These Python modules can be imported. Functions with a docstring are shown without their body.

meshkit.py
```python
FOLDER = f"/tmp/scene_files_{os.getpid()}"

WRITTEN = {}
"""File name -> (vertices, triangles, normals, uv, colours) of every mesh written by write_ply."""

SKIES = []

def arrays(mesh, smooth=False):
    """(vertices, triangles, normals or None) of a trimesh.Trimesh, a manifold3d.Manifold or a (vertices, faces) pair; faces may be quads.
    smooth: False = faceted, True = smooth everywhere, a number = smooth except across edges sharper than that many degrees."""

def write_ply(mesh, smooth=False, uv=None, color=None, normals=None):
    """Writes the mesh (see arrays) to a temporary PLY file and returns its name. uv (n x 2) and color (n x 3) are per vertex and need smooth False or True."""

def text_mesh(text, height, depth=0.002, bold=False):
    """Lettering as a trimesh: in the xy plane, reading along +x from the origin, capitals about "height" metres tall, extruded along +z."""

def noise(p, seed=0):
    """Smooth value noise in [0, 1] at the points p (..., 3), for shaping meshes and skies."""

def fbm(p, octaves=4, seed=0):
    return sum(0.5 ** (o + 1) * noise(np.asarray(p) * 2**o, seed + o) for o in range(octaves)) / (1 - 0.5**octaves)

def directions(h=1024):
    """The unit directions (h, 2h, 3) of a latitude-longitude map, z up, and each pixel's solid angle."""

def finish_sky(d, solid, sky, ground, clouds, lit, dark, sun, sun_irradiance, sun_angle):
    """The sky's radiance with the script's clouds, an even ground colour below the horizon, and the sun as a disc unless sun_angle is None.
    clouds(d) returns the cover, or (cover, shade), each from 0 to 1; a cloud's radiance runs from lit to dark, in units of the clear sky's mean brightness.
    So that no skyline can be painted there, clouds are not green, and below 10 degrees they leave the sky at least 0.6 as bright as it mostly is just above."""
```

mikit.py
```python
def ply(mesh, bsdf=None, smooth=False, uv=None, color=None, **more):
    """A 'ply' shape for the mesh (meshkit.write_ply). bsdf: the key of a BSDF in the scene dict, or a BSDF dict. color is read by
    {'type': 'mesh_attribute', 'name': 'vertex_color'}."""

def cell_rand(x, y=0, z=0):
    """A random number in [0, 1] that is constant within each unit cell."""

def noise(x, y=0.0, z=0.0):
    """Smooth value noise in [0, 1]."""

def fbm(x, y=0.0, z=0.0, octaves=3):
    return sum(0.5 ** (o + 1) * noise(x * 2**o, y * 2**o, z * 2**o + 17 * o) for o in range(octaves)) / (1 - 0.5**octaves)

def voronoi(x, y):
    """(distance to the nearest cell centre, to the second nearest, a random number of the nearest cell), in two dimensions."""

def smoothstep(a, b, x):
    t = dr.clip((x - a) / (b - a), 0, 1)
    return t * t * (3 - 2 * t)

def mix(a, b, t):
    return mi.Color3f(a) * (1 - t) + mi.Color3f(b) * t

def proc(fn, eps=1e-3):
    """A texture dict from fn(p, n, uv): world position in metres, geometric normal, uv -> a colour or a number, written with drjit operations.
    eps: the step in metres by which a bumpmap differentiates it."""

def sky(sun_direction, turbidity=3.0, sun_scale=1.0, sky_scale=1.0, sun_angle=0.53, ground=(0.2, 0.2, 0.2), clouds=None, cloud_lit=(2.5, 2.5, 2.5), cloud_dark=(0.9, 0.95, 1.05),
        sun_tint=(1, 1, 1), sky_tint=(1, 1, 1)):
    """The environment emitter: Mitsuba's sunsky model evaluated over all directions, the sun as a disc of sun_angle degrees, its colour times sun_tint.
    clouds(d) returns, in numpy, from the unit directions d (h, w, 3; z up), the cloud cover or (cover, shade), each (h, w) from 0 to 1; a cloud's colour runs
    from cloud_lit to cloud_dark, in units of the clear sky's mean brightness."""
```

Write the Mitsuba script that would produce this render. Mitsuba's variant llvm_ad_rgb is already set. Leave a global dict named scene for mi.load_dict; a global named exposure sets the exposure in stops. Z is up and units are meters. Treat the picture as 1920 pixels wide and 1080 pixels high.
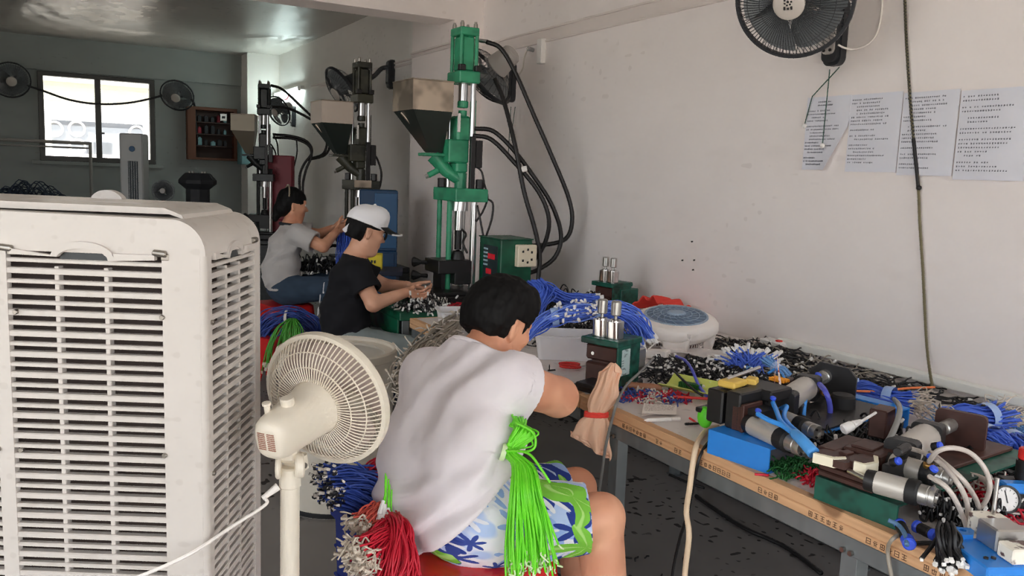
import math, random
import numpy as np
import trimesh, manifold3d
from shapely import geometry as sg
import drjit as dr
import mitsuba as mi
import mikit, meshkit
from mikit import proc, noise as pn, fbm as pfbm, smoothstep, mix
rng = np.random.default_rng(7)
random.seed(7)
T4 = mi.ScalarTransform4f
scene, labels = {}, {}
# ---------------------------------------------------------------- camera, sky, exposure
CAM_H, YAW, PITCH, ROLL, FOCAL = 1.42, .506, -.135, .0388, 1560.0
_f = np.array([math.sin(YAW) * math.cos(PITCH), math.cos(YAW) * math.cos(PITCH), math.sin(PITCH)])
_r = np.cross(_f, [0, 0, 1]); _r /= np.linalg.norm(_r)
_u = np.cross(_r, _f)
CR, CU, CF = math.cos(ROLL) * _r + math.sin(ROLL) * _u, -math.sin(ROLL) * _r + math.cos(ROLL) * _u, _f
scene['camera'] = {'type': 'perspective', 'fov_axis': 'x', 'fov': math.degrees(2 * math.atan(960 / FOCAL)),
                   'near_clip': .05, 'far_clip': 200.0,
                   'to_world': T4().look_at(origin=[0, 0, CAM_H], target=[float(x) for x in CF + [0, 0, CAM_H]], up=[float(x) for x in CU])}
def _clouds(d):
    n = meshkit.fbm(d * 3.0, 4, 3)
    return np.clip(.82 + .5 * (n - .5), 0, 1), np.clip((n - .45) * .8, 0, .5)
scene['sky'] = mikit.sky([-.35, -.25, .9], turbidity=4, sun_scale=.8, sun_tint=(.88, 1.0, 1.14), clouds=_clouds, ground=(.31, .30, .29),
                         cloud_lit=(1.82, 1.86, 1.88), cloud_dark=(1.18, 1.2, 1.22), sky_tint=(1.1, 1.02, .92))
exposure = 3.92

# ---------------------------------------------------------------- mesh helpers: a mesh is (vertices, triangles)
A = np.array
def J(*ms):
    vs, fs, n = [], [], 0
    for m in ms:
        if m is None: continue
        v, f = m
        vs.append(np.asarray(v, float)); fs.append(np.asarray(f, int) + n); n += len(v)
    return np.vstack(vs), np.vstack(fs)
def tm(m): return A(m.vertices), A(m.faces)
def mf(m):
    q = m.to_mesh(); return A(q.vert_properties[:, :3], float), A(q.tri_verts, int)
def to_man(m): return manifold3d.Manifold(manifold3d.Mesh(np.ascontiguousarray(m[0], np.float32), np.ascontiguousarray(m[1], np.uint32)))
def unit(a): a = np.asarray(a, float); return a / max(np.linalg.norm(a), 1e-12)
def frame(o, x=None, y=None, z=None):
    """4x4 with the given axes (two given, the third made up)."""
    if z is None and x is not None and y is not None: x = unit(x); z = unit(np.cross(x, y)); y = np.cross(z, x)
    elif x is not None and z is not None: z = unit(z); y = unit(np.cross(z, x)); x = np.cross(y, z)
    elif y is not None and z is not None: z = unit(z); x = unit(np.cross(y, z)); y = np.cross(z, x)
    else:
        z = unit(z); x = unit(np.cross([0, 0, 1] if abs(z[2]) < .9 else [1, 0, 0], z)); y = np.cross(z, x)
    m = np.eye(4); m[:3, 0], m[:3, 1], m[:3, 2], m[:3, 3] = x, y, z, o
    return m
def rotm(axis, deg, o=(0, 0, 0)): return trimesh.transformations.rotation_matrix(math.radians(deg), axis, o)
def trans(*o): m = np.eye(4); m[:3, 3] = o; return m
def X(m, M):
    v, f = m
    return np.asarray(v) @ M[:3, :3].T + M[:3, 3], (f if np.linalg.det(M[:3, :3]) > 0 else np.asarray(f)[:, ::-1])
def hull(pts): return mf(manifold3d.Manifold.hull_points(np.asarray(pts, float)))
def box(c, s, b=0.0, M=None):
    """box with centre c and full size s, edges chamfered by b"""
    h = np.asarray(s, float) / 2
    b = min(b, .45 * float(min(h)) * 2 / 2)
    if b <= 0:
        v = A([[x, y, z] for x in (-1, 1) for y in (-1, 1) for z in (-1, 1)], float) * h
        f = A([[0, 1, 3], [0, 3, 2], [4, 6, 7], [4, 7, 5], [0, 4, 5], [0, 5, 1], [2, 3, 7], [2, 7, 6], [0, 2, 6], [0, 6, 4], [1, 5, 7], [1, 7, 3]])
    else:
        p = []
        for sx in (-1, 1):
            for sy in (-1, 1):
                for sz in (-1, 1):
                    for k in range(3):
                        q = A([sx, sy, sz]) * (h - b); q[k] = (sx, sy, sz)[k] * h[k]; p.append(q)
        v, f = hull(p)
    v = v + np.asarray(c, float)
    return (v, f) if M is None else X((v, f), M)
def bx(x0, x1, y0, y1, z0, z1, b=0.0): return box(((x0 + x1) / 2, (y0 + y1) / 2, (z0 + z1) / 2), (abs(x1 - x0), abs(y1 - y0), abs(z1 - z0)), b)
def lathe(prof, n=32, M=None, a0=0, a1=360):
    """profile [(r, z)] turned about z; closed to the axis where r is 0"""
    prof = np.asarray(prof, float); full = abs(a1 - a0) >= 360
    k = n if full else n + 1
    a = np.radians(a0 + (a1 - a0) * np.arange(k) / n)
    v = np.stack([prof[:, None, 0] * np.cos(a), prof[:, None, 0] * np.sin(a), np.repeat(prof[:, 1:2], k, 1)], -1).reshape(-1, 3)
    f = []
    for i in range(len(prof) - 1):
        for j in range(n):
            j2 = (j + 1) % k if full else j + 1
            p, q, r_, s = i * k + j, i * k + j2, (i + 1) * k + j2, (i + 1) * k + j
            if prof[i, 0] > 1e-9: f.append((p, q, r_))
            if prof[i + 1, 0] > 1e-9: f.append((p, r_, s))
    m = (v, A(f))
    return m if M is None else X(m, M)
def cyl(p0, p1, r, r1=None, n=20, b=0.0):
    p0, p1 = A(p0, float), A(p1, float); L = np.linalg.norm(p1 - p0); r1 = r if r1 is None else r1
    b = min(b, .4 * L, .5 * min(r, r1))
    pr = [(0, 0), (r, 0), (r1, L), (0, L)] if b <= 0 else [(0, 0), (r - b, 0), (r, b), (r1, L - b), (r1 - b, L), (0, L)]
    return lathe(pr, n, frame(p0, z=p1 - p0))
def spline(pts, n=8):
    """Catmull-Rom through the points, n steps per span"""
    p = np.asarray(pts, float)
    if len(p) < 3: return np.array([p[0] + (p[-1] - p[0]) * t for t in np.linspace(0, 1, n + 1)])
    q = np.vstack([2 * p[0] - p[1], p, 2 * p[-1] - p[-2]]); out = []
    t = np.linspace(0, 1, n, endpoint=False)[:, None]
    for i in range(1, len(q) - 2):
        a, b, c, d = q[i - 1], q[i], q[i + 1], q[i + 2]
        out.append(.5 * (2 * b + (c - a) * t + (2 * a - 5 * b + 4 * c - d) * t ** 2 + (3 * b - a - 3 * c + d) * t ** 3))
    return np.vstack(out + [p[-1:]])
def tube(path, r, n=6, closed=False, flat=1.0):
    """swept round section along the path (r a number or one per point), ends capped"""
    p = np.asarray(path, float); k = len(p)
    t = np.gradient(p, axis=0) if not closed else np.roll(p, -1, 0) - np.roll(p, 1, 0)
    t /= np.maximum(np.linalg.norm(t, axis=1, keepdims=True), 1e-12)
    u = np.zeros_like(p)
    u0 = np.cross(t[0], [0, 0, 1] if abs(t[0][2]) < .9 else [1, 0, 0]); u[0] = unit(u0)
    for i in range(1, k):
        w = u[i - 1] - t[i] * (u[i - 1] @ t[i]); u[i] = w / max(np.linalg.norm(w), 1e-12)
    w = np.cross(t, u)
    a = np.arange(n) * 2 * np.pi / n
    r = np.broadcast_to(np.asarray(r, float), (k,))
    v = (p[:, None] + r[:, None, None] * (np.cos(a)[None, :, None] * u[:, None] + flat * np.sin(a)[None, :, None] * w[:, None])).reshape(-1, 3)
    i = np.arange(k if closed else k - 1)[:, None] * n; i2 = (np.arange(k if closed else k - 1)[:, None] + 1) % k * n
    j = np.arange(n)[None]; j2 = (j + 1) % n
    f = np.concatenate([np.stack([i + j, i + j2, i2 + j2], -1).reshape(-1, 3), np.stack([i + j, i2 + j2, i2 + j], -1).reshape(-1, 3)])
    if not closed:
        c0 = [[0, q + 1, q] for q in range(1, n - 1)]; e = (k - 1) * n
        f = np.vstack([f, c0, [[e, e + q, e + q + 1] for q in range(1, n - 1)]])
    return v, f
def extr(poly, h, M=None):
    """polygon (list of points or shapely) raised by h along z"""
    g = poly if hasattr(poly, 'exterior') else sg.Polygon(poly)
    m = tm(trimesh.creation.extrude_polygon(sg.polygon.orient(g), h, engine='earcut'))
    return m if M is None else X(m, M)
def rrect(w, h, r, n=5):
    p = []
    for cx, cy, a in ((w / 2 - r, h / 2 - r, 0), (-w / 2 + r, h / 2 - r, 90), (-w / 2 + r, -h / 2 + r, 180), (w / 2 - r, -h / 2 + r, 270)):
        for k in range(n + 1):
            t = math.radians(a + 90 * k / n); p.append((cx + r * math.cos(t), cy + r * math.sin(t)))
    return p
def loft(rings, cap=True):
    """rings of equal length joined one after another"""
    k = len(rings[0]); v = np.vstack(rings); f = []
    for i in range(len(rings) - 1):
        for j in range(k):
            p, q = i * k + j, i * k + (j + 1) % k
            f += [(p, q, q + k), (p, q + k, p + k)]
    if cap:
        e = (len(rings) - 1) * k
        f += [(0, j + 1, j) for j in range(1, k - 1)] + [(e, e + j, e + j + 1) for j in range(1, k - 1)]
    return v, A(f)
def ball(c, r, n=2):
    m = trimesh.creation.icosphere(n); return A(m.vertices) * np.asarray(r) + c, A(m.faces)
def grid(fn, nu, nv):
    """sheet from fn(u, v) -> points, u and v in 0..1"""
    u, v = np.meshgrid(np.linspace(0, 1, nu + 1), np.linspace(0, 1, nv + 1), indexing='ij')
    p = np.asarray(fn(u, v)); p = np.moveaxis(p, 0, -1).reshape(-1, 3) if p.shape[0] == 3 else p.reshape(-1, 3)
    i, j = np.meshgrid(np.arange(nu), np.arange(nv), indexing='ij'); a = (i * (nv + 1) + j).ravel()
    return p, np.vstack([np.stack([a, a + nv + 1, a + nv + 2], 1), np.stack([a, a + nv + 2, a + 1], 1)])
def thick(m, t):
    """closed solid from an open sheet"""
    v, f = m
    n = np.zeros_like(v); fn = np.cross(v[f[:, 1]] - v[f[:, 0]], v[f[:, 2]] - v[f[:, 0]])
    for k in range(3): np.add.at(n, f[:, k], fn)
    n /= np.maximum(np.linalg.norm(n, axis=1, keepdims=True), 1e-12)
    e = np.sort(np.vstack([f[:, [0, 1]], f[:, [1, 2]], f[:, [2, 0]]]), 1); d = np.vstack([f[:, [0, 1]], f[:, [1, 2]], f[:, [2, 0]]])
    _, inv, cnt = np.unique(e, axis=0, return_inverse=True, return_counts=True)
    b = d[cnt[inv.ravel()] == 1]; k = len(v)
    side = np.vstack([np.stack([b[:, 0], b[:, 0] + k, b[:, 1] + k], 1), np.stack([b[:, 0], b[:, 1] + k, b[:, 1]], 1)])
    return np.vstack([v + n * t / 2, v - n * t / 2]), np.vstack([f, f[:, ::-1] + k, side])

# ---------------------------------------------------------------- naming
_used = set()
def nk(k):
    if k not in _used: _used.add(k); return k
    i = 1
    while f'{k}_{i:03d}' in _used: i += 1
    _used.add(f'{k}_{i:03d}'); return f'{k}_{i:03d}'
class Kit:
    """the parts of one thing, in its own coordinates; put() places a copy"""
    def __init__(s): s.parts, s.names = [], set()
    def p(s, rel, mesh, mat, smooth=30, label=None, kind=None):
        n, i = rel, 1
        while n in s.names: n = f'{rel}_{i:03d}'; i += 1
        s.names.add(n)
        d = mesh if isinstance(mesh, dict) else mikit.ply(mesh, mat, smooth=smooth)
        s.parts.append((n, d, label, kind)); return n
    def put(s, name, label=None, cat=None, group=None, M=None, kind=None, relabel=None):
        key = nk(name)
        e = {}
        if label: e['label'] = label
        if cat: e['category'] = cat
        if group: e['group'] = group
        if kind: e['kind'] = kind
        labels[key] = e
        for n, d, lab, kd in s.parts:
            k = key + '__' + n if n else key
            lab = (relabel or {}).get(n, lab)
            scene[k] = d if M is None else {**d, 'to_world': T4(M.tolist())}
            if n and (lab or kd): labels[k] = {**({'label': lab} if lab else {}), **({'kind': kd} if kd else {})}
        return key
def solo(name, mesh, mat, label, cat, group=None, smooth=30, kind=None, M=None):
    k = Kit(); k.p('', mesh, mat, smooth); return k.put(name, label, cat, group, M, kind)
def struct(name, mesh, mat, smooth=False, label=None, cat=None):
    k = Kit(); k.p('', mesh, mat, smooth); return k.put(name, label, cat, kind='structure')
def part(parent, name, mesh, mat, smooth=30, label=None, kind=None):
    k = nk(parent + '__' + name)
    scene[k] = mikit.ply(mesh, mat, smooth=smooth)
    if label or kind: labels[k] = {**({'label': label} if label else {}), **({'kind': kind} if kind else {})}
    return k

# ---------------------------------------------------------------- materials
def lin(c):
    if isinstance(c, str): c = tuple(int(c[i:i + 2], 16) for i in (0, 2, 4))
    c = A(c, float) / 255
    return np.where(c < .04045, c / 12.92, ((c + .055) / 1.055) ** 2.4)
def rgb(c): return {'type': 'rgb', 'value': [float(x) for x in lin(c)]}
def mat(name, c, rough=.5, metal=0.0, spec=.5, bump=None, **kw):
    b = {'type': 'principled', 'base_color': c if isinstance(c, dict) else rgb(c), 'roughness': rough, 'metallic': metal, 'specular': spec, **kw}
    if bump is not None: b = {'type': 'bumpmap', 'arbitrary': bump[0], 'scale': bump[1], 'bsdf': b}
    scene[name] = {'type': 'twosided', 'bsdf': b}
    return name
def C3(c): return [float(x) for x in lin(c)]

def _plaster(a, b, dirt, zs=0):
    a, b, d = C3(a), C3(b), C3(dirt)
    def fn(p, n, uv):
        t = pfbm(p.x * 1.3, p.y * 1.3, p.z * 1.3, 3)
        s = smoothstep(.62, .8, pfbm(p.x * 5 + 7, p.y * 5, p.z * 9, 3)) * .25
        sm = smoothstep(.78, .84, pn(p.x * 26, p.y * 26, p.z * 30)) * smoothstep(.55, .75, pn(p.x * 2 + 3, p.y * 2.2, p.z * 2)) * .5
        return mix(mix(a, b, t), d, dr.maximum(s * .3, sm * .5))
    return proc(fn)
# ---------------------------------------------------------------- the setting
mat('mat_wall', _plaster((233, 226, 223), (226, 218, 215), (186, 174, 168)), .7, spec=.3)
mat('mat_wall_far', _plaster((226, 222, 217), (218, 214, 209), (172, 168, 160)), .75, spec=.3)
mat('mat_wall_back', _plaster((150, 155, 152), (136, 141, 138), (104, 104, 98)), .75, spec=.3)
mat('mat_beam', _plaster((234, 225, 221), (226, 216, 212), (200, 186, 178)), .7, spec=.3)
def _ceil_bump(p, n, uv):
    w = smoothstep(.35, .6, pfbm(p.x * .8 + 2, p.y * .8, 0, 2))
    return (pfbm(p.x * 3.2, p.y * 1.6, 1.0, 3) * (.4 + w) + .25 * pn(p.x * 9, p.y * 4, 2.0) * w)
_ceil_base = _plaster((176, 170, 163), (160, 156, 150), (128, 118, 108))
_cf = mikit._FUNCTIONS[_ceil_base['fn']]
def _ceil_fn(p, n, uv):      # water stain with flaking paint, its pale tone also painting the window's reflection
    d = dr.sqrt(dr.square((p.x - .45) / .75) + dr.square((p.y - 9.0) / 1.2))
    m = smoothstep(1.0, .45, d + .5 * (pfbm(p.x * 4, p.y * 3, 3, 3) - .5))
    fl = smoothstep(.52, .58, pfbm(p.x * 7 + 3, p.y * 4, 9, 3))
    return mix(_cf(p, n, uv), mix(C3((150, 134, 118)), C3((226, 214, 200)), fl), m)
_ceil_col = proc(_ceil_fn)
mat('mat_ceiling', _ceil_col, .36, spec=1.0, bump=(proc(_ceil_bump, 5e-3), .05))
def _floor_col(p, n, uv):
    t = pfbm(p.x * 2.1, p.y * 2.1, 0, 4)
    sp = smoothstep(.80, .86, pn(p.x * 38, p.y * 38, 0)) * smoothstep(.45, .7, pn(p.x * 3, p.y * 3, 5))
    return mix(mix(C3((134, 130, 127)), C3((112, 109, 107)), t), C3((26, 25, 25)), sp * .9)
mat('mat_floor', proc(_floor_col), .6, spec=.4)
mat('mat_ground', (150, 146, 140), .8)
mat('mat_trim', (214, 204, 199), .55)
mat('mat_pipe_white', (226, 226, 220), .4)
mat('mat_window_frame', (74, 74, 72), .45, .3)
mat('mat_skirt', (52, 52, 52), .7)
scene['mat_glass'] = {'type': 'thindielectric', 'int_ior': 1.5}

WX, FX, BY, CZ = 2.68, 2.62, 11.6, 2.83
struct('floor', bx(-3.4, 2.85, -1.6, 11.8, -.12, 0), 'mat_floor', label='dark grey concrete floor littered with wire scraps')
struct('ground_outside', bx(-14, 14, -16, -1.6, -.14, -.02), 'mat_ground')
struct('ceiling', bx(-3.4, 2.85, -1.6, 11.8, CZ, CZ + .15), 'mat_ceiling', label='grey ceiling with a stained patch and painted window sheen near the back window')
struct('wall_right', bx(WX, WX + .17, -1.6, 5.5, 0, CZ), 'mat_wall', label='white plastered wall with scuffs beside the workbench')
struct('pillar', bx(2.46, WX + .17, 5.4, 6.17, 0, CZ), 'mat_beam', label='white wall pillar behind the green press')
struct('beam', bx(-3.4, 2.85, 5.4, 5.66, 2.46, CZ + .01), 'mat_beam', label='white ceiling beam across the room')
struct('wall_right_rear', bx(FX, WX + .17, 6.1, 11.8, 0, CZ), 'mat_wall_far')
struct('wall_left', bx(-3.55, -3.4, 3.4, 11.8, 0, CZ), 'mat_wall_far')  # unseen; near end left open so side daylight reaches the right wall
struct('added_wall_front', J(bx(-3.4, 2.85, -1.6, -1.45, 2.25, CZ), bx(-3.4, -1.9, -1.6, -1.45, 0, 2.25)), 'mat_wall')  # unseen lintel and left wall piece, added to cut the frontal daylight
wx0, wx1, wz0, wz1 = -.09, 1.135, 1.405, 2.40
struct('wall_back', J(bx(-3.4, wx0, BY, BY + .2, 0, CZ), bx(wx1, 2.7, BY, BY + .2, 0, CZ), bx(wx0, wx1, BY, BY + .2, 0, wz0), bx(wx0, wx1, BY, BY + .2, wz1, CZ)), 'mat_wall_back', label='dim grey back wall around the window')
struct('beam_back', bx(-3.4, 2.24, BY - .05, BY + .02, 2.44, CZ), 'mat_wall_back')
struct('pillar_back', bx(2.22, FX + .02, BY - .42, BY + .02, 0, CZ), 'mat_wall_far')
# window with two sliding panes
w = Kit()
fy = BY + .05
w.p('frame', J(bx(wx0 - .03, wx0 + .03, fy - .07, fy + .05, wz0 - .03, wz1 + .03, .005), bx(wx1 - .03, wx1 + .03, fy - .07, fy + .05, wz0 - .03, wz1 + .03, .005),
               bx(wx0, wx1, fy - .07, fy + .05, wz1 - .02, wz1 + .03, .005), bx(wx0, wx1, fy - .07, fy + .05, wz0 - .03, wz0 + .03, .005)), 'mat_window_frame')
w.p('mullion', bx(.49, .555, fy - .04, fy + .03, wz0, wz1, .006), 'mat_window_frame')
w.p('pane', bx(wx0 + .02, .5, fy + .0, fy + .004, wz0 + .02, wz1 - .02), 'mat_glass', False)
w.p('pane', bx(.54, wx1 - .02, fy + .02, fy + .024, wz0 + .02, wz1 - .02), 'mat_glass', False)
w.p('latch', J(box((.535, fy - .045, 1.70), (.02, .02, .09), .003), box((.56, fy - .055, 1.735), (.05, .012, .02), .003)), 'mat_window_frame')
w.put('window_1', 'bright two-pane sliding window with dark metal frame in the back wall', kind='structure')
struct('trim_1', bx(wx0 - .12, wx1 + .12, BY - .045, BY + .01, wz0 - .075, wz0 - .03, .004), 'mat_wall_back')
# surface trunking on the right wall, near part, pillar and far part
def band(y0, y1, z0, z1, x): return bx(x - .012, x + .003, y0, y1, z0, z1, .003)
struct('trim_2', J(bx(WX - .014, WX + .002, -1.6, 5.398, 2.305, 2.318, .002), bx(WX - .01, WX + .002, -1.6, 5.398, 2.232, 2.245, .002), bx(WX - .006, WX + .002, -1.6, 5.398, 2.24, 2.31)), 'mat_trim', label='flat cable trunking along the white wall')
struct('trim_3', J(bx(2.446, 2.462, 5.40, 6.17, 2.305, 2.32, .002), bx(2.45, 2.462, 5.40, 6.17, 2.28, 2.3, .002)), 'mat_trim')
struct('trim_4', J(bx(FX - .012, FX + .002, 6.17, 9.6, 2.325, 2.34, .002), bx(FX - .008, FX + .002, 6.17, 9.3, 2.29, 2.31, .002)), 'mat_trim')
struct('baseboard_right', J(bx(WX - .012, WX + .002, -1.6, 5.4, 0, .09)), 'mat_skirt')
# ---------------------------------------------------------------- air cooler, own axes: x to the right of its front, y to its back
COOL = np.eye(4); COOL[:3, 0] = [math.cos(YAW), -math.sin(YAW), 0]; COOL[:3, 1] = [math.sin(YAW), math.cos(YAW), 0]
def _cream(p, n, uv):
    t = pfbm(p.x * 6, p.y * 6, p.z * 6, 3)
    return mix(mix(C3((198, 191, 185)), C3((190, 183, 176)), t), C3((164, 154, 144)), smoothstep(.74, .86, pn(p.x * 60, p.y * 60, p.z * 60)) * .2)
mat('mat_cooler', proc(_cream), .33, spec=.5)
mat('mat_pad', (62, 52, 48), .9)
mat('mat_dark_plastic', (44, 48, 50), .45)
mat('mat_chrome', (205, 205, 205), .18, 1.0)
mat('mat_screw', (150, 145, 138), .3, 1.0)
mat('mat_cream_fan', (214, 205, 189), .35, spec=.5)
mat('mat_cream_fan_wire', (212, 202, 185), .4)
mat('mat_blade_smoke', (176, 160, 152), .3)
mat('mat_cord_white', (226, 220, 214), .5)
def build_cooler():
    k = Kit()
    xr, xl, y0, y1, ztop = -.532, -1.50, 1.43, 1.74, 1.32
    gz0, gz1 = .40, 1.258
    panels = [(-.878, -.608), (-1.185, -.905), (-1.48, -1.21)]
    # hood
    prof = sg.Polygon([(xl, 1.262), (xr, 1.262), (xr, ztop - .06)] + [(xr - .06 + .06 * math.cos(a), ztop - .058 + .06 * math.sin(a)) for a in np.linspace(.1, 1.45, 9)] + [(xl, ztop + .012)])
    hood = X(extr(prof, y1 - y0 - .0), frame((0, y1, 0), x=(1, 0, 0), z=(0, -1, 0)))
    fr = sg.box(xl, .05, xr - .010, 1.262)
    for a, b in panels: fr = fr.difference(sg.box(a, gz0, b, gz1))
    front = X(extr(fr, .014), frame((0, y0 + .014, 0), x=(1, 0, 0), z=(0, -1, 0)))
    sd = sg.box(y0 + .012, .05, y1, 1.262).difference(sg.box(y0 + .03, gz0, y1 - .035, gz1))
    side = X(extr(sd, .014), frame((xr - .014, 0, 0), x=(0, 1, 0), z=(1, 0, 0)))
    post = cyl((xr - .012, y0 + .012, .05), (xr - .012, y0 + .012, 1.262), .012, n=16)
    body = J(hood, front, side, post, bx(xl, xr, y1 - .014, y1, .05, 1.262), bx(xl, xl + .014, y0, y1, .05, 1.262), bx(xl, xr, y0, y1, .05, .3))
    k.p('body', body, 'mat_cooler', 25)
    lid = J(X(extr(sg.Polygon([(xl, ztop + .008), (xr - .075, ztop + .008), (xr - .05, ztop), (xr - .055, ztop + .008), (xr - .085, ztop + .019), (xl, ztop + .024)]), .26), frame((0, y1 - .015, 0), x=(1, 0, 0), z=(0, -1, 0))))
    k.p('lid', lid, 'mat_cooler', 25)
    k.p('lid_tab', X(extr(sg.Polygon([(.034 * math.cos(a), .026 * math.sin(a)) for a in np.linspace(0, math.pi, 13)]), .02), frame((-.833, y1 - .02, ztop + .012), x=(1, 0, 0), z=(0, -1, 0))), 'mat_cooler', 30)
    k.p('lid_panel', bx(-1.3, -.70, y0 + .14, y1 - .06, ztop + .010, ztop + .021, .002), 'mat_cooler', 25)
    pad = J(bx(xl + .02, xr - .04, y0 + .035, y0 + .045, .32, 1.26), bx(xr - .05, xr - .04, y0 + .03, y1 - .02, .32, 1.26))
    k.p('cooling_pad', pad, 'mat_pad', False, 'brown cooling pad behind the louvres')
    def slat(x0, x1, z, wide):
        h, d = (.0098, .015) if wide else (.0066, .011)
        pr = [(0, -h / 2), (.002, -h / 2 - .001), (d, h * .15), (d, h * .5), (.002, h / 2), (0, h / 2 - .002)]
        return X(extr([(p, q) for p, q in pr], x1 - x0), frame((x0, y0 + .001, z), x=(0, 1, 0), y=(0, 0, 1)))
    pitch = .0186
    for ip, (a, b) in enumerate(panels[:2]):
        i = 0
        z = gz1 - .016
        while z > .52:
            k.p('front_slat', slat(a - .004, b + .004, z, i % 2 == 1), 'mat_cooler', 20); z -= pitch; i += 1
        for t in (.31, .63):
            xm = a + (b - a) * t
            k.p('mullion', bx(xm - .004, xm + .004, y0 + .006, y0 + .022, gz0, gz1 - .026, .001), 'mat_cooler', 20)
        # arched handle at the top of the grille
        arch = sg.Polygon([(a + .01, 1.252), (a + (b - a) * .36, 1.250)] + [((a + b) / 2 + .045 * math.cos(t), 1.246 + .020 * math.sin(t)) for t in np.linspace(math.pi, 0, 11)] + [(b - .01, 1.250), (b - .01, 1.259), (a + (b - a) * .7, 1.259)] +
                          [((a + b) / 2 + .055 * math.cos(t), 1.250 + .028 * math.sin(t)) for t in np.linspace(0.1, math.pi - .1, 11)] + [(a + .01, 1.262)])
        k.p('grille_handle', X(extr(arch.buffer(0), .012), frame((0, y0 + .006, 0), x=(1, 0, 0), z=(0, -1, 0))), 'mat_cooler', 30)
        k.p('handle_recess', X(extr([(.044 * math.cos(t), .020 * math.sin(t)) for t in np.linspace(0, math.pi, 13)], .008), frame(((a + b) / 2, y0 + .012, 1.244), x=(1, 0, 0), z=(0, -1, 0))), 'mat_dark_plastic', 30, 'dark grip recess')
        for xx in (a + .002, b - .002): k.p('latch', J(cyl((xx - .012, y0 - .002, 1.263), (xx + .012, y0 - .002, 1.261), .006, n=12, b=.002), box((xx + .008, y0 + .001, 1.256), (.014, .006, .012), .002)), 'mat_screw')
        for zz in (1.15, .90, .62):
            for xx in (a - .006 + .02, b + .0): k.p('screw', cyl((xx, y0 - .005, zz), (xx, y0 + .004, zz), .0045, n=10, b=.001), 'mat_screw')
    # right side grille
    def sslat(z, wide):
        h, d = (.0098, .016) if wide else (.0066, .012)
        pr = [(0, -h / 2), (.002, -h / 2 - .001), (d, h * .15), (d, h * .5), (.002, h / 2), (0, h / 2 - .002)]
        return X(extr(pr, y1 - .03 - y0 - .024), frame((xr - .001, y0 + .026, z), x=(-1, 0, 0), y=(0, 0, 1)))
    z, i = gz1 - .018, 0
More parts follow.
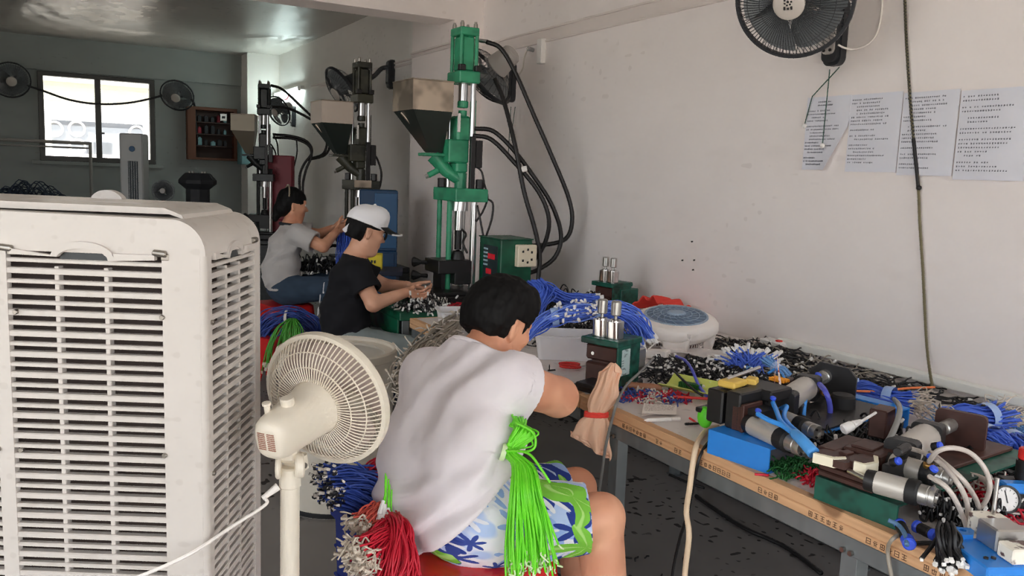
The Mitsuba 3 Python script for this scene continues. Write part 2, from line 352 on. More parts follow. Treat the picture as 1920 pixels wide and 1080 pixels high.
    while z > .44:
        k.p('side_slat', sslat(z, i % 2 == 1), 'mat_cooler', 20); z -= pitch; i += 1
    for t in (.36, .66):
        ym = y0 + .03 + (y1 - y0 - .065) * t
        k.p('mullion', bx(xr - .022, xr - .004, ym - .004, ym + .004, gz0, gz1 - .026, .001), 'mat_cooler', 20)
    k.p('grille_handle', X(extr(sg.Polygon([(y0 + .04, 1.25), (1.545, 1.250)] + [(1.58 + .035 * math.cos(t), 1.246 + .018 * math.sin(t)) for t in np.linspace(math.pi, 0, 9)] + [(y1 - .04, 1.25), (y1 - .04, 1.262), (1.63, 1.262)] + [(1.58 + .045 * math.cos(t), 1.25 + .026 * math.sin(t)) for t in np.linspace(.1, math.pi - .1, 9)] + [(y0 + .04, 1.262)]).buffer(0), .01), frame((xr - .006, 0, 0), x=(0, 1, 0), z=(1, 0, 0))), 'mat_cooler', 30)
    k.p('handle_recess', X(extr([(.034 * math.cos(t), .018 * math.sin(t)) for t in np.linspace(0, math.pi, 11)], .006), frame((xr - .010, 1.58, 1.244), x=(0, 1, 0), z=(1, 0, 0))), 'mat_dark_plastic', 30)
    k.p('latch', cyl((xr + .001, y1 - .055, 1.268), (xr + .001, y1 - .03, 1.268), .006, n=12, b=.002), 'mat_screw')
    for zz in (1.14, .86): k.p('screw', cyl((xr - .002, y0 + .026, zz), (xr + .005, y0 + .026, zz), .0045, n=10, b=.001), 'mat_screw')
    for xx in (xl + .08, xr - .08):
        for yy in (y0 + .06, y1 - .06):
            k.p('caster', J(cyl((xx - .012, yy, .028), (xx + .012, yy, .028), .028, n=16, b=.003), bx(xx - .018, xx + .018, yy - .02, yy + .02, .03, .06)), 'mat_dark_plastic')
    k.put('air_cooler', 'large cream plastic evaporative air cooler with louvred grilles in the left foreground', 'air cooler', M=COOL)
build_cooler()

# ---------------------------------------------------------------- pedestal fan in front of the cooler's right side
def guard_profile(n): pass
def fan_guard(r0, r1, z0, z1, nw, rw, bulge, hoops=()):
    """radial wires from (r0, z0) to (r1, z1) about z, bowed by bulge"""
    ms = []
    t = np.linspace(0, 1, 9)
    r = r0 + (r1 - r0) * t; z = z0 + (z1 - z0) * t ** bulge
    for i in range(nw):
        a = 2 * math.pi * i / nw
        ms.append(tube(np.stack([r * math.cos(a), r * math.sin(a), z], 1), rw, 4))
    for h in hoops:
        rr, zz = r0 + (r1 - r0) * h, z0 + (z1 - z0) * h ** bulge
        a = np.linspace(0, 2 * math.pi, 49)[:-1]
        ms.append(tube(np.stack([rr * np.cos(a), rr * np.sin(a), 0 * a + zz], 1), rw, 5, True))
    return J(*ms)
def ring(r, z, rt, n=64, h=None):
    h = h or rt
    return lathe([(r - rt, z - h), (r + rt, z - h), (r + rt * 1.3, z), (r + rt, z + h), (r - rt, z + h), (r - rt * 1.2, z), (r - rt, z - h)], n)
def fan_blades(n, r0, r1, z, pitch, w=.6):
    ms = []
    for i in range(n):
        def fn(u, v, a0=2 * math.pi * i / n):
            r = r0 + (r1 - r0) * u
            a = a0 + (v - .5) * w * (1.0 + .9 * np.sin(u * 2.4)) + .35 * u
            return np.stack([r * np.cos(a), r * np.sin(a), z + (v - .5) * pitch * (1.1 - .4 * u)])
        ms.append(thick(grid(fn, 8, 6), .002))
    return ms
def build_pedestal_fan():
    k = Kit()
    ax = unit([.37, .90, .20]); c = A([-.370, 1.655, .952])
    H = frame(c, z=ax, x=np.cross([0, 0, 1.0], ax))          # z along the axis towards the wind
    R = .139
    k.p('guard_ring', X(ring(R, 0, .0045, 72, .009), H), 'mat_cream_fan', 30)
    k.p('rear_guard', X(fan_guard(.058, R, -.046, -.002, 84, .00145, 3.2, (.36, .7)), H), 'mat_cream_fan_wire', 30, kind='stuff')
    k.p('front_guard', X(J(fan_guard(.03, R, .052, .004, 84, .0014, 3.0, (.4, .72)), lathe([(0, .056), (.03, .056), (.032, .05), (0, .05)], 32)), H), 'mat_cream_fan_wire', 30, kind='stuff')
    for b in fan_blades(3, .028, R - .014, .012, .042, 1.15): k.p('blade', X(b, H), 'mat_blade_smoke', 30)
    k.p('hub', X(lathe([(0, -.01), (.028, -.01), (.03, 0), (.026, .034), (0, .036)], 32), H), 'mat_blade_smoke', 30)
    # motor: rounded rectangle at the back turning into a round flange
    rings = []
    nn = 40; a = np.arange(nn) * 2 * math.pi / nn
    for z, rx, ry, e in ((-.192, .016, .020, 2.6), (-.190, .026, .032, 2.8), (-.181, .034, .040, 2.8), (-.165, .038, .044, 2.7), (-.12, .043, .049, 2.4), (-.075, .049, .053, 2.1), (-.05, .056, .056, 2), (-.040, .059, .059, 2), (-.036, .058, .058, 2), (-.036, .03, .03, 2)):
        s = (np.abs(np.cos(a)) ** e + np.abs(np.sin(a)) ** e) ** (-1 / e)
        rings.append(np.stack([rx * s * np.cos(a), ry * s * np.sin(a), np.full(nn, z)], 1))
    k.p('motor_housing', X(loft(rings), H), 'mat_cream_fan', 40)
    for i in range(9):
        for s in (-1, 1): k.p('vent_slot', X(box((s * .0105, .017 - i * .0040, -.1925), (.016, .0017, .002)), H), 'mat_slot', False)
    k.p('knob', X(J(lathe([(0, 0), (.013, 0), (.0135, .014), (.012, .0165), (0, .017)], 24)), H @ trans(-.004, .044, -.125) @ rotm((1, 0, 0), -90)), 'mat_cream_fan')
    k.p('knob', X(lathe([(0, 0), (.006, 0), (.006, .014), (.0085, .016), (.0085, .021), (0, .022)], 20), H @ trans(.020, .040, -.155) @ rotm((1, 0, 0), -90)), 'mat_cream_fan')
    # neck and pole
    px, py = -.418, 1.555
    k.p('neck', J(box((px - .002, py, .877), (.036, .034, .05), .008), X(extr(rrect(.05, .022, .008), .03), H @ trans(0, -.062, -.12) @ rotm((1, 0, 0), 90))), 'mat_cream_fan')
    k.p('tilt_joint', J(cyl((px + .028, py - .006, .848), (px + .012, py - .012, .848), .024, n=28, b=.003), cyl((px - .022, py - .02, .848), (px - .012, py - .018, .848), .024, n=28, b=.003)), 'mat_cream_fan')
    k.p('tilt_bolt', J(cyl((px + .033, py - .016, .850), (px + .026, py - .010, .850), .006, n=12)), 'mat_screw')
    k.p('pole', J(cyl((px, py, .03), (px, py, .835), .0185, n=28), cyl((px, py, .80), (px, py, .842), .021, n=28, b=.003)), 'mat_cream_fan')
    k.p('base', lathe([(0, .045), (.03, .05), (.06, .035), (.19, .022), (.2, .012), (.2, 0), (0, 0)], 48, trans(px, py, 0)), 'mat_cream_fan')
    k.p('cord_boot', cyl((px - .02, py - .012, .805), (px - .045, py - .03, .787), .008, .0045, 12), 'mat_cord_white')
    cord = spline([(px - .04, py - .03, .788), (-.455, 1.515, .778), (-.50, 1.46, .757), (-.545, 1.405, .735), (-.60, 1.395, .707), (-.68, 1.385, .672), (-.80, 1.37, .61), (-.95, 1.37, .5), (-1.1, 1.37, .3), (-1.2, 1.37, .02)], 8)
    k.p('power_cord', tube(cord, .0033, 8), 'mat_cord_white')
    k.put('pedestal_fan', 'cream plastic pedestal fan seen from behind between the air cooler and the seated boy', 'fan', M=COOL)
mat('mat_slot', (150, 108, 92), .8)
build_pedestal_fan()
# ---------------------------------------------------------------- people: smooth-blended bones meshed with surface nets
def rc(a, b, r1, r2=None, k=.02): return ('rc', A(a, float), A(b, float), r1, r1 if r2 is None else r2, k)
def el(c, r, M=None, k=.02): return ('el', A(c, float), A(r, float), np.eye(3) if M is None else M, k)
def cut(c, r, M=None, k=.01): return ('cut', A(c, float), A(r, float), np.eye(3) if M is None else M, k)
def d_rc(p, a, b, r1, r2):
    ab = b - a; t = np.clip((p - a) @ ab / max(ab @ ab, 1e-12), 0, 1)
    return np.linalg.norm(p - a - t[:, None] * ab, axis=1) - (r1 + (r2 - r1) * t)
def d_el(p, c, r, M):
    q = (p - c) @ M; k0 = np.linalg.norm(q / r, axis=1); k1 = np.linalg.norm(q / r ** 2, axis=1)
    return k0 * (k0 - 1) / np.maximum(k1, 1e-9)
def smin(a, b, k):
    h = np.maximum(k - np.abs(a - b), 0) / k
    return np.minimum(a, b) - h * h * k * .25
def smax(a, b, k): return -smin(-a, -b, k)
def field(prims, grow=0.0):
    def fn(p):
        d = None
        for q in prims:
            if q[0] == 'rc': e = d_rc(p, *q[1:5]) - grow
            else: e = d_el(p, *q[1:4]) - (grow if q[0] == 'el' else 0)
            if d is None: d = e
            elif q[0] == 'cut': d = smax(d, -e, q[-1])
            else: d = smin(d, e, q[-1])
        return d
    return fn
def mesh_field(fn, lo, hi, h):
    lo = A(lo, float); n = np.ceil((A(hi) - lo) / h).astype(int) + 1; B = 6
    nb = -(-n // B)
    g = np.stack(np.meshgrid(*[np.arange(m) for m in nb], indexing='ij'), -1).reshape(-1, 3)
    dc = fn(lo + (g * B + (B - 1) / 2) * h)
    act = np.abs(dc) < B * h * 1.25 + .006
    full = nb * B
    D = np.repeat(np.repeat(np.repeat(np.where(dc < 0, -1.0, 1.0).reshape(nb), B, 0), B, 1), B, 2)
    ga = g[act]; off = np.stack(np.meshgrid(*[np.arange(B)] * 3, indexing='ij'), -1).reshape(-1, 3)
    for i in range(0, len(ga), 1500):
        ix = (ga[i:i + 1500, None] * B + off).reshape(-1, 3)
        D[ix[:, 0], ix[:, 1], ix[:, 2]] = fn(lo + ix * h)
    D[[0, -1]] = 1; D[:, [0, -1]] = 1; D[:, :, [0, -1]] = 1
    S = D < 0
    c = np.zeros(full - 1, int)
    for a, b, e in np.ndindex(2, 2, 2): c += S[a:full[0] - 1 + a, b:full[1] - 1 + b, e:full[2] - 1 + e]
    cells = np.argwhere((c > 0) & (c < 8)); idx = np.full(full - 1, -1); idx[tuple(cells.T)] = np.arange(len(cells))
    acc = np.zeros((len(cells), 3)); cnt = np.zeros(len(cells))
    for ax in range(3):
        o1, o2 = [x for x in range(3) if x != ax]
        for u, v in np.ndindex(2, 2):
            p0 = cells.copy(); p0[:, o1] += u; p0[:, o2] += v; p1 = p0.copy(); p1[:, ax] += 1
            d0, d1 = D[tuple(p0.T)], D[tuple(p1.T)]; m = (d0 < 0) != (d1 < 0)
            t = np.where(m, d0 / np.where(m, d0 - d1, 1), 0)
            q = p0.astype(float); q[:, ax] += t
            acc[m] += q[m]; cnt[m] += 1
    V = lo + acc / cnt[:, None] * h; F = []
    for ax in range(3):
        o1, o2 = (ax + 1) % 3, (ax + 2) % 3
        sl0 = [slice(None)] * 3; sl1 = [slice(None)] * 3; sl0[ax] = slice(0, -1); sl1[ax] = slice(1, None)
        ed = np.argwhere(S[tuple(sl0)] != S[tuple(sl1)])
        ed = ed[(ed[:, o1] > 0) & (ed[:, o2] > 0) & (ed[:, o1] < full[o1] - 1) & (ed[:, o2] < full[o2] - 1)]
        q = []
        for u, v in ((1, 1), (0, 1), (0, 0), (1, 0)):
            e = ed.copy(); e[:, o1] -= u; e[:, o2] -= v; q.append(idx[tuple(e.T)])
        q = np.stack(q, 1); fl = ~S[tuple(ed.T)]
        q[fl] = q[fl][:, ::-1]
        F += [q[:, [0, 1, 2]], q[:, [0, 2, 3]]]
    return V, np.vstack(F)
def bounds(prims, m=.03):
    pts, r = [], 0
    for q in prims:
        if q[0] == 'rc': R = max(q[3], q[4]); pts += [q[1] - R, q[1] + R, q[2] - R, q[2] + R]
        elif q[0] == 'el': R = max(q[2]); pts += [q[1] - R, q[1] + R]
    return np.min(pts, 0) - m, np.max(pts, 0) + m

def hand_prims(wr, d, side, L=.165, curl=25, spread=1.0, thumb=35, left=False):
    """wr wrist, d finger direction, side towards the thumb; fingers curl to the palm side"""
    d = unit(d); side = unit(A(side) - d * (A(side) @ d)); pn_ = np.cross(side, d) * (1 if left else -1)   # palm normal
    s = L / .18; P = [rc(wr, wr + d * .03 * s, .024 * s, .02 * s, .012)]
    kn = []
    for i, (o, l, r) in enumerate(((.031, .072, .0088), (.010, .080, .0090), (-.011, .074, .0086), (-.030, .058, .0078))):
        k0 = wr + d * (.088 - .006 * abs(i - 1)) * s + side * o * s
        P.append(rc(wr + d * .02 * s + side * o * .55 * s, k0, .014 * s, .0105 * s, .012))
        a = math.radians(curl * (.6 + .12 * i)); dd = unit(d + side * o * 2.2 * spread); q = k0
        for j, f in enumerate((.45, .30, .25)):
            dd2 = dd * math.cos(a) + pn_ * math.sin(a); e = q + dd2 * l * f * s
            P.append(rc(q, e, r * s * (1 - .08 * j), r * s * (1 - .08 * (j + 1)), .004)); q = e; a += math.radians(curl)
    q = wr + d * .022 * s + side * .026 * s; td = unit(d * math.cos(math.radians(thumb)) + side * math.sin(math.radians(thumb)) + pn_ * .35)
    for j, (l, r) in enumerate(((.042, .0135), (.034, .0105), (.026, .0095))):
        e = q + td * l * s; P.append(rc(q, e, r * s, r * s * .88, .008)); q = e; td = unit(td * .93 + d * .25 + pn_ * .12 * j)
    return P
def head_prims(c, fwd, up, s=1.0):
    """c centre of the skull, fwd where the face looks"""
    fwd = unit(fwd); up = unit(A(up) - fwd * (A(up) @ fwd)); lf = np.cross(up, fwd); M = np.stack([fwd, lf, up], 1)
    def w(x, y, z): return A(c) + (M @ A([x, y, z])) * s
    P = [el(w(-.012, 0, .022), A([.096, .076, .088]) * s, M, .02), el(w(.028, 0, -.045), A([.062, .060, .078]) * s, M, .04),
         rc(w(.058, -.016, -.106), w(.058, .016, -.106), .019 * s, k=.03), rc(w(.0, -.050, -.07), w(.05, -.02, -.105), .016 * s, k=.03), rc(w(.0, .050, -.07), w(.05, .02, -.105), .016 * s, k=.03),
         rc(w(.080, 0, .004), w(.106, 0, -.033), .0075 * s, .0105 * s, .012), el(w(.095, .011, -.037), A([.011, .008, .008]) * s, M, .006), el(w(.095, -.011, -.037), A([.011, .008, .008]) * s, M, .006),
         rc(w(.072, -.030, .020), w(.072, .030, .020), .014 * s, k=.018), el(w(.062, .040, -.022), A([.02, .02, .016]) * s, M, .02), el(w(.062, -.040, -.022), A([.02, .02, .016]) * s, M, .02),
         rc(w(.083, -.017, -.062), w(.083, .017, -.062), .0075 * s, k=.008), rc(w(.081, -.014, -.074), w(.081, .014, -.074), .0085 * s, k=.008),
         ('cut', w(.096, .031, .003), A([.020, .016, .010]) * s, M, .010), ('cut', w(.096, -.031, .003), A([.020, .016, .010]) * s, M, .010)]
    for y in (-1, 1):
        E = M @ trimesh.transformations.rotation_matrix(math.radians(-22 * y), [0, 0, 1])[:3, :3]
        P += [el(w(-.012, .077 * y, -.012), A([.019, .009, .032]) * s, E, .006), ('cut', w(-.006, .088 * y, -.010), A([.010, .007, .019]) * s, E, .004), el(w(-.012, .076 * y, -.038), A([.010, .007, .011]) * s, E, .008)]
    eyes = [(w(.0765, .031 * y, .003), .0115 * s, M) for y in (-1, 1)]
    return P, M, w, eyes
def body_prims(j, b=1.0):
    """bones of the trunk and limbs; j has the joints by name"""
    lat = unit(A(j['shL']) - j['shR']); lh = unit(A(j['hipL']) - j['hipR'])
    P = []
    for s in (-1, 1):
        P += [rc(j['pelvis'] + s * lh * .065, j['belly'] + s * (lat + lh) * .032, .105 * b, .100 * b, .05), rc(j['belly'] + s * (lat + lh) * .032, j['chest'] + s * lat * .075, .100 * b, .098 * b, .05)]
    P += [rc(j['chest'], A(j['neck']) - .03 * unit(A(j['neck']) - j['chest']), .09 * b, .062 * b, .06), rc(j['shR'] + lat * .02, j['shL'] - lat * .02, .058 * b, k=.05), rc(j['neck'], j['skull'], .050 * b, .047 * b, .035)]
    for s in 'RL':
        P += [rc(j['sh' + s], j['el' + s], .050 * b, .040 * b, .03), rc(j['el' + s], j['wr' + s], .040 * b, .0265 * b, .015),
              rc(j['hip' + s], j['kn' + s], .088 * b, .058 * b, .05), rc(j['kn' + s], j['an' + s], .054 * b, .037 * b, .02)]
        kn, an = A(j['kn' + s]), A(j['an' + s]); back = unit(A(j['pelvis']) - kn - unit(an - kn) * ((A(j['pelvis']) - kn) @ unit(an - kn)))
        P += [rc(kn + (an - kn) * .18 + back * .018, kn + (an - kn) * .5 + back * .014, .048 * b, .042 * b, .03)]
        toe = -back * .17; f = an + A([0, 0, -.045])
        P += [rc(an, f - toe * .2, .034, .034, .02), rc(f - toe * .15, f + toe, .034, .028, .03)]
    return P
def solve_person(prims, hands, h, hh=.003):
    lo, hi = bounds(prims); m = mesh_field(field(prims), lo, hi, h)
    ms = [to_man(m)]
    for P in hands:
        lo, hi = bounds(P, .012); ms.append(to_man(mesh_field(field(P), lo, hi, hh)))
    try:
        u = ms[0]
        for x in ms[1:]: u = u + x
        r = mf(u)
        if len(r[1]) > 1000: return r
    except Exception: pass
    return J(*[mf(x) for x in ms])
def put_eyes(k, eyes):
    for c, r, M in eyes:
        e = k.p('eye', ball(c, r, 2), 'mat_eye', True); k.p(e + '__pupil', ball(A(c) + M[:, 0] * r * .62, r * .52, 1), 'mat_pupil', True)
def plane(p, o, n): return (p - A(o)) @ unit(n)

def _skin(a, b):
    a, b = C3(a), C3(b)
    return proc(lambda p, n, uv: mix(a, b, smoothstep(.35, .75, pfbm(p.x * 14, p.y * 14, p.z * 14, 2))))
mat('mat_skin_boy', _skin((222, 164, 132), (206, 142, 112)), .5, spec=.4)
mat('mat_skin_pale', _skin((218, 166, 138), (205, 150, 122)), .5, spec=.4)
def _hair(p, n, uv): return mix(C3((13, 12, 13)), C3((22, 21, 21)), pn(p.x * 160, p.y * 160, p.z * 40))
mat('mat_hair', proc(_hair), .6, spec=.15)
mat('mat_eye', (235, 232, 228), .2)
mat('mat_pupil', (24, 18, 16), .2)
mat('mat_brow', (34, 28, 26), .7)
def cloth(name, c, c2, bump=.0008, f=500):
    a, b = C3(c), C3(c2)
    return mat(name, proc(lambda p, n, uv: mix(a, b, pfbm(p.x * 18, p.y * 18, p.z * 18, 2))), .85, spec=.2, sheen=.2)
cloth('mat_shirt_white', (226, 219, 222), (217, 209, 213))
cloth('mat_shirt_black', (24, 24, 28), (32, 32, 36))
cloth('mat_shirt_grey', (196, 192, 190), (184, 180, 178))
cloth('mat_jeans', (52, 66, 82), (64, 80, 98))
cloth('mat_trousers_grey', (134, 144, 144), (122, 132, 132))
def _leaves(u, v, petals, size, seed):
    cov, cid, vein = mi.Float(0), mi.Float(0), mi.Float(0)
    for a in (-1, 0, 1):
        for b in (-1, 0, 1):
            cx, cy = dr.floor(u) + a, dr.floor(v) + b
            dx, dy = u - cx - .15 - .7 * mikit.cell_rand(cx, cy, seed), v - cy - .15 - .7 * mikit.cell_rand(cx, cy, seed + 1)
            r, t = dr.sqrt(dx * dx + dy * dy), dr.atan2(dy, dx) + 6.28 * mikit.cell_rand(cx, cy, seed + 2)
            lobe = dr.abs(dr.cos(t * petals * .5))
            edge = size * (.30 + .70 * lobe * lobe) * (.75 + .5 * mikit.cell_rand(cx, cy, seed + 3)) + .05 * (pn(u * 7, v * 7, seed) - .5)
            m = dr.select(r < edge, 1.0, 0.0)
            cid = dr.select(m > .5, mikit.cell_rand(cx, cy, seed + 4), cid); cov = dr.maximum(cov, m)
            vein = dr.select(m > .5, smoothstep(.97, 1.0, lobe), vein)
    return cov, cid, vein
def _floral(p, n, uv):
    u, v = p.x * 1.0 + p.y * .55, p.z * 1.15 - p.y * .3
    o = mix(C3((226, 226, 232)), C3((176, 194, 230)), smoothstep(.48, .62, pfbm(u * 24, v * 24, 1, 2)))
    c1, i1, v1 = _leaves(u * 12 + 5, v * 12, 6, .60, 11)
    o = mix(o, dr.select(i1 < .5, mi.Color3f(C3((46, 62, 138))), mi.Color3f(C3((150, 176, 224)))), c1)
    c3, i3, v3 = _leaves(u * 17 + 1, v * 17 + 3, 7, .52, 71)
    o = mix(o, dr.select(i3 < .5, mi.Color3f(C3((222, 222, 230))), mi.Color3f(C3((58, 74, 146)))), c3 * dr.select(i3 < .75, 1.0, 0.0))
    c2, i2, v2 = _leaves(u * 9.2 + .4, v * 9.2 + 9.3, 5, .58, 41)
    on = c2 * dr.select(i2 < .70, 1.0, 0.0)
    return mix(o, mix(C3((122, 190, 66)), C3((168, 214, 120)), v2), on)
mat('mat_shorts', proc(_floral), .8, spec=.2)

# ---- the boy at the workbench
def build_boy():
    j = dict(pelvis=(0.879, 1.827, 0.571), belly=(0.882, 1.867, 0.692), chest=(0.925, 1.910, 0.824), neck=(0.968, 1.928, 0.947), skull=(1.014, 1.944, 0.987),
             shR=(0.999, 1.789, 0.903), shL=(0.885, 2.054, 0.867), elR=(1.191, 1.867, 0.825), wrR=(1.238, 2.067, 0.796), elL=(1.084, 2.189, 0.660), wrL=(1.265, 2.171, 0.747),
             hipR=(0.897, 1.735, 0.562), hipL=(0.916, 1.913, 0.517), knR=(1.177, 1.617, 0.584), knL=(1.286, 1.897, 0.540), anR=(1.212, 1.548, 0.108), anL=(1.334, 1.880, 0.012))
    j = {k: A(v) for k, v in j.items()}
    hc = A((1.058, 1.971, 1.021)); fwd = unit([.93, .22, -.42]); up = unit([.42, .10, .9])
    HP, M, w, eyes = head_prims(hc, fwd, up, .98)
    P = body_prims(j, .98)
    hands = [hand_prims(j['wrR'], [.35, .6, -.25], [-.4, .3, .5], .16, 38, left=False), hand_prims(j['wrL'], [.6, .25, -.2], [.2, -.6, .5], .16, 38, left=True)]
    P += [rc(j['shR'], j['elR'], .056, .053, .02), rc(j['elR'], j['elR'] * .6 + j['wrR'] * .4, .050, .042, .02)]
    k = Kit()
    k.p('body', solve_person(P + HP, hands, .0055), 'mat_skin_boy', True)
    put_eyes(k, eyes)
    # hair: cap over the skull, cut along the hairline
    hp = [el(w(-.016, 0, .034), A([.108, .088, .096]) * .98, M), el(w(-.055, 0, -.005), A([.062, .074, .075]) * .98, M, .03), el(w(.03, 0, .075), A([.075, .072, .055]) * .98, M, .03)]
    hf = field(hp)
    nb, nn = w(-.035, 0, -.064), M @ unit([-.30, 0, -1.0])
    def hair(p):
        q = (p - hc) @ M / .98
        d = hf(p) - .007 * (meshkit.fbm(q * [40, 40, 16], 3, 5) - .5) * 2 - .003 * (meshkit.noise(q * [150, 150, 40], 9) - .5)
        jag = .010 * (meshkit.noise(q * [90, 90, 8], 4) - .5)
        d = np.maximum(d, plane(p, nb, nn) + jag)
        side = np.minimum(np.minimum(.0 + (q[:, 0] + .030), 0.035 - q[:, 0]), -q[:, 2] + .022) - 0     # clear the ears
        face = np.minimum(q[:, 0] - .058, .048 - q[:, 2])
        face2 = np.minimum(q[:, 0] - .040, .005 - q[:, 2])
        d = np.maximum(d, np.maximum(face, face2) + jag)
        return np.maximum(d, side - .006)
    lo, hi = bounds(hp)
    k.p('hair', mesh_field(hair, lo, hi, .0038), 'mat_hair', True)
    # shorts
    sp = [q for q in P if False]
    lh = unit(j['hipL'] - j['hipR'])
    sp = [rc(j['pelvis'] - lh * .06, j['pelvis'] + lh * .06, .124, k=.05), rc(j['belly'] * .4 + j['pelvis'] * .6 - lh * .04, j['belly'] * .4 + j['pelvis'] * .6 + lh * .04, .115, k=.05)]
    for s in 'RL': sp.append(rc(j['hip' + s] * .92 + j['kn' + s] * .08, j['kn' + s], .114, .082, .04))
    sf = field(sp)
    inner = field([rc(j['hipR'], j['knR'], .095, .074), rc(j['hipL'], j['knL'], .095, .074)])
    def shorts(p):
        d = sf(p) - .007 * (meshkit.fbm(p * 16, 3, 11) - .45) * 2
        for s in 'RL':
            ax = unit(j['kn' + s] - j['hip' + s]); cutp = j['hip' + s] + (j['kn' + s] - j['hip' + s]) * .87
            near = np.linalg.norm(p - j['kn' + s], axis=1) < np.linalg.norm(p - j['kn' + ('L' if s == 'R' else 'R')], axis=1)
            d = np.where(near, np.maximum(d, plane(p, cutp, ax)), d)
            hol = np.maximum(inner(p), -plane(p, cutp - ax * .05, ax))
            d = np.where(near, np.maximum(d, -hol), d)
        return np.maximum(d, plane(p, j['belly'] * .75 + j['pelvis'] * .25, j['belly'] - j['pelvis']))
    lo, hi = bounds(sp)
    k.p('shorts', mesh_field(shorts, lo, hi, .005), 'mat_shorts', True, 'white shorts with a green and blue leaf print')
    # t-shirt: loose over the back, sleeves to mid upper arm, hem over the hips
    lat = unit(j['shL'] - j['shR']); up_t = unit(j['neck'] - j['pelvis']); bk = unit(np.cross(up_t, lat)); bk = bk if bk @ A([-1, -1, 0]) > 0 else -bk
    tp = []
    for s in (-1, 1):
        tp += [rc(j['pelvis'] + s * lat * .075 + bk * .016 - up_t * .035, j['pelvis'] + s * lat * .075 + bk * .016 + up_t * .03, .143, .140, .05), rc(j['pelvis'] + s * lat * .075 + bk * .012 + up_t * .01, j['belly'] + s * lat * .068 + bk * .012, .138, .124, .05), rc(j['belly'] + s * lat * .068 + bk * .012, j['chest'] + s * lat * .078 + bk * .0, .124, .112, .05)]
    tp += [rc(j['chest'], j['neck'] - up_t * .02, .10, .075, .05), rc(j['shR'] + lat * .03, j['shL'] - lat * .03, .072, k=.05), rc(j['neck'] - lat * .03 - up_t * .01, j['neck'] + lat * .03 - up_t * .01, .062, k=.05)]
    tf = field(tp)
    slv = {s: [rc(j['sh' + s], j['sh' + s] * .6 + j['el' + s] * .4, .076, .090)] for s in 'RL'}; slf = {s: field(slv[s]) for s in 'RL'}
    sl = {s: (j['sh' + s] + (j['el' + s] - j['sh' + s]) * .26, unit((j['el' + s] - j['sh' + s]) / .2 + (CR * .45 if s == 'R' else 0))) for s in 'RL'}
    armin = {s: field([rc(j['sh' + s], j['el' + s], .068, .078)]) for s in 'RL'}
    hipf = field(sp[:2] + [rc(j['hip' + s], j['hip' + s] * .7 + j['kn' + s] * .3, .114, .108, .04) for s in 'RL'])
    hem_n = unit(A([0, 0, -.72]) + CR * .66); hem_o = A((0.864, 1.771, 0.599))
    nk_o, nk_n = j['neck'] + up_t * .012, unit(unit(j['skull'] - j['neck']) + A([0, 0, .5]))
    def shirt(p):
        q = np.stack([(p - j['chest']) @ lat, (p - j['chest']) @ bk, (p - j['chest']) @ up_t], 1)
        low = np.clip((-.05 - q[:, 2]) / .2, 0, 1)
        # folds: long soft creases falling from the right shoulder and bunching above the hem
        f1 = np.sin(q[:, 2] * 34 + q[:, 0] * 46 + 6 * meshkit.noise(q * [7, 7, 6], 3)) * np.clip(1.1 - np.abs(q[:, 2] - .03) / .2, 0, 1) * np.clip((-q[:, 0] + .12) / .16, .12, 1)
        f2 = np.sin(q[:, 2] * 62 + q[:, 0] * 14 + 7 * meshkit.noise(q * [8, 8, 5], 8)) * np.clip((low - .4) * 2.2, 0, 1)
        f3 = meshkit.fbm(q * [14, 14, 7], 3, 21) - .5
        dh = plane(p, hem_o, hem_n)
        f4 = np.sin(dh * 95 + 5 * meshkit.noise(q * [9, 9, 9], 13)) * np.exp(-((dh + .055) / .045) ** 2) * (q[:, 2] < -.12)
        fold = f1 * .0066 - f2 * .006 - f3 * .012 - f4 * .008
        d = smin(tf(p), hipf(p) - .009, .03) + fold
        for s in 'RL':
            o, a = sl[s]
            e = np.maximum(slf[s](p) + .4 * fold, plane(p, o, a))
            e = np.maximum(e, -np.maximum(armin[s](p), -plane(p, o - a * .05, a)))
            d = smin(d, e, .03)
        d = np.where(plane(p, j['belly'], up_t) < .06, np.maximum(d, plane(p, hem_o, hem_n)), d)
        return np.where(np.linalg.norm(p - j['neck'], axis=1) < .13, np.maximum(d, plane(p, nk_o, nk_n)), d)
    lo, hi = bounds(tp + slv['R'] + slv['L'])
    k.p('shirt', mesh_field(shirt, lo, hi, .0045), 'mat_shirt_white', True, 'loose white t-shirt')
    a_ = np.linspace(0, 2 * math.pi, 33)[:-1]; cx_ = unit(lat - nk_n * (lat @ nk_n)); cy_ = np.cross(nk_n, cx_)
    k.p('shirt__collar', tube([nk_o + cx_ * .071 * math.cos(t) + cy_ * .068 * math.sin(t) for t in a_], .0065, 8, True), 'mat_shirt_white', True)
    k.put('person', 'seated boy in white t-shirt and leaf-print shorts bent over the workbench, back to the camera', 'person')
    return j
BOY = build_boy()

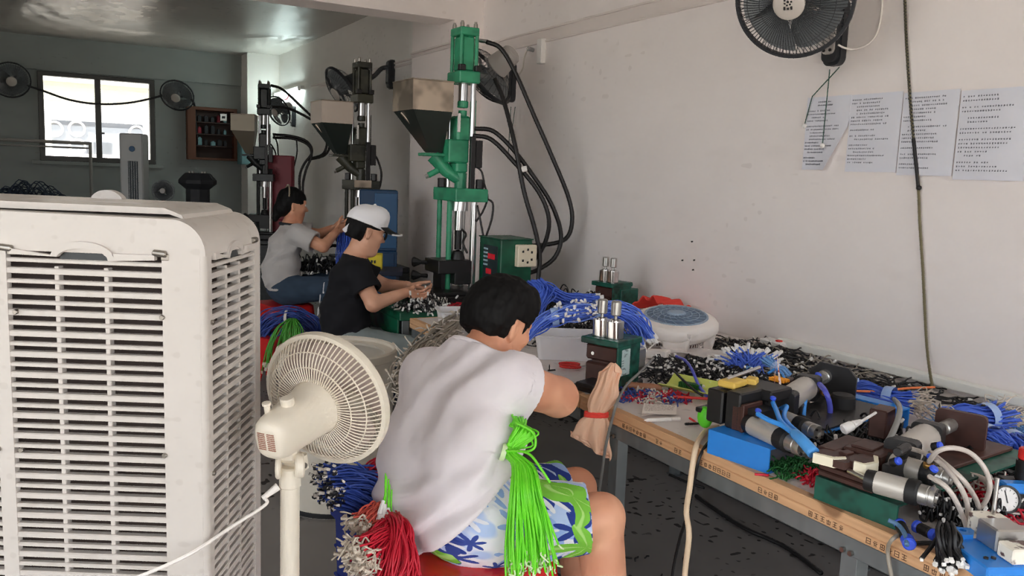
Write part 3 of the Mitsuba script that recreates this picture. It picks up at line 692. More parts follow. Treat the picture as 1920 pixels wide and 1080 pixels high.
# ---- two more people at the presses, both sitting in profile
def build_seated(j, hc, fwd, up, hs, skin, hands, shirt_mat, legs_mat, b, extras, label, hemdrop=.04, legrow=.014):
    j = {k: A(v) for k, v in j.items()}; hc = A(hc)
    HP, M, w, eyes = head_prims(hc, fwd, up, hs)
    P = body_prims(j, b); k = Kit()
    k.p('body', solve_person(P + HP, hands, .0065, .0032), skin, True); put_eyes(k, eyes)
    for y in (-1, 1): k.p('eyebrow', tube([w(.085, .016 * y, .021), w(.082, .032 * y, .026), w(.068, .048 * y, .021)], [.002, .0028, .0015], 6), 'mat_brow')
    lh = unit(j['hipL'] - j['hipR']); lat = unit(j['shL'] - j['shR']); up_t = unit(j['neck'] - j['pelvis'])
    # trousers
    sp = [rc(j['pelvis'] - lh * .065, j['pelvis'] + lh * .065, .118 * b, k=.05)]
    for s in 'RL': sp += [rc(j['hip' + s], j['kn' + s], .096 * b + legrow * .4, .064 * b + legrow, .04), rc(j['kn' + s], j['an' + s], .062 * b + legrow, .050 * b + legrow, .03)]
    sf = field(sp)
    def pants(p):
        d = sf(p) - .008 * (meshkit.fbm(p * 15, 3, 4) - .5)
        return np.maximum(np.maximum(d, plane(p, j['belly'] + A([0, 0, .05]), A([0, 0, 1.0]))), .10 - p[:, 2])
    lo, hi = bounds(sp); k.p('trousers', mesh_field(pants, lo, hi, .0065), legs_mat, True)
    tp = []
    for s in (-1, 1):
        tp += [rc(j['pelvis'] + s * lh * .07, j['belly'] + s * lat * .06, .122 * b, .118 * b, .05), rc(j['belly'] + s * lat * .06, j['chest'] + s * lat * .075, .118 * b, .112 * b, .05)]
    tp += [rc(j['chest'], j['neck'] - up_t * .02, .10 * b, .072 * b, .05), rc(j['shR'] + lat * .02, j['shL'] - lat * .02, .068 * b, k=.05)]
    fr = extras['sleeve']
    slv = {s: [rc(j['sh' + s], j['sh' + s] + (A(j['el' + s]) - j['sh' + s]) * (fr + .05), .068 * b, .078 * b)] for s in 'RL'}; slf = {s: field(slv[s]) for s in 'RL'}
    tf = field(tp)
    sl = {s: (j['sh' + s] + (j['el' + s] - j['sh' + s]) * fr, unit(j['el' + s] - j['sh' + s])) for s in 'RL'}
    armin = {s: field([rc(j['sh' + s], j['el' + s], .054 * b, .062 * b)]) for s in 'RL'}
    nk_o, nk_n = j['neck'] + up_t * .004, unit(unit(j['skull'] - j['neck']) + A([0, 0, .6]))
    hem_o = j['pelvis'] - up_t * hemdrop
    def shirt(p):
        q = np.stack([(p - j['chest']) @ lat, (p - j['chest']) @ np.cross(up_t, lat), (p - j['chest']) @ up_t], 1)
        f = np.sin(q[:, 2] * 48 + q[:, 1] * 30 + 7 * meshkit.noise(q * 8, 5)) * .006 + (meshkit.fbm(q * [12, 12, 7], 3, 6) - .5) * .014
        d = tf(p) - f
        for s in 'RL':
            o, a = sl[s]; e = np.maximum(slf[s](p) - .4 * f, plane(p, o, a))
            d = smin(d, np.maximum(e, -np.maximum(armin[s](p), -plane(p, o - a * .035, a))), .03)
        d = np.where(plane(p, j['belly'], up_t) < 0, np.maximum(d, plane(p, hem_o, -up_t)), d)
        return np.where(np.linalg.norm(p - j['neck'], axis=1) < .12, np.maximum(d, plane(p, nk_o, nk_n)), d)
    lo, hi = bounds(tp + slv['R'] + slv['L']); k.p('shirt', mesh_field(shirt, lo, hi, .006), shirt_mat, True)
    for s in 'RL':
        kn, an = j['kn' + s], j['an' + s]; fw = unit(A([kn[0] - j['pelvis'][0], kn[1] - j['pelvis'][1], 0])); f = A([an[0], an[1], .045])
        shp = [rc(f - fw * .045, f - fw * .0, .042, .044, .02), rc(f, f + fw * .15, .044, .034, .03)]
        lo, hi = bounds(shp); sfn = field(shp)
        k.p('shoe', mesh_field(lambda p: np.maximum(np.maximum(sfn(p), -p[:, 2] + .002), p[:, 2] - .085), lo, hi, .006), 'mat_shoe', True)
    extras['hair'](k, hc, M, w, hs, j)
    if 'more' in extras: extras['more'](k, hc, M, w, hs, j, lat, up_t, tf)
    k.put('person', label, 'person')
mat('mat_shoe', (40, 40, 44), .7)
mat('mat_cap_white', (236, 234, 236), .7)
mat('mat_cap_black', (22, 22, 24), .7)
mat('mat_print_white', (205, 205, 208), .7)

def cap_woman_hair(k, hc, M, w, hs, j):
    hp = [el(w(-.016, 0, .030), A([.103, .083, .090]) * hs, M), el(w(-.060, 0, -.02), A([.055, .070, .075]) * hs, M, .03)]
    hf = field(hp)
    def hair(p):
        q = (p - hc) @ M / hs
        d = hf(p) - .006 * (meshkit.fbm(q * [40, 40, 16], 3, 5) - .5) * 2
        jag = .012 * (meshkit.noise(q * [90, 90, 8], 4) - .5)
        d = np.maximum(d, -q[:, 2] - .075 + jag - np.minimum(q[:, 0], 0) * .2)
        d = np.maximum(d, np.minimum(q[:, 0] - .062 + jag, .02 - q[:, 2]))
        d = np.maximum(d, np.minimum(np.minimum(q[:, 0] + .034, .05 - q[:, 0]), -q[:, 2] + .018) - .004)
        return d
    lo, hi = bounds(hp); k.p('hair', mesh_field(hair, lo, hi, .0045), 'mat_hair', True)
    # strands over the forehead and tied at the nape
    st = [tube(spline([w(.080, y, .045), w(.096, y * 1.05, .01), w(.094, y * 1.1, -.025)], 5), [.004] * 10 + [.001], 5) for y in (-.05, -.044, -.036, .036, .044, .05)]
    k.p('fringe', J(*st), 'mat_hair', True, kind='stuff')
    # cap
    cp = [el(w(-.012, 0, .040), A([.114, .092, .100]) * hs, M), rc(w(.045, -.028, .095), w(.045, .028, .095), .045 * hs, k=.04)]
    cf = field(cp); cn = M @ unit([-.10, 0, -1.0]); co = w(0, 0, .028); ci = field([el(w(-.012, 0, .040), A([.106, .084, .092]) * hs, M)])
    lo, hi = bounds(cp)
    k.p('cap', mesh_field(lambda p: np.maximum(np.maximum(cf(p), plane(p, co, cn)), -ci(p)), lo, hi, .004), 'mat_cap_white', True, 'white baseball cap')
    def brim(u, v, dz=0):
        a = (u - .5) * 2.5; r0 = 1.0; x = .082 + .012 * np.cos(a) ; r = (.03 + .088 * np.cos(a * .62) * v)
        bx_, by_ = .098 * np.cos(a * .9) , .085 * np.sin(a)
        px_ = bx_ + v * .098 * np.cos(a * .55); py_ = by_ * (1 - .12 * v)
        pz_ = .052 - .016 * (by_ / .08) ** 2 - .052 * v + .030 * v * v + dz
        return px_, py_, pz_
    def bs(u, v): x, y, z = brim(u, v); return hc + np.stack([x, y, z], -1) * hs @ M.T
    k.p('cap__brim', thick(grid(bs, 24, 6), .003), 'mat_cap_black', True, 'black brim')
    ed = [w(*brim(A(u), A(1.0))) for u in np.linspace(0, 1, 30)]
    k.p('cap__brim_edge', tube(ed, .0045, 8), 'mat_cap_white', True)
    k.p('cap__strap', X(extr(rrect(.085, .026, .006), .003), frame(w(-.108, -.028, -.002), x=M @ A([.62, -.2, 1.0]), y=M @ A([-.9, -.2, .5]))), 'mat_cap_white')
    k.p('cap__button', ball(w(.005, 0, .143), .009 * hs, 2), 'mat_cap_white', True)
def woman_more(k, hc, M, w, hs, j, lat, up_t, tf):
    bk = -unit(np.cross(lat, up_t)); bk = bk if bk[0] < 0 else -bk
    o = j['belly'] + bk * .30 - lat * .02 + up_t * .05
    rr = np.random.default_rng(3); ms = []
    glyphs = ('22.', 'X')
    def on(p):      # slide a point forward onto the shirt
        p = A(p, float)
        for _ in range(40): p = p - bk * max(float(tf(p[None])[0]) - .009, -.02)
        return p
    for x, z, txt, h in ((-.10, .04, '22.', .05), (-.07, -.01, '//', .035)):
        for i, ch in enumerate(txt):
            tmn = tm(meshkit.text_mesh(ch, h, .004, True)); c0 = on(o + lat * (-x - .045 * i) + up_t * z)
            ms.append(X(tmn, frame(c0 - bk * .001, x=-lat, y=up_t)))
    for i in range(9):
        c0 = on(o + lat * (.11 - .02 * i) + up_t * (-.07 + .02 * rr.random()))
        ms.append(X(box((0, 0, 0), (.012, .02 + .04 * rr.random(), .004)), frame(c0, x=-lat, y=up_t + .4 * lat * (rr.random() - .5))))
    k.p('shirt__print', J(*ms), 'mat_print_white', False, 'white print on the back of the shirt', 'stuff')
jw = dict(pelvis=(1.340, 4.219, 0.527), belly=(1.341, 4.239, 0.665), chest=(1.371, 4.248, 0.829), neck=(1.393, 4.256, 0.961), skull=(1.425, 4.251, 1.041),
          shR=(1.362, 4.090, 0.891), shL=(1.448, 4.385, 0.874), elR=(1.408, 3.984, 0.745), wrR=(1.597, 4.014, 0.794), elL=(1.596, 4.347, 0.783), wrL=(1.687, 4.218, 0.797),
          hipR=(1.348, 4.118, 0.507), hipL=(1.381, 4.281, 0.481), knR=(1.613, 3.833, 0.508), knL=(1.766, 4.125, 0.478), anR=(1.625, 3.803, 0.129), anL=(1.773, 4.113, 0.053))
build_seated(jw, (1.457, 4.242, 1.098), unit([.93, -.02, -.26]), unit([.26, 0, .96]), .98, 'mat_skin_pale',
             [hand_prims(A(jw['wrR']), [.85, .15, -.25], [.1, .9, .6], .165, 32), hand_prims(A(jw['wrL']), [.85, -.2, -.3], [.1, -.9, .6], .165, 32, left=True)],
             'mat_shirt_black', 'mat_trousers_grey', 1.0, dict(sleeve=.62, hair=cap_woman_hair, more=woman_more), 'woman in white cap and black t-shirt sorting wire leads at the green press', hemdrop=.13)

def bun_hair(k, hc, M, w, hs, j):
    hp = [el(w(-.016, 0, .032), A([.106, .087, .094]) * hs, M), el(w(-.060, 0, -.02), A([.058, .074, .080]) * hs, M, .03), rc(w(-.10, 0, -.05), w(-.115, 0, -.12), .040 * hs, .024 * hs, .03)]
    hf = field(hp)
    def hair(p):
        q = (p - hc) @ M / hs
        d = hf(p) - .006 * (meshkit.fbm(q * [40, 40, 16], 3, 5) - .5) * 2
        jag = .012 * (meshkit.noise(q * [90, 90, 8], 4) - .5)
        d = np.maximum(d, np.minimum(q[:, 0] - .060 + jag, .040 - q[:, 2]))
        d = np.maximum(d, np.minimum(q[:, 0] - .045 + jag, .005 - q[:, 2]))
        return np.maximum(d, np.minimum(np.minimum(q[:, 0] + .03, .04 - q[:, 0]), -q[:, 2] + .012) - .004)
    lo, hi = bounds(hp); k.p('hair', mesh_field(hair, lo, hi, .0045), 'mat_hair', True)
    a = np.radians(np.linspace(-80, 80, 25))
    k.p('hairband', tube([w(-.055, .095 * math.sin(t), .035 + .100 * math.cos(t)) for t in a], .006 * hs, 8), 'mat_band', True)
mat('mat_band', (150, 138, 120), .5)
mat('mat_collar_dark', (36, 42, 48), .8)
def man_more(k, hc, M, w, hs, j, lat, up_t, tf):
    a = np.linspace(0, 2 * math.pi, 25)[:-1]; f = np.cross(lat, up_t); n0 = A(j['neck']) + up_t * .008
    k.p('shirt__collar', tube([n0 + lat * .066 * math.cos(t) + f * .066 * math.sin(t) + A([.10, 0, 0]) * .066 * 0 for t in a], .011, 8, True), 'mat_collar_dark', True, 'dark collar')
jm = dict(pelvis=(1.403, 5.842, 0.586), belly=(1.387, 5.869, 0.700), chest=(1.418, 5.877, 0.861), neck=(1.453, 5.880, 1.007), skull=(1.471, 5.882, 1.086),
          shR=(1.456, 5.675, 0.960), shL=(1.537, 6.021, 0.955), elR=(1.601, 5.560, 0.889), wrR=(1.732, 5.665, 0.990), elL=(1.687, 5.970, 0.936), wrL=(1.750, 5.863, 0.990),
          hipR=(1.406, 5.734, 0.567), hipL=(1.435, 5.911, 0.549), knR=(1.653, 5.489, 0.612), knL=(1.764, 5.818, 0.601), anR=(1.656, 5.451, 0.231), anL=(1.763, 5.776, 0.179))
build_seated(jm, (1.480, 5.888, 1.157), unit([.95, -.05, -.12]), unit([.12, 0, .98]), .95, 'mat_skin_boy',
             [hand_prims(A(jm['wrR']), [.75, .5, .3], [-.2, .5, .8], .16, 28), hand_prims(A(jm['wrL']), [.85, -.4, .1], [.1, -.8, .6], .16, 28, left=True)],
             'mat_shirt_grey', 'mat_jeans', 1.0, dict(sleeve=.66, hair=bun_hair, more=man_more), 'person in light grey polo shirt and jeans seated at the dark olive press')
# ---------------------------------------------------------------- workbench
def _lam(p, n, uv):
    t = pfbm(p.x * 9, p.y * 9, 0, 3); st = smoothstep(.72, .85, pfbm(p.x * 55, p.y * 55, 3, 2)) * .22
    return mix(mix(C3((214, 206, 202)), C3((202, 195, 192)), t), C3((120, 112, 108)), st)
mat('mat_laminate', proc(_lam), .45, spec=.4)
def _ply(p, n, uv):
    g = pn(p.x * 40, p.y * 4, p.z * 160); k = smoothstep(.8, .86, pn(p.x * 8, p.y * 14, p.z * 8))
    return mix(mix(C3((214, 172, 132)), C3((190, 146, 108)), g), C3((120, 84, 58)), k * .8)
mat('mat_pinewood', proc(_ply), .6, spec=.3)
def _steel(p, n, uv): return mix(C3((124, 130, 132)), C3((98, 104, 106)), pfbm(p.x * 8, p.y * 30, p.z * 12, 2))
mat('mat_steel_paint', proc(_steel), .42, .35)
mat('mat_print_brown', (92, 62, 44), .8)
mat('mat_black_metal', (34, 33, 34), .42, .2)
mat('mat_black_rubber', (20, 20, 21), .6)
mat('mat_alu', (188, 186, 182), .32, .85)
mat('mat_alu_bright', (214, 212, 210), .16, 1.0)
mat('mat_alu_cyl', (190, 184, 176), .4, .35)
mat('mat_blue_paint', (44, 128, 214), .35, spec=.5)
def _green_old(p, n, uv): return mix(C3((18, 84, 70)), C3((10, 52, 44)), smoothstep(.4, .7, pfbm(p.x * 26, p.y * 26, p.z * 26, 3)))
mat('mat_green_old', proc(_green_old), .4, spec=.5)
def _brown_old(p, n, uv): return mix(C3((84, 52, 44)), C3((54, 36, 33)), pfbm(p.x * 30, p.y * 30, p.z * 30, 3))
mat('mat_brown_metal', proc(_brown_old), .45, .2)
mat('mat_ivory', (232, 224, 200), .6)
mat('mat_white_plastic', (226, 222, 218), .4)
mat('mat_grey_plastic', (150, 150, 150), .45)
mat('mat_blue_tube', (60, 150, 236), .25, spec=.6)
mat('mat_purple_tube', (86, 92, 200), .3)
mat('mat_clear_tube', (188, 178, 170), .2, spec=.7)
mat('mat_blue_fitting', (52, 84, 210), .35)
mat('mat_brass', (206, 160, 92), .3, .9)
mat('mat_red_plastic', (206, 44, 40), .4)
mat('mat_yellow_tape', (214, 178, 84), .5)
mat('mat_orange', (240, 158, 36), .5)
mat('mat_lime', (96, 214, 48), .45)
ZT = .74
def glyph(rr, h):
    """a made-up square character of thin strokes in the xy plane"""
    s, t = h, h * .11; m = []
    def hb(y, x0=0, x1=1): m.append(box((s * (x0 + x1) / 2, s * y, 0), (s * (x1 - x0), t, .0006)))
    def vb(x, y0=0, y1=1): m.append(box((s * x, s * (y0 + y1) / 2, 0), (t, s * (y1 - y0), .0006)))
    c = rr.integers(0, 5)
    if c == 0: hb(.02); hb(.98); vb(.05); vb(.95); hb(.5)
    elif c == 1: hb(.98); hb(.5, .1, .9); hb(.05); vb(.5)
    elif c == 2: hb(.7); vb(.5); vb(.15, 0, .7); vb(.85, 0, .7); hb(.02, .15, .85)
    elif c == 3: hb(.98, .05, .95); vb(.1); vb(.5, 0, .98); vb(.9); hb(.45, .1, .9); hb(.02, .1, .9)
    else: hb(.9, .2, .8); hb(.6); vb(.3, 0, .6); vb(.7, 0, .6); hb(.25, .3, .7)
    return J(*m)
def workbench(name, y0, y1, legs, label, letters=True):
    k = Kit(); x0 = 1.442
    k.p('tabletop', bx(x0 + .022, 2.665, y0, y1, ZT - .02, ZT, .001), 'mat_laminate', False)
    k.p('edge_strip', J(bx(x0 - .004, x0 + .024, y0, y1, ZT - .021, ZT + .0015, .002), bx(x0 - .002, x0 + .02, y0, y1, ZT - .044, ZT - .022, .002)), 'mat_pinewood', 20, 'pine edge strip')
    k.p('edge_strip', bx(x0, 2.66, y1 - .001, y1 + .016, ZT - .044, ZT, .002), 'mat_pinewood', 20)
    k.p('rail', J(bx(x0 + .004, x0 + .044, y0, y1, ZT - .088, ZT - .045, .003), bx(x0 + .03, x0 + .05, y0, y1, ZT - .088, ZT - .083)), 'mat_steel_paint', 20)
    k.p('rail', bx(2.60, 2.64, y0, y1, ZT - .088, ZT - .045, .003), 'mat_steel_paint', 20)
    for y in legs:
        for x in (x0 + .006, 2.6):
            k.p('leg', J(bx(x, x + .038, y - .003, y + .003, 0, ZT - .046, .001), bx(x, x + .005, y, y + .038, 0, ZT - .046, .001), bx(x - .004, x + .05, y - .01, y + .05, 0, .006)), 'mat_steel_paint', 20)
        k.p('crossbar', bx(x0 + .02, 2.62, y, y + .03, ZT - .09, ZT - .05, .003), 'mat_steel_paint', 20)
        for q in (.010, .030): k.p('bolt', cyl((x0 + .003, y + q, ZT - .078), (x0 - .004, y + q, ZT - .078), .006, n=6), 'mat_screw')
    if letters:
        rr = np.random.default_rng(5); ms = []
        for a, n in ((1.90, 7), (1.745, 2), (1.665, 2), (1.565, 7), (1.36, 4), (1.21, 6), (1.06, 6), (.93, 5)):
            for i in range(n):
                ms.append(X(glyph(rr, .011), frame((x0 - .0024, a - i * .0165, ZT - .0385), x=(0, -1, 0), y=(0, 0, 1))))
        k.p('edge_print', J(*ms), 'mat_print_brown', False, 'stamped characters along the edge', 'stuff')
    return k.put(name, label, 'table')
workbench('workbench', .2, 2.115, (1.93, 1.085, .3), 'long white-topped workbench with pine edge and grey steel frame along the right wall')
workbench('workbench', 2.135, 3.56, (3.0, 3.46), 'second white-topped workbench behind the seated boy, beyond the cloth bag', False)

# ---------------------------------------------------------------- pneumatic jigs
def pneu(k, p0, p1, r, mat_body='mat_alu_cyl', rear=True, head=None):
    """an air cylinder from p0 to p1: front cap, barrel, rear cap with four tie nuts"""
    p0, p1 = A(p0, float), A(p1, float); L = np.linalg.norm(p1 - p0); F = frame(p0, z=p1 - p0)
    c = .16 * L
    k.p('cylinder_barrel', X(lathe([(r * .96, c * .9), (r, c), (r, L - c), (r * .96, L - c * .9)], 28), F), mat_body)
    for z in ((0, c), (L - c, L)):
        k.p('cylinder_cap', X(extr(rrect(2.02 * r, 2.02 * r, r * .35, 4), z[1] - z[0]), F @ trans(0, 0, z[0])), 'mat_black_metal', 25)
def pneu_round(k, p0, p1, r, tail=True):
    p0, p1 = A(p0, float), A(p1, float); L = np.linalg.norm(p1 - p0); F = frame(p0, z=p1 - p0)
    k.p('cylinder_head', X(lathe([(0, -.012), (r * .9, -.012), (r * .95, 0), (r * .95, .012), (0, .012)], 28), F), 'mat_black_metal')
    k.p('cylinder_barrel', X(lathe([(r * .97, .008), (r, .012), (r, L * .56), (r * .97, L * .58)], 32), F), 'mat_alu_cyl')
    k.p('cylinder_collar', X(lathe([(0, L * .56), (r * 1.06, L * .56), (r * 1.1, L * .60), (r * 1.1, L * .72), (r * .95, L * .75), (0, L * .75)], 32), F), 'mat_black_rubber')
    if tail:
        k.p('cylinder_end_cap', X(lathe([(0, L * .74), (r * .82, L * .74), (r * .86, L * .76), (r * .86, L * .88), (r * .8, L * .89), (r * .8, L * .91), (r * .86, L * .92), (r * .86, L * .97), (r * .8, L), (r * .5, L), (r * .45, L * .97), (0, L * .97)], 32), F), 'mat_alu')
        for a in range(4): k.p('end_screw', X(cyl((r * .62 * math.cos(a * 1.57 + .8), r * .62 * math.sin(a * 1.57 + .8), L), (r * .62 * math.cos(a * 1.57 + .8), r * .62 * math.sin(a * 1.57 + .8), L + .004), r * .14, n=8), F), 'mat_black_metal')
def hose(k, name, pts, r, m, n=7, label=None): return k.p(name, tube(spline(pts, n), r, 8), m, True, label)
def fitting(k, p, d, r=.009, L=.022, m='mat_black_rubber', ringm='mat_blue_fitting'):
    p = A(p, float); d = unit(d)
    f = k.p('hose_fitting', cyl(p, p + d * L * .6, r, n=14, b=.001), m)
    k.p('fitting_ring', cyl(p + d * L * .6, p + d * L, r * .95, n=16, b=.002), ringm)
def channel(k, F, w, L, h, m, t=.004, lip=.035):
    """bent sheet base: front wall, top plate and bottom lip, open at both ends"""
    pr = sg.Polygon([(0, 0), (0, h), (L, h), (L, 0), (L - t, 0), (L - t, h - t), (t, h - t), (t, t), (lip, t), (lip, 0)])
    k.p('base', X(extr(pr, w), F @ frame((0, 0, 0), x=(1, 0, 0), y=(0, 0, 1))), m, 25)
def jig_blue():
    k = Kit(); F = np.eye(4); F[:3, 0] = unit([.985, .17, 0]); F[:3, 1] = unit([.17, -.985, 0]); F[:3, 2] = [0, 0, -1]; F[:3, 3] = [1.434, 1.535, ZT + .001]
    G = frame((1.434, 1.535, ZT + .001), x=(.985, .17, 0), y=(-.17, .985, 0))       # y runs away from the camera here
    channel(k, G, .18, .68, .062, 'mat_blue_paint')
    def B(x0, x1, y0, y1, z0, z1, b=.003): return X(bx(x0, x1, -y0, -y1, z0, z1, b), G)
    k.p('top_liner', B(.20, .60, .006, .172, .0622, .068, .002), 'mat_black_metal', 20)
    k.p('rear_riser', B(.61, .66, .01, .17, .063, .070), 'mat_blue_paint')
    k.p('jaw_block', J(B(.055, .15, -.055, -.005, .0625, .150, .004), B(.15, .26, -.045, -.005, .0625, .140, .004)), 'mat_black_metal', 20)
    k.p('jaw_block', J(B(.05, .15, .008, .052, .0625, .158, .004), B(.15, .27, .01, .06, .0625, .145, .004)), 'mat_black_metal', 20)
    k.p('jaw_block', X(extr([(0, 0), (.075, 0), (.095, .02), (.095, .045), (.07, .06), (0, .06)], .05), G @ frame((.062, -.058, .064), x=(1, 0, 0), y=(0, 0, 1))), 'mat_black_metal', 20)
    k.p('guide_block', B(.14, .235, -.03, .080, .128, .158, .004), 'mat_black_metal', 20)
    k.p('bracket_plate', J(B(.045, .125, .058, .068, .0625, .134, .002), B(.05, .058, .03, .062, .0625, .125, .002)), 'mat_brown_metal', 20)
    k.p('clamp_cap', X(ball((0, 0, 0), (.018, .024, .030), 2), trans(*(A((1.531, 1.656, 0.790))))), 'mat_lime', True, 'lime green rubber cap')
    k.p('guide_rod', X(cyl((.10, .03, .172), (.27, .05, .180), .005), G), 'mat_alu_bright')
    k.p('tape_wrap', J(X(bx(.08, .15, -.02, .03, .154, .172, .005), G @ rotm((0, 0, 1), 8)), X(bx(.155, .20, -.02, .01, .14, .172, .004), G @ rotm((0, 0, 1), 25, (.15, 0, .14)))), 'mat_yellow_tape', 20, 'ochre tape wrap')
    k.p('slide_rail', J(X(bx(.26, .48, .02, .05, .10, .122, .003), G @ rotm((0, 0, 1), 4))), 'mat_brown_metal', 20)
    k.p('sensor', J(X(bx(.36, .40, .035, .075, .10, .125, .003), G)), 'mat_black_metal', 20)
    for q in (0, .012, .024): k.p('sensor_fin', X(bx(.362 + q, .370 + q, .03, .08, .126, .136, .002), G), 'mat_orange', 20, 'orange fin')
    # cylinders
    pneu_round(k, (1.504, 1.462, 0.828), (1.483, 1.274, 0.828), .0245)
    pneu_round(k, (1.646, 1.528, 0.822), (1.629, 1.359, 0.822), .0215)
    k.p('cylinder_clamp', X(bx(.1, .17, .105, .125, .062, .075, .002), G), 'mat_black_metal', 20)
    p0, p1 = A((1.668, 1.518, 0.850)), A((1.892, 1.630, 0.850)); ax = unit(p1 - p0)
    pneu(k, p0 - ax * .01, p1 + ax * .01, .034)
    k.p('label_sticker', X(grid(lambda u, v: np.stack([.0345 * np.cos(1.2 + v * .75), .0345 * np.sin(1.2 + v * .75), .07 + u * .08], -1), 2, 8), frame(p0, z=ax, x=np.cross([0, 0, 1], ax))), 'mat_sticker_red', True)
    p2 = A((2.018, 1.677, 0.860))
    k.p('piston_rod', cyl(p1, p2, .009), 'mat_alu_bright')
    k.p('clevis', J(cyl(p1 + (p2 - p1) * .35, p1 + (p2 - p1) * .8, .015, n=8, b=.002), cyl(p2 - (p2 - p1) * .2, p2, .02, n=20, b=.003)), 'mat_alu')
    N = frame(p2 + A([.0, -.015, -.035]), x=np.cross(ax, [0, 0, 1]), y=(0, 0, 1))
    k.p('stop_plate', X(extr([(-.06, -.05), (.075, -.05), (.075, .04), (.05, .068), (-.03, .075), (-.06, .05)], .014), N @ trans(0, 0, -.012)), 'mat_black_metal', 20)
    k.p('cylinder_support', X(J(bx(-.035, .035, -.055, .0, -.02, .06, .003)), frame((p0 + p1) / 2 + A([0, 0, -.012]), x=np.cross(ax, [0, 0, 1]), y=(0, 0, 1))), 'mat_black_metal', 20)
    # hoses
    fitting(k, (1.495, 1.438, 0.855), [.1, -.2, 1], .008)
    hose(k, 'hose', [(1.479, 1.419, 0.870), (1.471, 1.377, 0.868), (1.473, 1.329, 0.865), (1.448, 1.262, 0.860), (1.436, 1.213, 0.845)], .0062, 'mat_blue_tube')
    fitting(k, (1.584, 1.477, 0.868), [0, -.3, 1], .008)
    hose(k, 'hose', [(1.590, 1.480, 0.875), (1.546, 1.423, 0.870), (1.496, 1.361, 0.866), (1.473, 1.312, 0.862), (1.445, 1.247, 0.855), (1.442, 1.212, 0.842)], .0062, 'mat_blue_tube')
    hose(k, 'hose', [(1.629, 1.485, 0.850), (1.616, 1.455, 0.865), (1.563, 1.413, 0.860), (1.513, 1.352, 0.860), (1.486, 1.292, 0.855), (1.446, 1.209, 0.840)], .0058, 'mat_blue_tube')
    fitting(k, (1.882, 1.601, 0.830), [0, -.3, 1], .009)
    hose(k, 'hose', [(1.861, 1.586, 0.845), (1.805, 1.559, 0.845), (1.765, 1.529, 0.830), (1.749, 1.514, 0.800)], .0062, 'mat_blue_tube')
    fitting(k, (1.943, 1.649, 0.860), [0, -.4, 1], .010)
    hose(k, 'hose', [(1.876, 1.579, 0.870), (1.836, 1.522, 0.865), (1.843, 1.510, 0.830), (1.849, 1.511, 0.790)], .0075, 'mat_purple_tube')
    k.p('speed_valve', J(cyl((1.921, 1.615, 0.840), (1.901, 1.579, 0.840), .008), cyl((1.901, 1.579, 0.840), (1.892, 1.558, 0.840), .006)), 'mat_brass')
    hose(k, 'hose', [(2.064, 1.949, 0.800), (2.072, 1.922, 0.820), (2.034, 1.858, 0.820), (2.006, 1.820, 0.800), (1.987, 1.804, 0.780)], .0045, 'mat_blue_tube')
    k.p('hose_wrap', tube(spline([(1.455, 1.281, 0.866), (1.439, 1.243, 0.862), (1.435, 1.206, 0.845)], 5), np.linspace(.012, .014, 11), 10), 'mat_blue_wrap', True, 'blue plastic wrap')
    return k.put('clamping_jig', 'pneumatic clamping jig with bright blue sheet base and black jaws on the workbench', 'machine', 'pneumatic jigs on the workbench')
mat('mat_sticker_red', proc(lambda p, n, uv: mix(C3((222, 206, 200)), C3((150, 60, 56)), smoothstep(.55, .6, pn(p.x * 160, p.y * 160, p.z * 60)))), .5)
mat('mat_blue_wrap', (74, 148, 216), .3, spec=.6)
jig_blue()
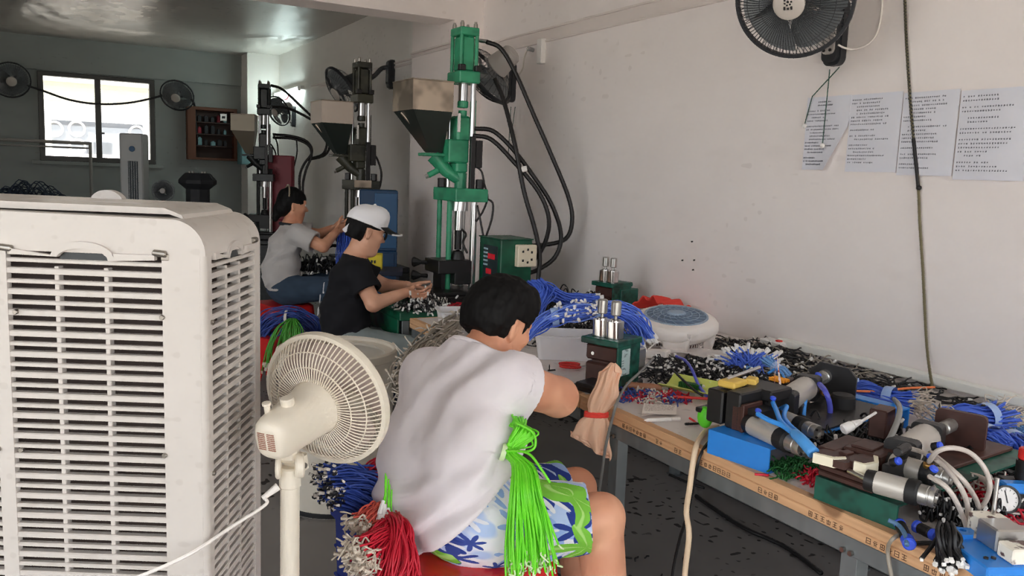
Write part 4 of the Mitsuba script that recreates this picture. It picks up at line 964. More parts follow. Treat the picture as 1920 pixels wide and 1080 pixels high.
def jig_green():
    k = Kit(); G = frame((1.446, 1.205, ZT + .001), x=(.99, .11, 0), y=(-.11, .99, 0))
    channel(k, G, .19, .62, .052, 'mat_green_old', .005)
    def B(x0, x1, y0, y1, z0, z1, b=.003): return X(bx(x0, x1, -y0, -y1, z0, z1, b), G)
    k.p('lower_plate', J(B(.006, .16, .0, .13, .0525, .066, .003), B(.01, .14, .0, .135, .066, .078, .002)), 'mat_brown_metal', 20)
    k.p('pillar_block', J(B(.03, .06, .03, .05, .078, .112, .002), B(.03, .055, .06, .09, .07, .105, .002), B(.015, .05, .10, .125, .06, .088, .002)), 'mat_brown_metal', 20)
    W = frame((1.475, 1.150, .832), x=(.97, .24, 0), y=(-.24, .97, 0)); W[:3, :3] *= .80
    k.p('jaw', X(extr([(-.05, -.045), (-.01, -.06), (.05, -.035), (.05, .03), (0, .055), (-.045, .045)], .020), W @ trans(.0, .030, .0)), 'mat_brown_metal', 20)
    k.p('jaw', X(extr([(-.045, -.05), (.0, -.06), (.06, -.03), (.055, .0), (-.01, .01), (-.04, -.005)], .020), W @ trans(.015, -.012, .003)), 'mat_brown_metal', 20)
    k.p('jaw_tape', J(X(extr([(-.054, .046), (-.05, -.012), (-.018, -.03), (-.006, -.022), (-.036, -.002), (-.042, .046)], .026), W @ trans(.002, .026, -.003)), X(extr([(-.05, -.02), (-.048, -.052), (0, -.064), (.062, -.034), (.056, -.024), (0, -.052), (-.038, -.042), (-.04, -.016)], .026), W @ trans(.012, -.014, .0))), 'mat_ivory', 20, 'ivory tape on the jaws')
    k.p('slide_block', J(X(bx(.06, .19, -.06, .045, -.055, .028, .005), W), X(bx(.08, .15, -.03, .03, .028, .034, .003), W)), 'mat_brown_metal', 20)
    k.p('slide_block', X(bx(.02, .20, .045, .10, -.03, .022, .005), W), 'mat_brown_metal', 20)
    k.p('bracket_plate', B(.04, .125, .125, .137, .04, .112, .002), 'mat_black_metal', 20)
    k.p('bracket_plate', B(.17, .25, .10, .112, .06, .115, .002), 'mat_black_metal', 20)
    k.p('piston_rod', cyl((1.452, 1.126, 0.830), (1.444, 1.069, 0.830), .006), 'mat_alu_bright')
    k.p('piston_rod', cyl((1.567, 1.167, 0.840), (1.565, 1.130, 0.840), .006), 'mat_alu_bright')
    pneu_round(k, (1.452, 1.068, 0.828), (1.491, 0.953, 0.828), .0235)
    pneu_round(k, (1.579, 1.127, 0.832), (1.606, 0.998, 0.832), .0225)
    p0, p1 = A((1.616, 1.124, 0.845)), A((1.804, 1.189, 0.845)); ax = unit(p1 - p0)
    pneu(k, p0 - ax * .012, p1 + ax * .01, .034)
    p2 = A((1.932, 1.217, 0.850))
    k.p('piston_rod', cyl(p1, p2, .008), 'mat_alu_bright')
    k.p('clevis', J(cyl(p1 + (p2 - p1) * .25, p1 + (p2 - p1) * .6, .013, n=20, b=.002), cyl(p1 + (p2 - p1) * .6, p2, .017, n=20, b=.003)), 'mat_alu')
    N = frame(p2 + A([0, -.01, -.01]), x=np.cross(ax, [0, 0, 1]), y=(0, 0, 1))
    k.p('stop_plate', X(extr(rrect(.115, .092, .012, 3), .016), N @ trans(0.01, 0, -.016)), 'mat_brown_metal', 20)
    k.p('rear_plate', X(bx(.30, .60, -.14, -.02, .0525, .062, .002), G), 'mat_brown_metal', 20)
    k.p('cylinder_support', X(bx(-.034, .034, -.05, .0, -.02, .06, .003), frame((p0 + p1) / 2, x=np.cross(ax, [0, 0, 1]), y=(0, 0, 1))), 'mat_black_metal', 20)
    k.p('air_nozzle', J(cyl((1.586, 1.257, 0.865), (1.611, 1.252, 0.875), .013, .012, 16, .003), cyl((1.611, 1.252, 0.875), (1.643, 1.254, 0.880), .010, .006, 12, .002), cyl((1.632, 1.249, 0.880), (1.709, 1.267, 0.890), .0035)), 'mat_white_plastic', 30, 'white air nozzle with a metal tip')
    k.p('rear_block', X(bx(-.02, .022, -.05, .02, -.075, -.01, .003), frame((1.728, 1.279, 0.870), x=np.cross(ax, [0, 0, 1]), y=(0, 0, 1))), 'mat_brown_metal', 20)
    for a, d in (((1.504, 1.066, 0.860), [0, -.8, .5]), ((1.499, 0.980, 0.865), [.1, -.5, .8]), ((1.688, 1.101, 0.860), [.1, -.8, .4]), ((1.558, 1.022, 0.865), [0, -.3, 1])): fitting(k, a, d, .009)
    k.p('brass_plug', cyl((1.554, 1.018, 0.860), (1.551, 1.016, 0.870), .010, n=16, b=.002), 'mat_brass')
    T = lambda *q: hose(k, 'hose', list(q), .0052, 'mat_clear_tube')
    T((1.544, 1.011, 0.875), (1.522, 0.981, 0.910), (1.542, 0.962, 0.920), (1.605, 0.964, 0.900), (1.632, 0.949, 0.870), (1.630, 0.933, 0.840), (1.643, 0.945, 0.800), (1.639, 0.958, 0.775))
    T((1.600, 1.097, 0.870), (1.572, 1.040, 0.880), (1.542, 0.983, 0.880), (1.526, 0.936, 0.860), (1.553, 0.930, 0.820), (1.564, 0.929, 0.780))
    T((1.620, 1.059, 0.870), (1.547, 0.975, 0.880), (1.545, 0.934, 0.860), (1.611, 0.947, 0.810), (1.639, 0.954, 0.780))
    T((1.479, 0.965, 0.870), (1.474, 0.929, 0.865), (1.492, 0.917, 0.840), (1.543, 0.927, 0.790), (1.549, 0.917, 0.760))
    T((1.622, 1.049, 0.800), (1.601, 0.999, 0.775), (1.612, 0.966, 0.765), (1.623, 0.926, 0.760), (1.655, 0.896, 0.755))
    hose(k, 'hose', [(1.608, 1.157, 0.860), (1.620, 1.155, 0.880), (1.717, 1.212, 0.890), (1.887, 1.332, 0.870), (2.117, 1.514, 0.820)], .007, 'mat_grey_tube')
    k.p('speed_valve', J(cyl((1.493, 1.048, 0.890), (1.546, 1.063, 0.890), .010, n=10, b=.002), cyl((1.535, 1.065, 0.870), (1.523, 1.056, 0.895), .011, n=12, b=.002)), 'mat_black_metal')
    return k.put('clamping_jig', 'pneumatic clamping jig with dark green base and brown blocks near the bench corner', 'machine', 'pneumatic jigs on the workbench')
mat('mat_grey_tube', (120, 120, 118), .35)
jig_green()

# twin-cylinder bench presses
def bench_press(o, yaw, label, s=1.0, tag=True):
    k = Kit()
    k.p('base', J(bx(-.10, .14, -.065, .065, 0, .018, .004), bx(-.12, -.02, -.035, .035, .018, .034, .004)), 'mat_black_metal', 20)
    k.p('column', J(bx(-.03, .05, -.060, .060, .018, .085, .006), bx(-.03, .05, -.060, .060, .093, .145, .006), bx(-.02, .04, -.04, .04, .08, .1)), 'mat_brown_metal', 20)
    k.p('column_screw', cyl((-.034, .03, .115), (-.028, .03, .115), .006, n=12), 'mat_chrome')
    k.p('side_cover', bx(-.035, .10, -.068, -.061, .018, .150, .002), 'mat_green_old', 20)
    k.p('top_plate', bx(-.045, .11, -.070, .072, .147, .168, .003), 'mat_green_old', 20)
    for y in (-.026, .026):
        k.p('press_cylinder', J(X(extr(rrect(.050, .050, .016, 4), .055), trans(.005, y, .169)), cyl((.005, y, .224), (.005, y, .229), .018, n=24)), 'mat_alu_bright', 25)
        k.p('plunger', J(cyl((.005, y, .225), (.005, y, .25), .0055, n=12), cyl((.005, y, .243), (.005, y, .290), .0165, n=28, b=.003)), 'mat_alu', 25)
        k.p('bore', cyl((.005, y, .2292), (.005, y, .2299), .011, n=20), 'mat_black_metal')
    if tag:
        k.p('rating_plate', X(box((0, 0, 0), (.05, .085, .001)), frame((.012, -.0686, .095), x=(1, 0, 0), z=(0, -1, 0))), 'mat_plate_print', False, 'pale printed rating plate')
        k.p('air_cylinder', J(bx(.11, .175, -.05, .03, .05, .12, .005), bx(.11, .18, -.045, -.02, .045, .052, .002)), 'mat_alu', 20)
        k.p('pipe_elbow', cyl((.17, -.02, .10), (.205, -.02, .10), .016, n=20, b=.004), 'mat_white_plastic')
    else:
        k.p('rear_box', bx(.02, .15, -.075, .075, .0, .135, .004), 'mat_green_old', 20)
    M = trans(*o) @ rotm((0, 0, 1), yaw); M[:3, :3] *= s
    return k.put('bench_press', label, 'press', 'twin-cylinder bench presses', M=M)
def _plate(p, n, uv):
    l = smoothstep(.55, .62, pn(p.x * 60 + p.y * 30, p.y * 60, p.z * 260)) * smoothstep(.4, .5, pn(p.x * 30, p.y * 30, p.z * 30))
    return mix(C3((176, 196, 196)), C3((70, 84, 86)), l * .7)
mat('mat_plate_print', proc(_plate), .4)
bench_press((1.565, 2.175, ZT + .001), 22, 'small bench press with two aluminium cylinders at the bench corner by the cloth bag')
bench_press((2.42, 3.38, ZT + .001), 12, 'small dark green bench press with two aluminium cylinders at the back against the wall', tag=False)
# ---------------------------------------------------------------- wire leads: bundles and heaps
def wire_mat(name, c, rough=.45): return mat(name, c, rough, spec=.5)
wire_mat('mat_wire_blue', (70, 104, 206)); wire_mat('mat_wire_navy', (48, 72, 150)); wire_mat('mat_wire_black', (26, 26, 28)); wire_mat('mat_wire_green', (112, 216, 44))
wire_mat('mat_wire_red', (196, 30, 52)); wire_mat('mat_wire_white', (214, 206, 196)); wire_mat('mat_wire_grey', (150, 142, 130)); wire_mat('mat_wire_lightblue', (110, 160, 214))
wire_mat('mat_connector', (232, 230, 226)); wire_mat('mat_connector_dirty', (206, 194, 178)); wire_mat('mat_copper_tin', (186, 176, 160), .35); wire_mat('mat_orange_wire', (226, 120, 66)); wire_mat('mat_wire_brown', (120, 70, 56))
wire_mat('mat_wire_blue_pale', (104, 136, 222)); wire_mat('mat_wire_dkgreen', (30, 96, 44))
mat('mat_tape_clear', (150, 176, 220), .3, spec=.6)
def bundle(ctrl, spread, n, r, seed, jit=.25, seg=6, sides=5, up=(0, 0, 1), flat=1.0, lens=None, droop=0.0):
    """n wires that follow the control points, each keeping its own place in a cross-section of the given radius at every point"""
    rr = np.random.default_rng(seed); c = np.asarray(ctrl, float); sp = np.broadcast_to(np.asarray(spread, float), (len(c),))
    t = np.gradient(c, axis=0); t /= np.linalg.norm(t, axis=1, keepdims=True)
    a = np.cross(t, up); a /= np.maximum(np.linalg.norm(a, axis=1, keepdims=True), 1e-6); b = np.cross(a, t)
    ms, ends = [], []
    for i in range(n):
        q = math.sqrt(rr.random()); w = rr.random() * 2 * math.pi
        u, v = q * math.cos(w), q * math.sin(w) * flat
        ju, jv = rr.normal(0, jit, len(c)), rr.normal(0, jit * flat, len(c))
        p = c + a * ((u + ju) * sp)[:, None] + b * ((v + jv) * sp)[:, None]
        if lens is not None:
            k = 1 - rr.random() * lens; p[-1] = p[-2] + (p[-1] - p[-2]) * k
        p[-1, 2] -= droop * rr.random()
        pts = spline(p, seg); ms.append(tube(pts, r, sides))
        ends.append((pts[-1], unit(pts[-1] - pts[-2]), pts[0], unit(pts[0] - pts[1])))
    return J(*ms), ends
def plugs(ends, size, seed=0, tail=False, both=False, prob=1.0):
    rr = np.random.default_rng(seed); ms = []
    for e in ends:
        for p, d in (((e[0], e[1]),) if not both else ((e[0], e[1]), (e[2], e[3]))):
            if tail: p, d = e[2], e[3]
            if rr.random() > prob: continue
            s = A(size) * (.8 + .4 * rr.random())
            ms.append(X(box((0, 0, s[2] / 2), s), frame(p, z=d + rr.normal(0, .12, 3))))
    return J(*ms)
def heap(pts, n, L, r, seed, zh=.04, curl=1.0, sides=5, z0=None, ang=None):
    """n short curved wires strewn around the anchor points (x, y, radius)"""
    rr = np.random.default_rng(seed); ms, ends = [], []
    pts = np.asarray(pts, float); wgt = pts[:, 2] ** 2 / (pts[:, 2] ** 2).sum()
    for i in range(n):
        q = pts[rr.choice(len(pts), p=wgt)]; rad = q[2] * math.sqrt(rr.random()); w = rr.random() * 6.283
        c = A([q[0] + rad * math.cos(w), q[1] + rad * math.sin(w)])
        h = rr.normal(ang, .5) if ang is not None else rr.random() * 6.283
        l = L * (.6 + .8 * rr.random()); k = 5; P = []
        z = (z0 if z0 is not None else ZT) + r + zh * rr.random() * (1 - .6 * rad / q[2])
        for s in range(k + 1):
            P.append([c[0], c[1], max(z + rr.normal(0, .25 * zh), (z0 if z0 is not None else ZT) + r)])
            h += rr.normal(0, .35) * curl; c = c + l / k * A([math.cos(h), math.sin(h)])
        pt = spline(P, 3); ms.append(tube(pt, r, sides)); ends.append((pt[-1], unit(pt[-1] - pt[-2]), pt[0], unit(pt[0] - pt[1])))
    return J(*ms), ends
def put_bundle(name, label, parts, group=None, cat='wire bundle'):
    """parts: (part name, mesh, material)"""
    k = Kit()
    for n, m, mt in parts: k.p(n, m, mt, True if n in ('wires', 'cut_ends') else 30, kind='stuff' if n in ('wires', 'pale_wires', 'connectors', 'cut_ends', 'sleeves') else None)
    return k.put(name, label, cat, group or {'wire bundle': 'bundles of wire leads', 'wire heap': 'heaps of loose wire leads', 'wire clippings': 'wire clippings on the bench'}.get(cat))
def tie(p, d, r, w=.012, m='mat_tape_clear'): return ('tie', X(lathe([(r, -w), (r * 1.03, 0), (r, w)], 20), frame(p, z=d)), m)

# long blue bundle over the plastic box
c = [(1.300, 2.328, 0.843), (1.379, 2.383, 0.881), (1.450, 2.418, 0.917), (1.510, 2.412, 0.939), (1.575, 2.378, 0.953), (1.651, 2.360, 0.964), (1.728, 2.340, 0.960), (1.779, 2.318, 0.923), (1.814, 2.313, 0.868)]
m, e = bundle(c, [.012, .018, .026, .028, .034, .034, .045, .050, .055], 62, .0026, 11, .3, flat=.6)
m2, e2 = bundle(c, [.014, .020, .028, .030, .036, .036, .047, .052, .057], 26, .0026, 111, .3, flat=.62); e = e + e2
rr = np.random.default_rng(4); pl = []
for i in range(120):
    q = rr.random(); p = A(c[3]) + (A(c[5]) - A(c[3])) * (.2 + .75 * q) + rr.normal(0, 1, 3) * [.020, .020, .014] + [-.006, -.012, .010]
    pl.append(X(box((0, 0, 0), (.008, .016, .006)), frame(p, z=rr.normal(0, .5, 3) + [0, -.3, 1], x=unit(A(c[5]) - c[3]) + rr.normal(0, .4, 3))))
k0 = put_bundle('wire_bundle', 'long bundle of blue leads arching over the white plastic box beside the boy', [('wires', m, 'mat_wire_blue'), ('pale_wires', m2, 'mat_wire_blue_pale'), ('connectors', J(plugs(e, (.006, .006, .018), 1), *pl), 'mat_connector'), tie(A(c[3]), A(c[4]) - c[3], .032), tie(A(c[5]) + [0, 0, .0], A(c[6]) - c[5], .037)])
c = [(1.555, 2.635, 0.907), (1.588, 2.647, 0.949), (1.619, 2.670, 0.985), (1.618, 2.731, 1.003), (1.673, 2.719, 0.976), (1.742, 2.711, 0.949), (1.813, 2.705, 0.943), (1.876, 2.692, 0.934)]
m, e = bundle(c, [.03, .03, .036, .036, .04, .036, .036, .045], 80, .0028, 12, .2, flat=.6)
put_bundle('wire_bundle', 'coiled bundle of blue leads behind the head of the boy', [('wires', m, 'mat_wire_blue'), ('connectors', J(plugs(e, (.006, .006, .018), 2, both=True)), 'mat_connector')])
# black wires in the box and dark heap behind
m, e = heap([(1.90, 2.85, .16), (2.05, 3.0, .12), (1.8, 3.1, .12)], 150, .16, .003, 21, .07)
put_bundle('wire_heap', 'dark heap of black leads behind the white plastic box', [('wires', m, 'mat_wire_black'), ('connectors', plugs(e, (.006, .006, .012), 3, prob=.4), 'mat_connector')], cat='wire heap')
m, e = heap([(2.25, 3.65, .16), (2.42, 3.55, .12), (2.1, 3.5, .14)], 140, .16, .0032, 22, .10)
put_bundle('wire_heap', 'far heap of brown and black leads with white tips against the wall near the presses', [('wires', m, 'mat_wire_black'), ('connectors', plugs(e, (.006, .006, .014), 4, prob=.5), 'mat_connector')], cat='wire heap')
m, e = heap([(2.47, 2.45, .13), (2.45, 2.05, .15), (2.40, 2.25, .12)], 90, .13, .0024, 26, .034)
put_bundle('wire_heap', 'thin grey and green leads mixed into the dark tangle along the wall', [('wires', m, 'mat_wire_grey'), ('connectors', plugs(e, (.007, .006, .012), 27, prob=.5), 'mat_connector')], cat='wire heap')
# big black heap with white plugs in the middle of the bench
m, e = heap([(2.0, 2.22, .13), (1.90, 2.17, .10), (2.07, 2.12, .10)], 430, .12, .0022, 23, .04)
put_bundle('wire_heap', 'wide heap of black leads with white plugs in front of the flat white fan', [('wires', m, 'mat_wire_black'), ('connectors', plugs(e, (.008, .006, .012), 5, both=True, prob=.5), 'mat_connector')], cat='wire heap')
m, e = heap([(2.47, 2.50, .11), (2.50, 2.38, .10), (2.42, 2.25, .10)], 190, .16, .0026, 24, .028)
put_bundle('wire_heap', 'tangle of dark leads along the wall right of the flat white fan', [('wires', m, 'mat_wire_black'), ('connectors', plugs(e, (.007, .006, .012), 6, prob=.3), 'mat_connector')], cat='wire heap')
m, e = heap([(2.45, 2.02, .14), (2.48, 1.82, .12), (2.55, 1.65, .08), (2.3, 1.95, .12)], 170, .15, .0028, 25, .022)
put_bundle('wire_heap', 'dark leads behind the black stop plate of the blue jig', [('wires', m, 'mat_wire_black'), ('connectors', plugs(e, (.007, .006, .012), 7, prob=.3), 'mat_connector')], cat='wire heap')
# upright fan of blue leads with white plugs
rr = np.random.default_rng(8); ms, en = [], []
b0 = A([2.15, 2.13, ZT + .012])
for i in range(95):
    th = rr.uniform(-1.25, 1.25); el_ = rr.uniform(.05, 1.25); L = rr.uniform(.085, .115)
    d = CR * math.sin(th) * math.cos(el_ * .5) + A([.35, .75, 0]) * math.cos(th) * math.cos(el_) * .8 + A([0, 0, 1]) * math.sin(el_) * .75
    st = b0 + CR * rr.normal(0, .022) + [0, 0, .012 * rr.random()]
    pt = spline([st - unit(d) * .02 - [0, 0, .005], st + d * L * .45 + [0, 0, .012], st + d * L], 5); ms.append(tube(pt, .0030, 5)); en.append((pt[-1], unit(pt[-1] - pt[-2]), pt[0], d))
put_bundle('wire_bundle', 'splayed blue leads with a crown of white plugs behind the blue jig', [('wires', J(*ms), 'mat_wire_blue'), ('connectors', plugs(en, (.009, .007, .022), 9), 'mat_connector'), ('tie', tube(spline([b0 + CR * -.035 + [0, -.02, .0], b0 + [-.01, -.02, .028], b0 + CR * .035 + [0, -.02, 0]], 6), .004, 6), 'mat_wire_lightblue')])
# blue bundles at the right by the wall
def side_bundle(p0, p1, p2, n, sp, seed, label, matn='mat_wire_blue', tipm='mat_connector_dirty', frayed=True, bend=.01):
    m, e = bundle([p0, (A(p0) + p1) / 2 + [0, 0, bend], p1, p2], sp, n, .0028, seed, .22, flat=.6, lens=.3)
    parts = [('wires', m, matn)]
    if frayed: parts.append(('cut_ends', J(*[tube(spline([q[0], q[0] + q[1] * .022 + np.random.default_rng(int(abs(q[0][0]) * 1e6)).normal(0, .006, 3), q[0] + q[1] * .04 + np.random.default_rng(int(abs(q[0][1]) * 1e6)).normal(0, .01, 3)], 3), .0014, 4) for q in e for _ in (0,)]), tipm))
    parts.append(tie(A(p1), A(p2) - p1, sp[2] * 1.12, .014))
    return put_bundle('wire_bundle', label, parts)
side_bundle((2.202, 1.723, 0.775), (2.227, 1.608, 0.785), (2.252, 1.528, 0.790), 70, [.03, .034, .034, .05], 31, 'blue lead bundle with frayed pale ends below the white wall pipe')
side_bundle((2.377, 1.774, 0.760), (2.355, 1.842, 0.760), (2.325, 1.879, 0.765), 40, [.02, .022, .024, .035], 32, 'small blue lead bundle with white tips next to the orange wire')
side_bundle((2.231, 1.430, 0.780), (2.308, 1.353, 0.790), (2.378, 1.342, 0.795), 80, [.03, .036, .036, .055], 33, 'upper blue lead bundle at the right edge with a grey frayed tuft')
side_bundle((2.137, 1.189, 0.775), (2.141, 1.249, 0.785), (2.167, 1.364, 0.790), 80, [.03, .032, .030, .045], 34, 'lower blue lead bundle at the right edge pointing at the brown stop plate')
side_bundle((2.164, 1.156, 0.765), (2.206, 1.215, 0.770), (2.250, 1.270, 0.770), 50, [.03, .03, .03, .04], 35, 'blue lead bundle cut off by the right picture edge', frayed=False)
side_bundle((2.173, 1.956, 0.780), (2.154, 1.998, 0.800), (2.143, 2.048, 0.820), 26, [.012, .014, .016, .03], 36, 'small light blue lead bundle with bare ends beside the orange sensor', 'mat_wire_lightblue', 'mat_wire_lightblue', False)
m, e = heap([(2.33, 1.44, .08), (2.42, 1.30, .09), (2.52, 1.42, .08)], 130, .12, .0016, 41, .03)
put_bundle('wire_heap', 'pale stripped wire strands between the blue bundles by the wall', [('wires', m, 'mat_wire_lightblue')], cat='wire heap')
# red, white and black leads right of the green jig
m, e = heap([(2.12, 1.06, .12), (2.2, .92, .12), (2.3, 1.10, .10)], 150, .16, .0026, 42, .05, ang=-.9)
put_bundle('wire_heap', 'heap of red and orange leads right of the brown stop plate', [('wires', m, 'mat_wire_pinkred'), ('connectors', plugs(e, (.005, .005, .012), 10, prob=.4), 'mat_connector')], cat='wire heap')
wire_mat('mat_wire_pinkred', (214, 92, 78))
m, e = heap([(2.0, 1.02, .12), (2.08, .88, .13), (1.95, .88, .10)], 200, .22, .0032, 43, .05, ang=-.9)
put_bundle('wire_heap', 'long black leads sweeping behind the pressure gauge', [('wires', m, 'mat_wire_black'), ('connectors', plugs(e, (.006, .006, .012), 11, prob=.5), 'mat_connector')], cat='wire heap')
m, e = heap([(1.83, 1.08, .09), (1.78, .98, .08), (1.75, 1.2, .06)], 150, .10, .0026, 44, .03)
m2, e2 = heap([(1.83, 1.08, .09), (1.78, .98, .08)], 60, .07, .0026, 45, .04)
put_bundle('wire_heap', 'mixed red, purple and white lead scraps under the clear hoses', [('wires', m, 'mat_wire_red'), ('cut_ends', m2, 'mat_wire_white')], cat='wire heap')
m, e = heap([(1.62, 1.0, .05), (1.66, .96, .045)], 160, .03, .0028, 46, .05)
put_bundle('wire_heap', 'pile of short black lead ends with white tips below the round end cap', [('wires', m, 'mat_wire_black'), ('connectors', plugs(e, (.0045, .0045, .008), 12, prob=.7), 'mat_connector')], cat='wire heap')
c = [(1.460, 0.909, 0.790), (1.429, 0.884, 0.785), (1.423, 0.873, 0.765), (1.408, 0.856, 0.750)]
m, e = bundle(c, [.016, .020, .02, .024], 26, .0042, 47, .2, lens=.2)
ms2 = [tube(spline(q, 5), .0045, 6) for q in ([(1.465, 0.919, 0.780), (1.438, 0.915, 0.760), (1.387, 0.902, 0.746)], [(1.458, 0.909, 0.780), (1.441, 0.900, 0.755), (1.404, 0.885, 0.746)], [(1.411, 0.950, 0.748), (1.449, 0.938, 0.750), (1.473, 0.911, 0.755)], [(1.500, 0.914, 0.770), (1.505, 0.896, 0.750), (1.451, 0.868, 0.746)], [(1.441, 0.888, 0.750), (1.508, 0.874, 0.747)])]
tips = [(A((1.387, 0.902, 0.746)), unit([-.6, -.5, 0]), None, None), (A((1.404, 0.885, 0.746)), unit([-.6, -.7, 0]), None, None)]
put_bundle('wire_bundle', 'short bundle of thick black leads with pale cut ends at the bench edge', [('wires', J(m, *ms2), 'mat_wire_black'), ('connectors', plugs(e + tips, (.006, .006, .006), 13), 'mat_connector')])
m, e = heap([(1.78, 1.42, .08), (1.88, 1.36, .09), (1.75, 1.30, .07)], 170, .11, .003, 48, .07)
put_bundle('wire_heap', 'dark leads and scraps between the blue jig and the green jig', [('wires', m, 'mat_wire_black'), ('connectors', plugs(e, (.006, .006, .012), 22, prob=.4), 'mat_connector')], cat='wire heap')
# coloured clippings on the bench front
for lab, mt, pts, n, sd in (('scattered red wire clippings in front of the yellow-green tray', 'mat_wire_red', [(1.62, 2.0, .07), (1.70, 1.98, .06)], 60, 51), ('scattered dark blue wire clippings by the bench press foot', 'mat_wire_navy', [(1.56, 2.05, .07), (1.63, 2.05, .05), (1.66, 1.97, .05)], 80, 52),
                            ('white and clear wire clippings beside the bench press', 'mat_wire_white', [(1.66, 2.04, .06), (1.60, 1.98, .05)], 70, 53), ('dark green clippings under the end of the blue jig', 'mat_wire_dkgreen', [(1.52, 1.34, .05), (1.58, 1.36, .05)], 110, 54),
                            ('red clippings between the blue jig and the green jig', 'mat_wire_red', [(1.555, 1.285, .035), (1.53, 1.27, .03)], 80, 55)):
    m, e = heap(pts, n, .035, .0022, sd, .018)
    put_bundle('wire_clippings', lab, [('wires', m, mt)], cat='wire clippings')

# ---------------------------------------------------------------- things on the bench
mat('mat_plastic_cream', (228, 220, 214), .35)
mat('mat_grille_blue', (92, 112, 136), .4)
mat('mat_grille_rib', (140, 158, 178), .4)
mat('mat_vent_brown', (86, 62, 58), .6)
mat('mat_bin', (222, 220, 222), .3, spec=.5)
mat('mat_tray_lime', (204, 214, 112), .4)
mat('mat_wood_handle', (158, 108, 80), .5)
mat('mat_paper', (226, 218, 212), .8)
mat('mat_paper_ink', (128, 112, 104), .8)
mat('mat_cloth_tan', (226, 184, 156), .85, sheen=.3)
mat('mat_cloth_red', (226, 70, 60), .85)
mat('mat_bag_clear', (206, 200, 198), .25, spec=.7)
mat('mat_cable_cream', (226, 200, 170), .5)
def build_flat_fan():
    k = Kit(); c = A((2.192, 2.579, 0.882))
    zn = unit(A([-.10, -.13, 1.0])); F = frame(c, z=zn, x=CR)
    nn = 64; a = np.arange(nn) * 2 * math.pi / nn
    def sq(r, e=2.6): return r * (np.abs(np.cos(a)) ** e + np.abs(np.sin(a)) ** e) ** (-1 / e)
    R = []
    for z, r, e in ((-.004, .126, 2), (.002, .128, 2), (.003, .135, 2.1), (-.004, .150, 2.3), (-.018, .158, 2.5), (-.045, .158, 2.6), (-.058, .150, 2.6), (-.062, .140, 2.6), (-.075, .130, 2.4), (-.085, .120, 2.2)):
        s = sq(r, e); R.append(np.stack([s * np.cos(a + .5), s * np.sin(a + .5), np.full(nn, z)], 1))
    k.p('body', X(loft(R), F), 'mat_plastic_cream', 40)
    k.p('grille_disc', X(lathe([(0, .012), (.06, .010), (.115, .004), (.122, -.002), (0, -.004)], 56), F), 'mat_grille_blue', 40)
    for i in range(18):
        t = np.linspace(0, 1, 8); r = .030 + .088 * t; an = i * 2 * math.pi / 18 + .7 * t
        k.p('grille_rib', X(tube(np.stack([r * np.cos(an), r * np.sin(an), .0135 - .0085 * t ** 2], 1), .0012, 5), F), 'mat_grille_rib', True)
    for r, z in ((.062, .0115), (.092, .0085)): k.p('grille_hoop', X(ring(r, z, .0012, 48), F), 'mat_grille_rib', True)
    k.p('rim', X(ring(.123, .002, .0035, 56), F), 'mat_grille_rib', True)
    k.p('hub_cap', X(lathe([(0, .02), (.026, .018), (.031, .012), (.031, .006), (0, .006)], 36), F @ trimesh.transformations.scale_matrix(1.25, direction=[1, 0, 0])), 'mat_grille_rib', 40)
    for an in (-100, -10, 80, 170):
        Q = F @ rotm((0, 0, 1), an)
        k.p('foot', X(loft([A([[x * s + .135 * (1 - .12 * q), y * w, z] for x, y in rrect(1, 1, .2, 3)]) for s, w, z, q in ((.05, .12, -.02, 0), (.05, .10, -.08, .1), (.035, .065, -.155, .5), (.030, .058, -.160, .55))][::-1]), Q), 'mat_plastic_cream', 40)
        k.p('grip_recess', X(tube(spline([(.1585, -.018, -.020), (.1605, 0, -.013), (.1585, .018, -.020)], 6), .002, 6), Q), 'mat_vent_brown', True)
    k.p('vent_drum', X(lathe([(0, -.08), (.112, -.08), (.112, -.135), (0, -.135)], 48), F), 'mat_vent_brown', 40)
    for i in range(56):
        an = i * 2 * math.pi / 56
        k.p('vent_bar', X(box((.113, 0, -.107), (.003, .004, .055)), F @ rotm((0, 0, 1), math.degrees(an))), 'mat_plastic_cream', False)
    k.p('vent_hoop', X(ring(.1135, -.108, .003, 48), F), 'mat_plastic_cream', 30)
    k.p('power_cord', tube(spline([F[:3, 3] + F[:3, :3] @ A([-.06, -.11, -.09]), (2.051, 2.507, 0.800), (1.991, 2.494, 0.775)], 6), .003, 6), 'mat_cord_white', True)
    k.put('table_fan', 'round white fan lying face up with blue-grey grille on the bench by the wall', 'fan')
build_flat_fan()
def open_box(o, x, w, d, h, m, name, label, cat, wall=.003, taper=.88, rim=.008, group=None):
    k = Kit(); F = frame(o, x=x, z=(0, 0, 1)); r = .02
    def rg(s, z, t=0): return A([(px_, py_, z) for px_, py_ in rrect(w * s - 2 * t, d * s - 2 * t, r, 4)])
    k.p('body', X(loft([rg(taper, 0), rg(1, h), rg(1, h, -rim), rg(1, h + .004, -rim), rg(1, h + .004, wall), rg(taper, wall, wall)]), F), m, 40)
    return k.put(name, label, cat, group)
open_box((1.703, 2.623, 0.741), CR * [1, 1, 0], .25, .17, .088, 'mat_bin', 'plastic_box', 'translucent white plastic box under the long blue lead bundle', 'box')
open_box((1.565, 3.233, 0.741), CR * [1, 1, 0] + [.1, .2, 0], .24, .17, .085, 'mat_bin', 'plastic_box', 'white plastic box partly hidden behind the head of the boy', 'box')
m, e = heap([(1.90, 2.72, .07), (1.84, 2.76, .06)], 90, .09, .003, 61, .04, z0=.79)
put_bundle('wire_heap', 'black leads lying in the white plastic box', [('wires', m, 'mat_wire_black'), ('connectors', plugs(e, (.006, .006, .01), 14, prob=.3), 'mat_connector')], cat='wire heap')
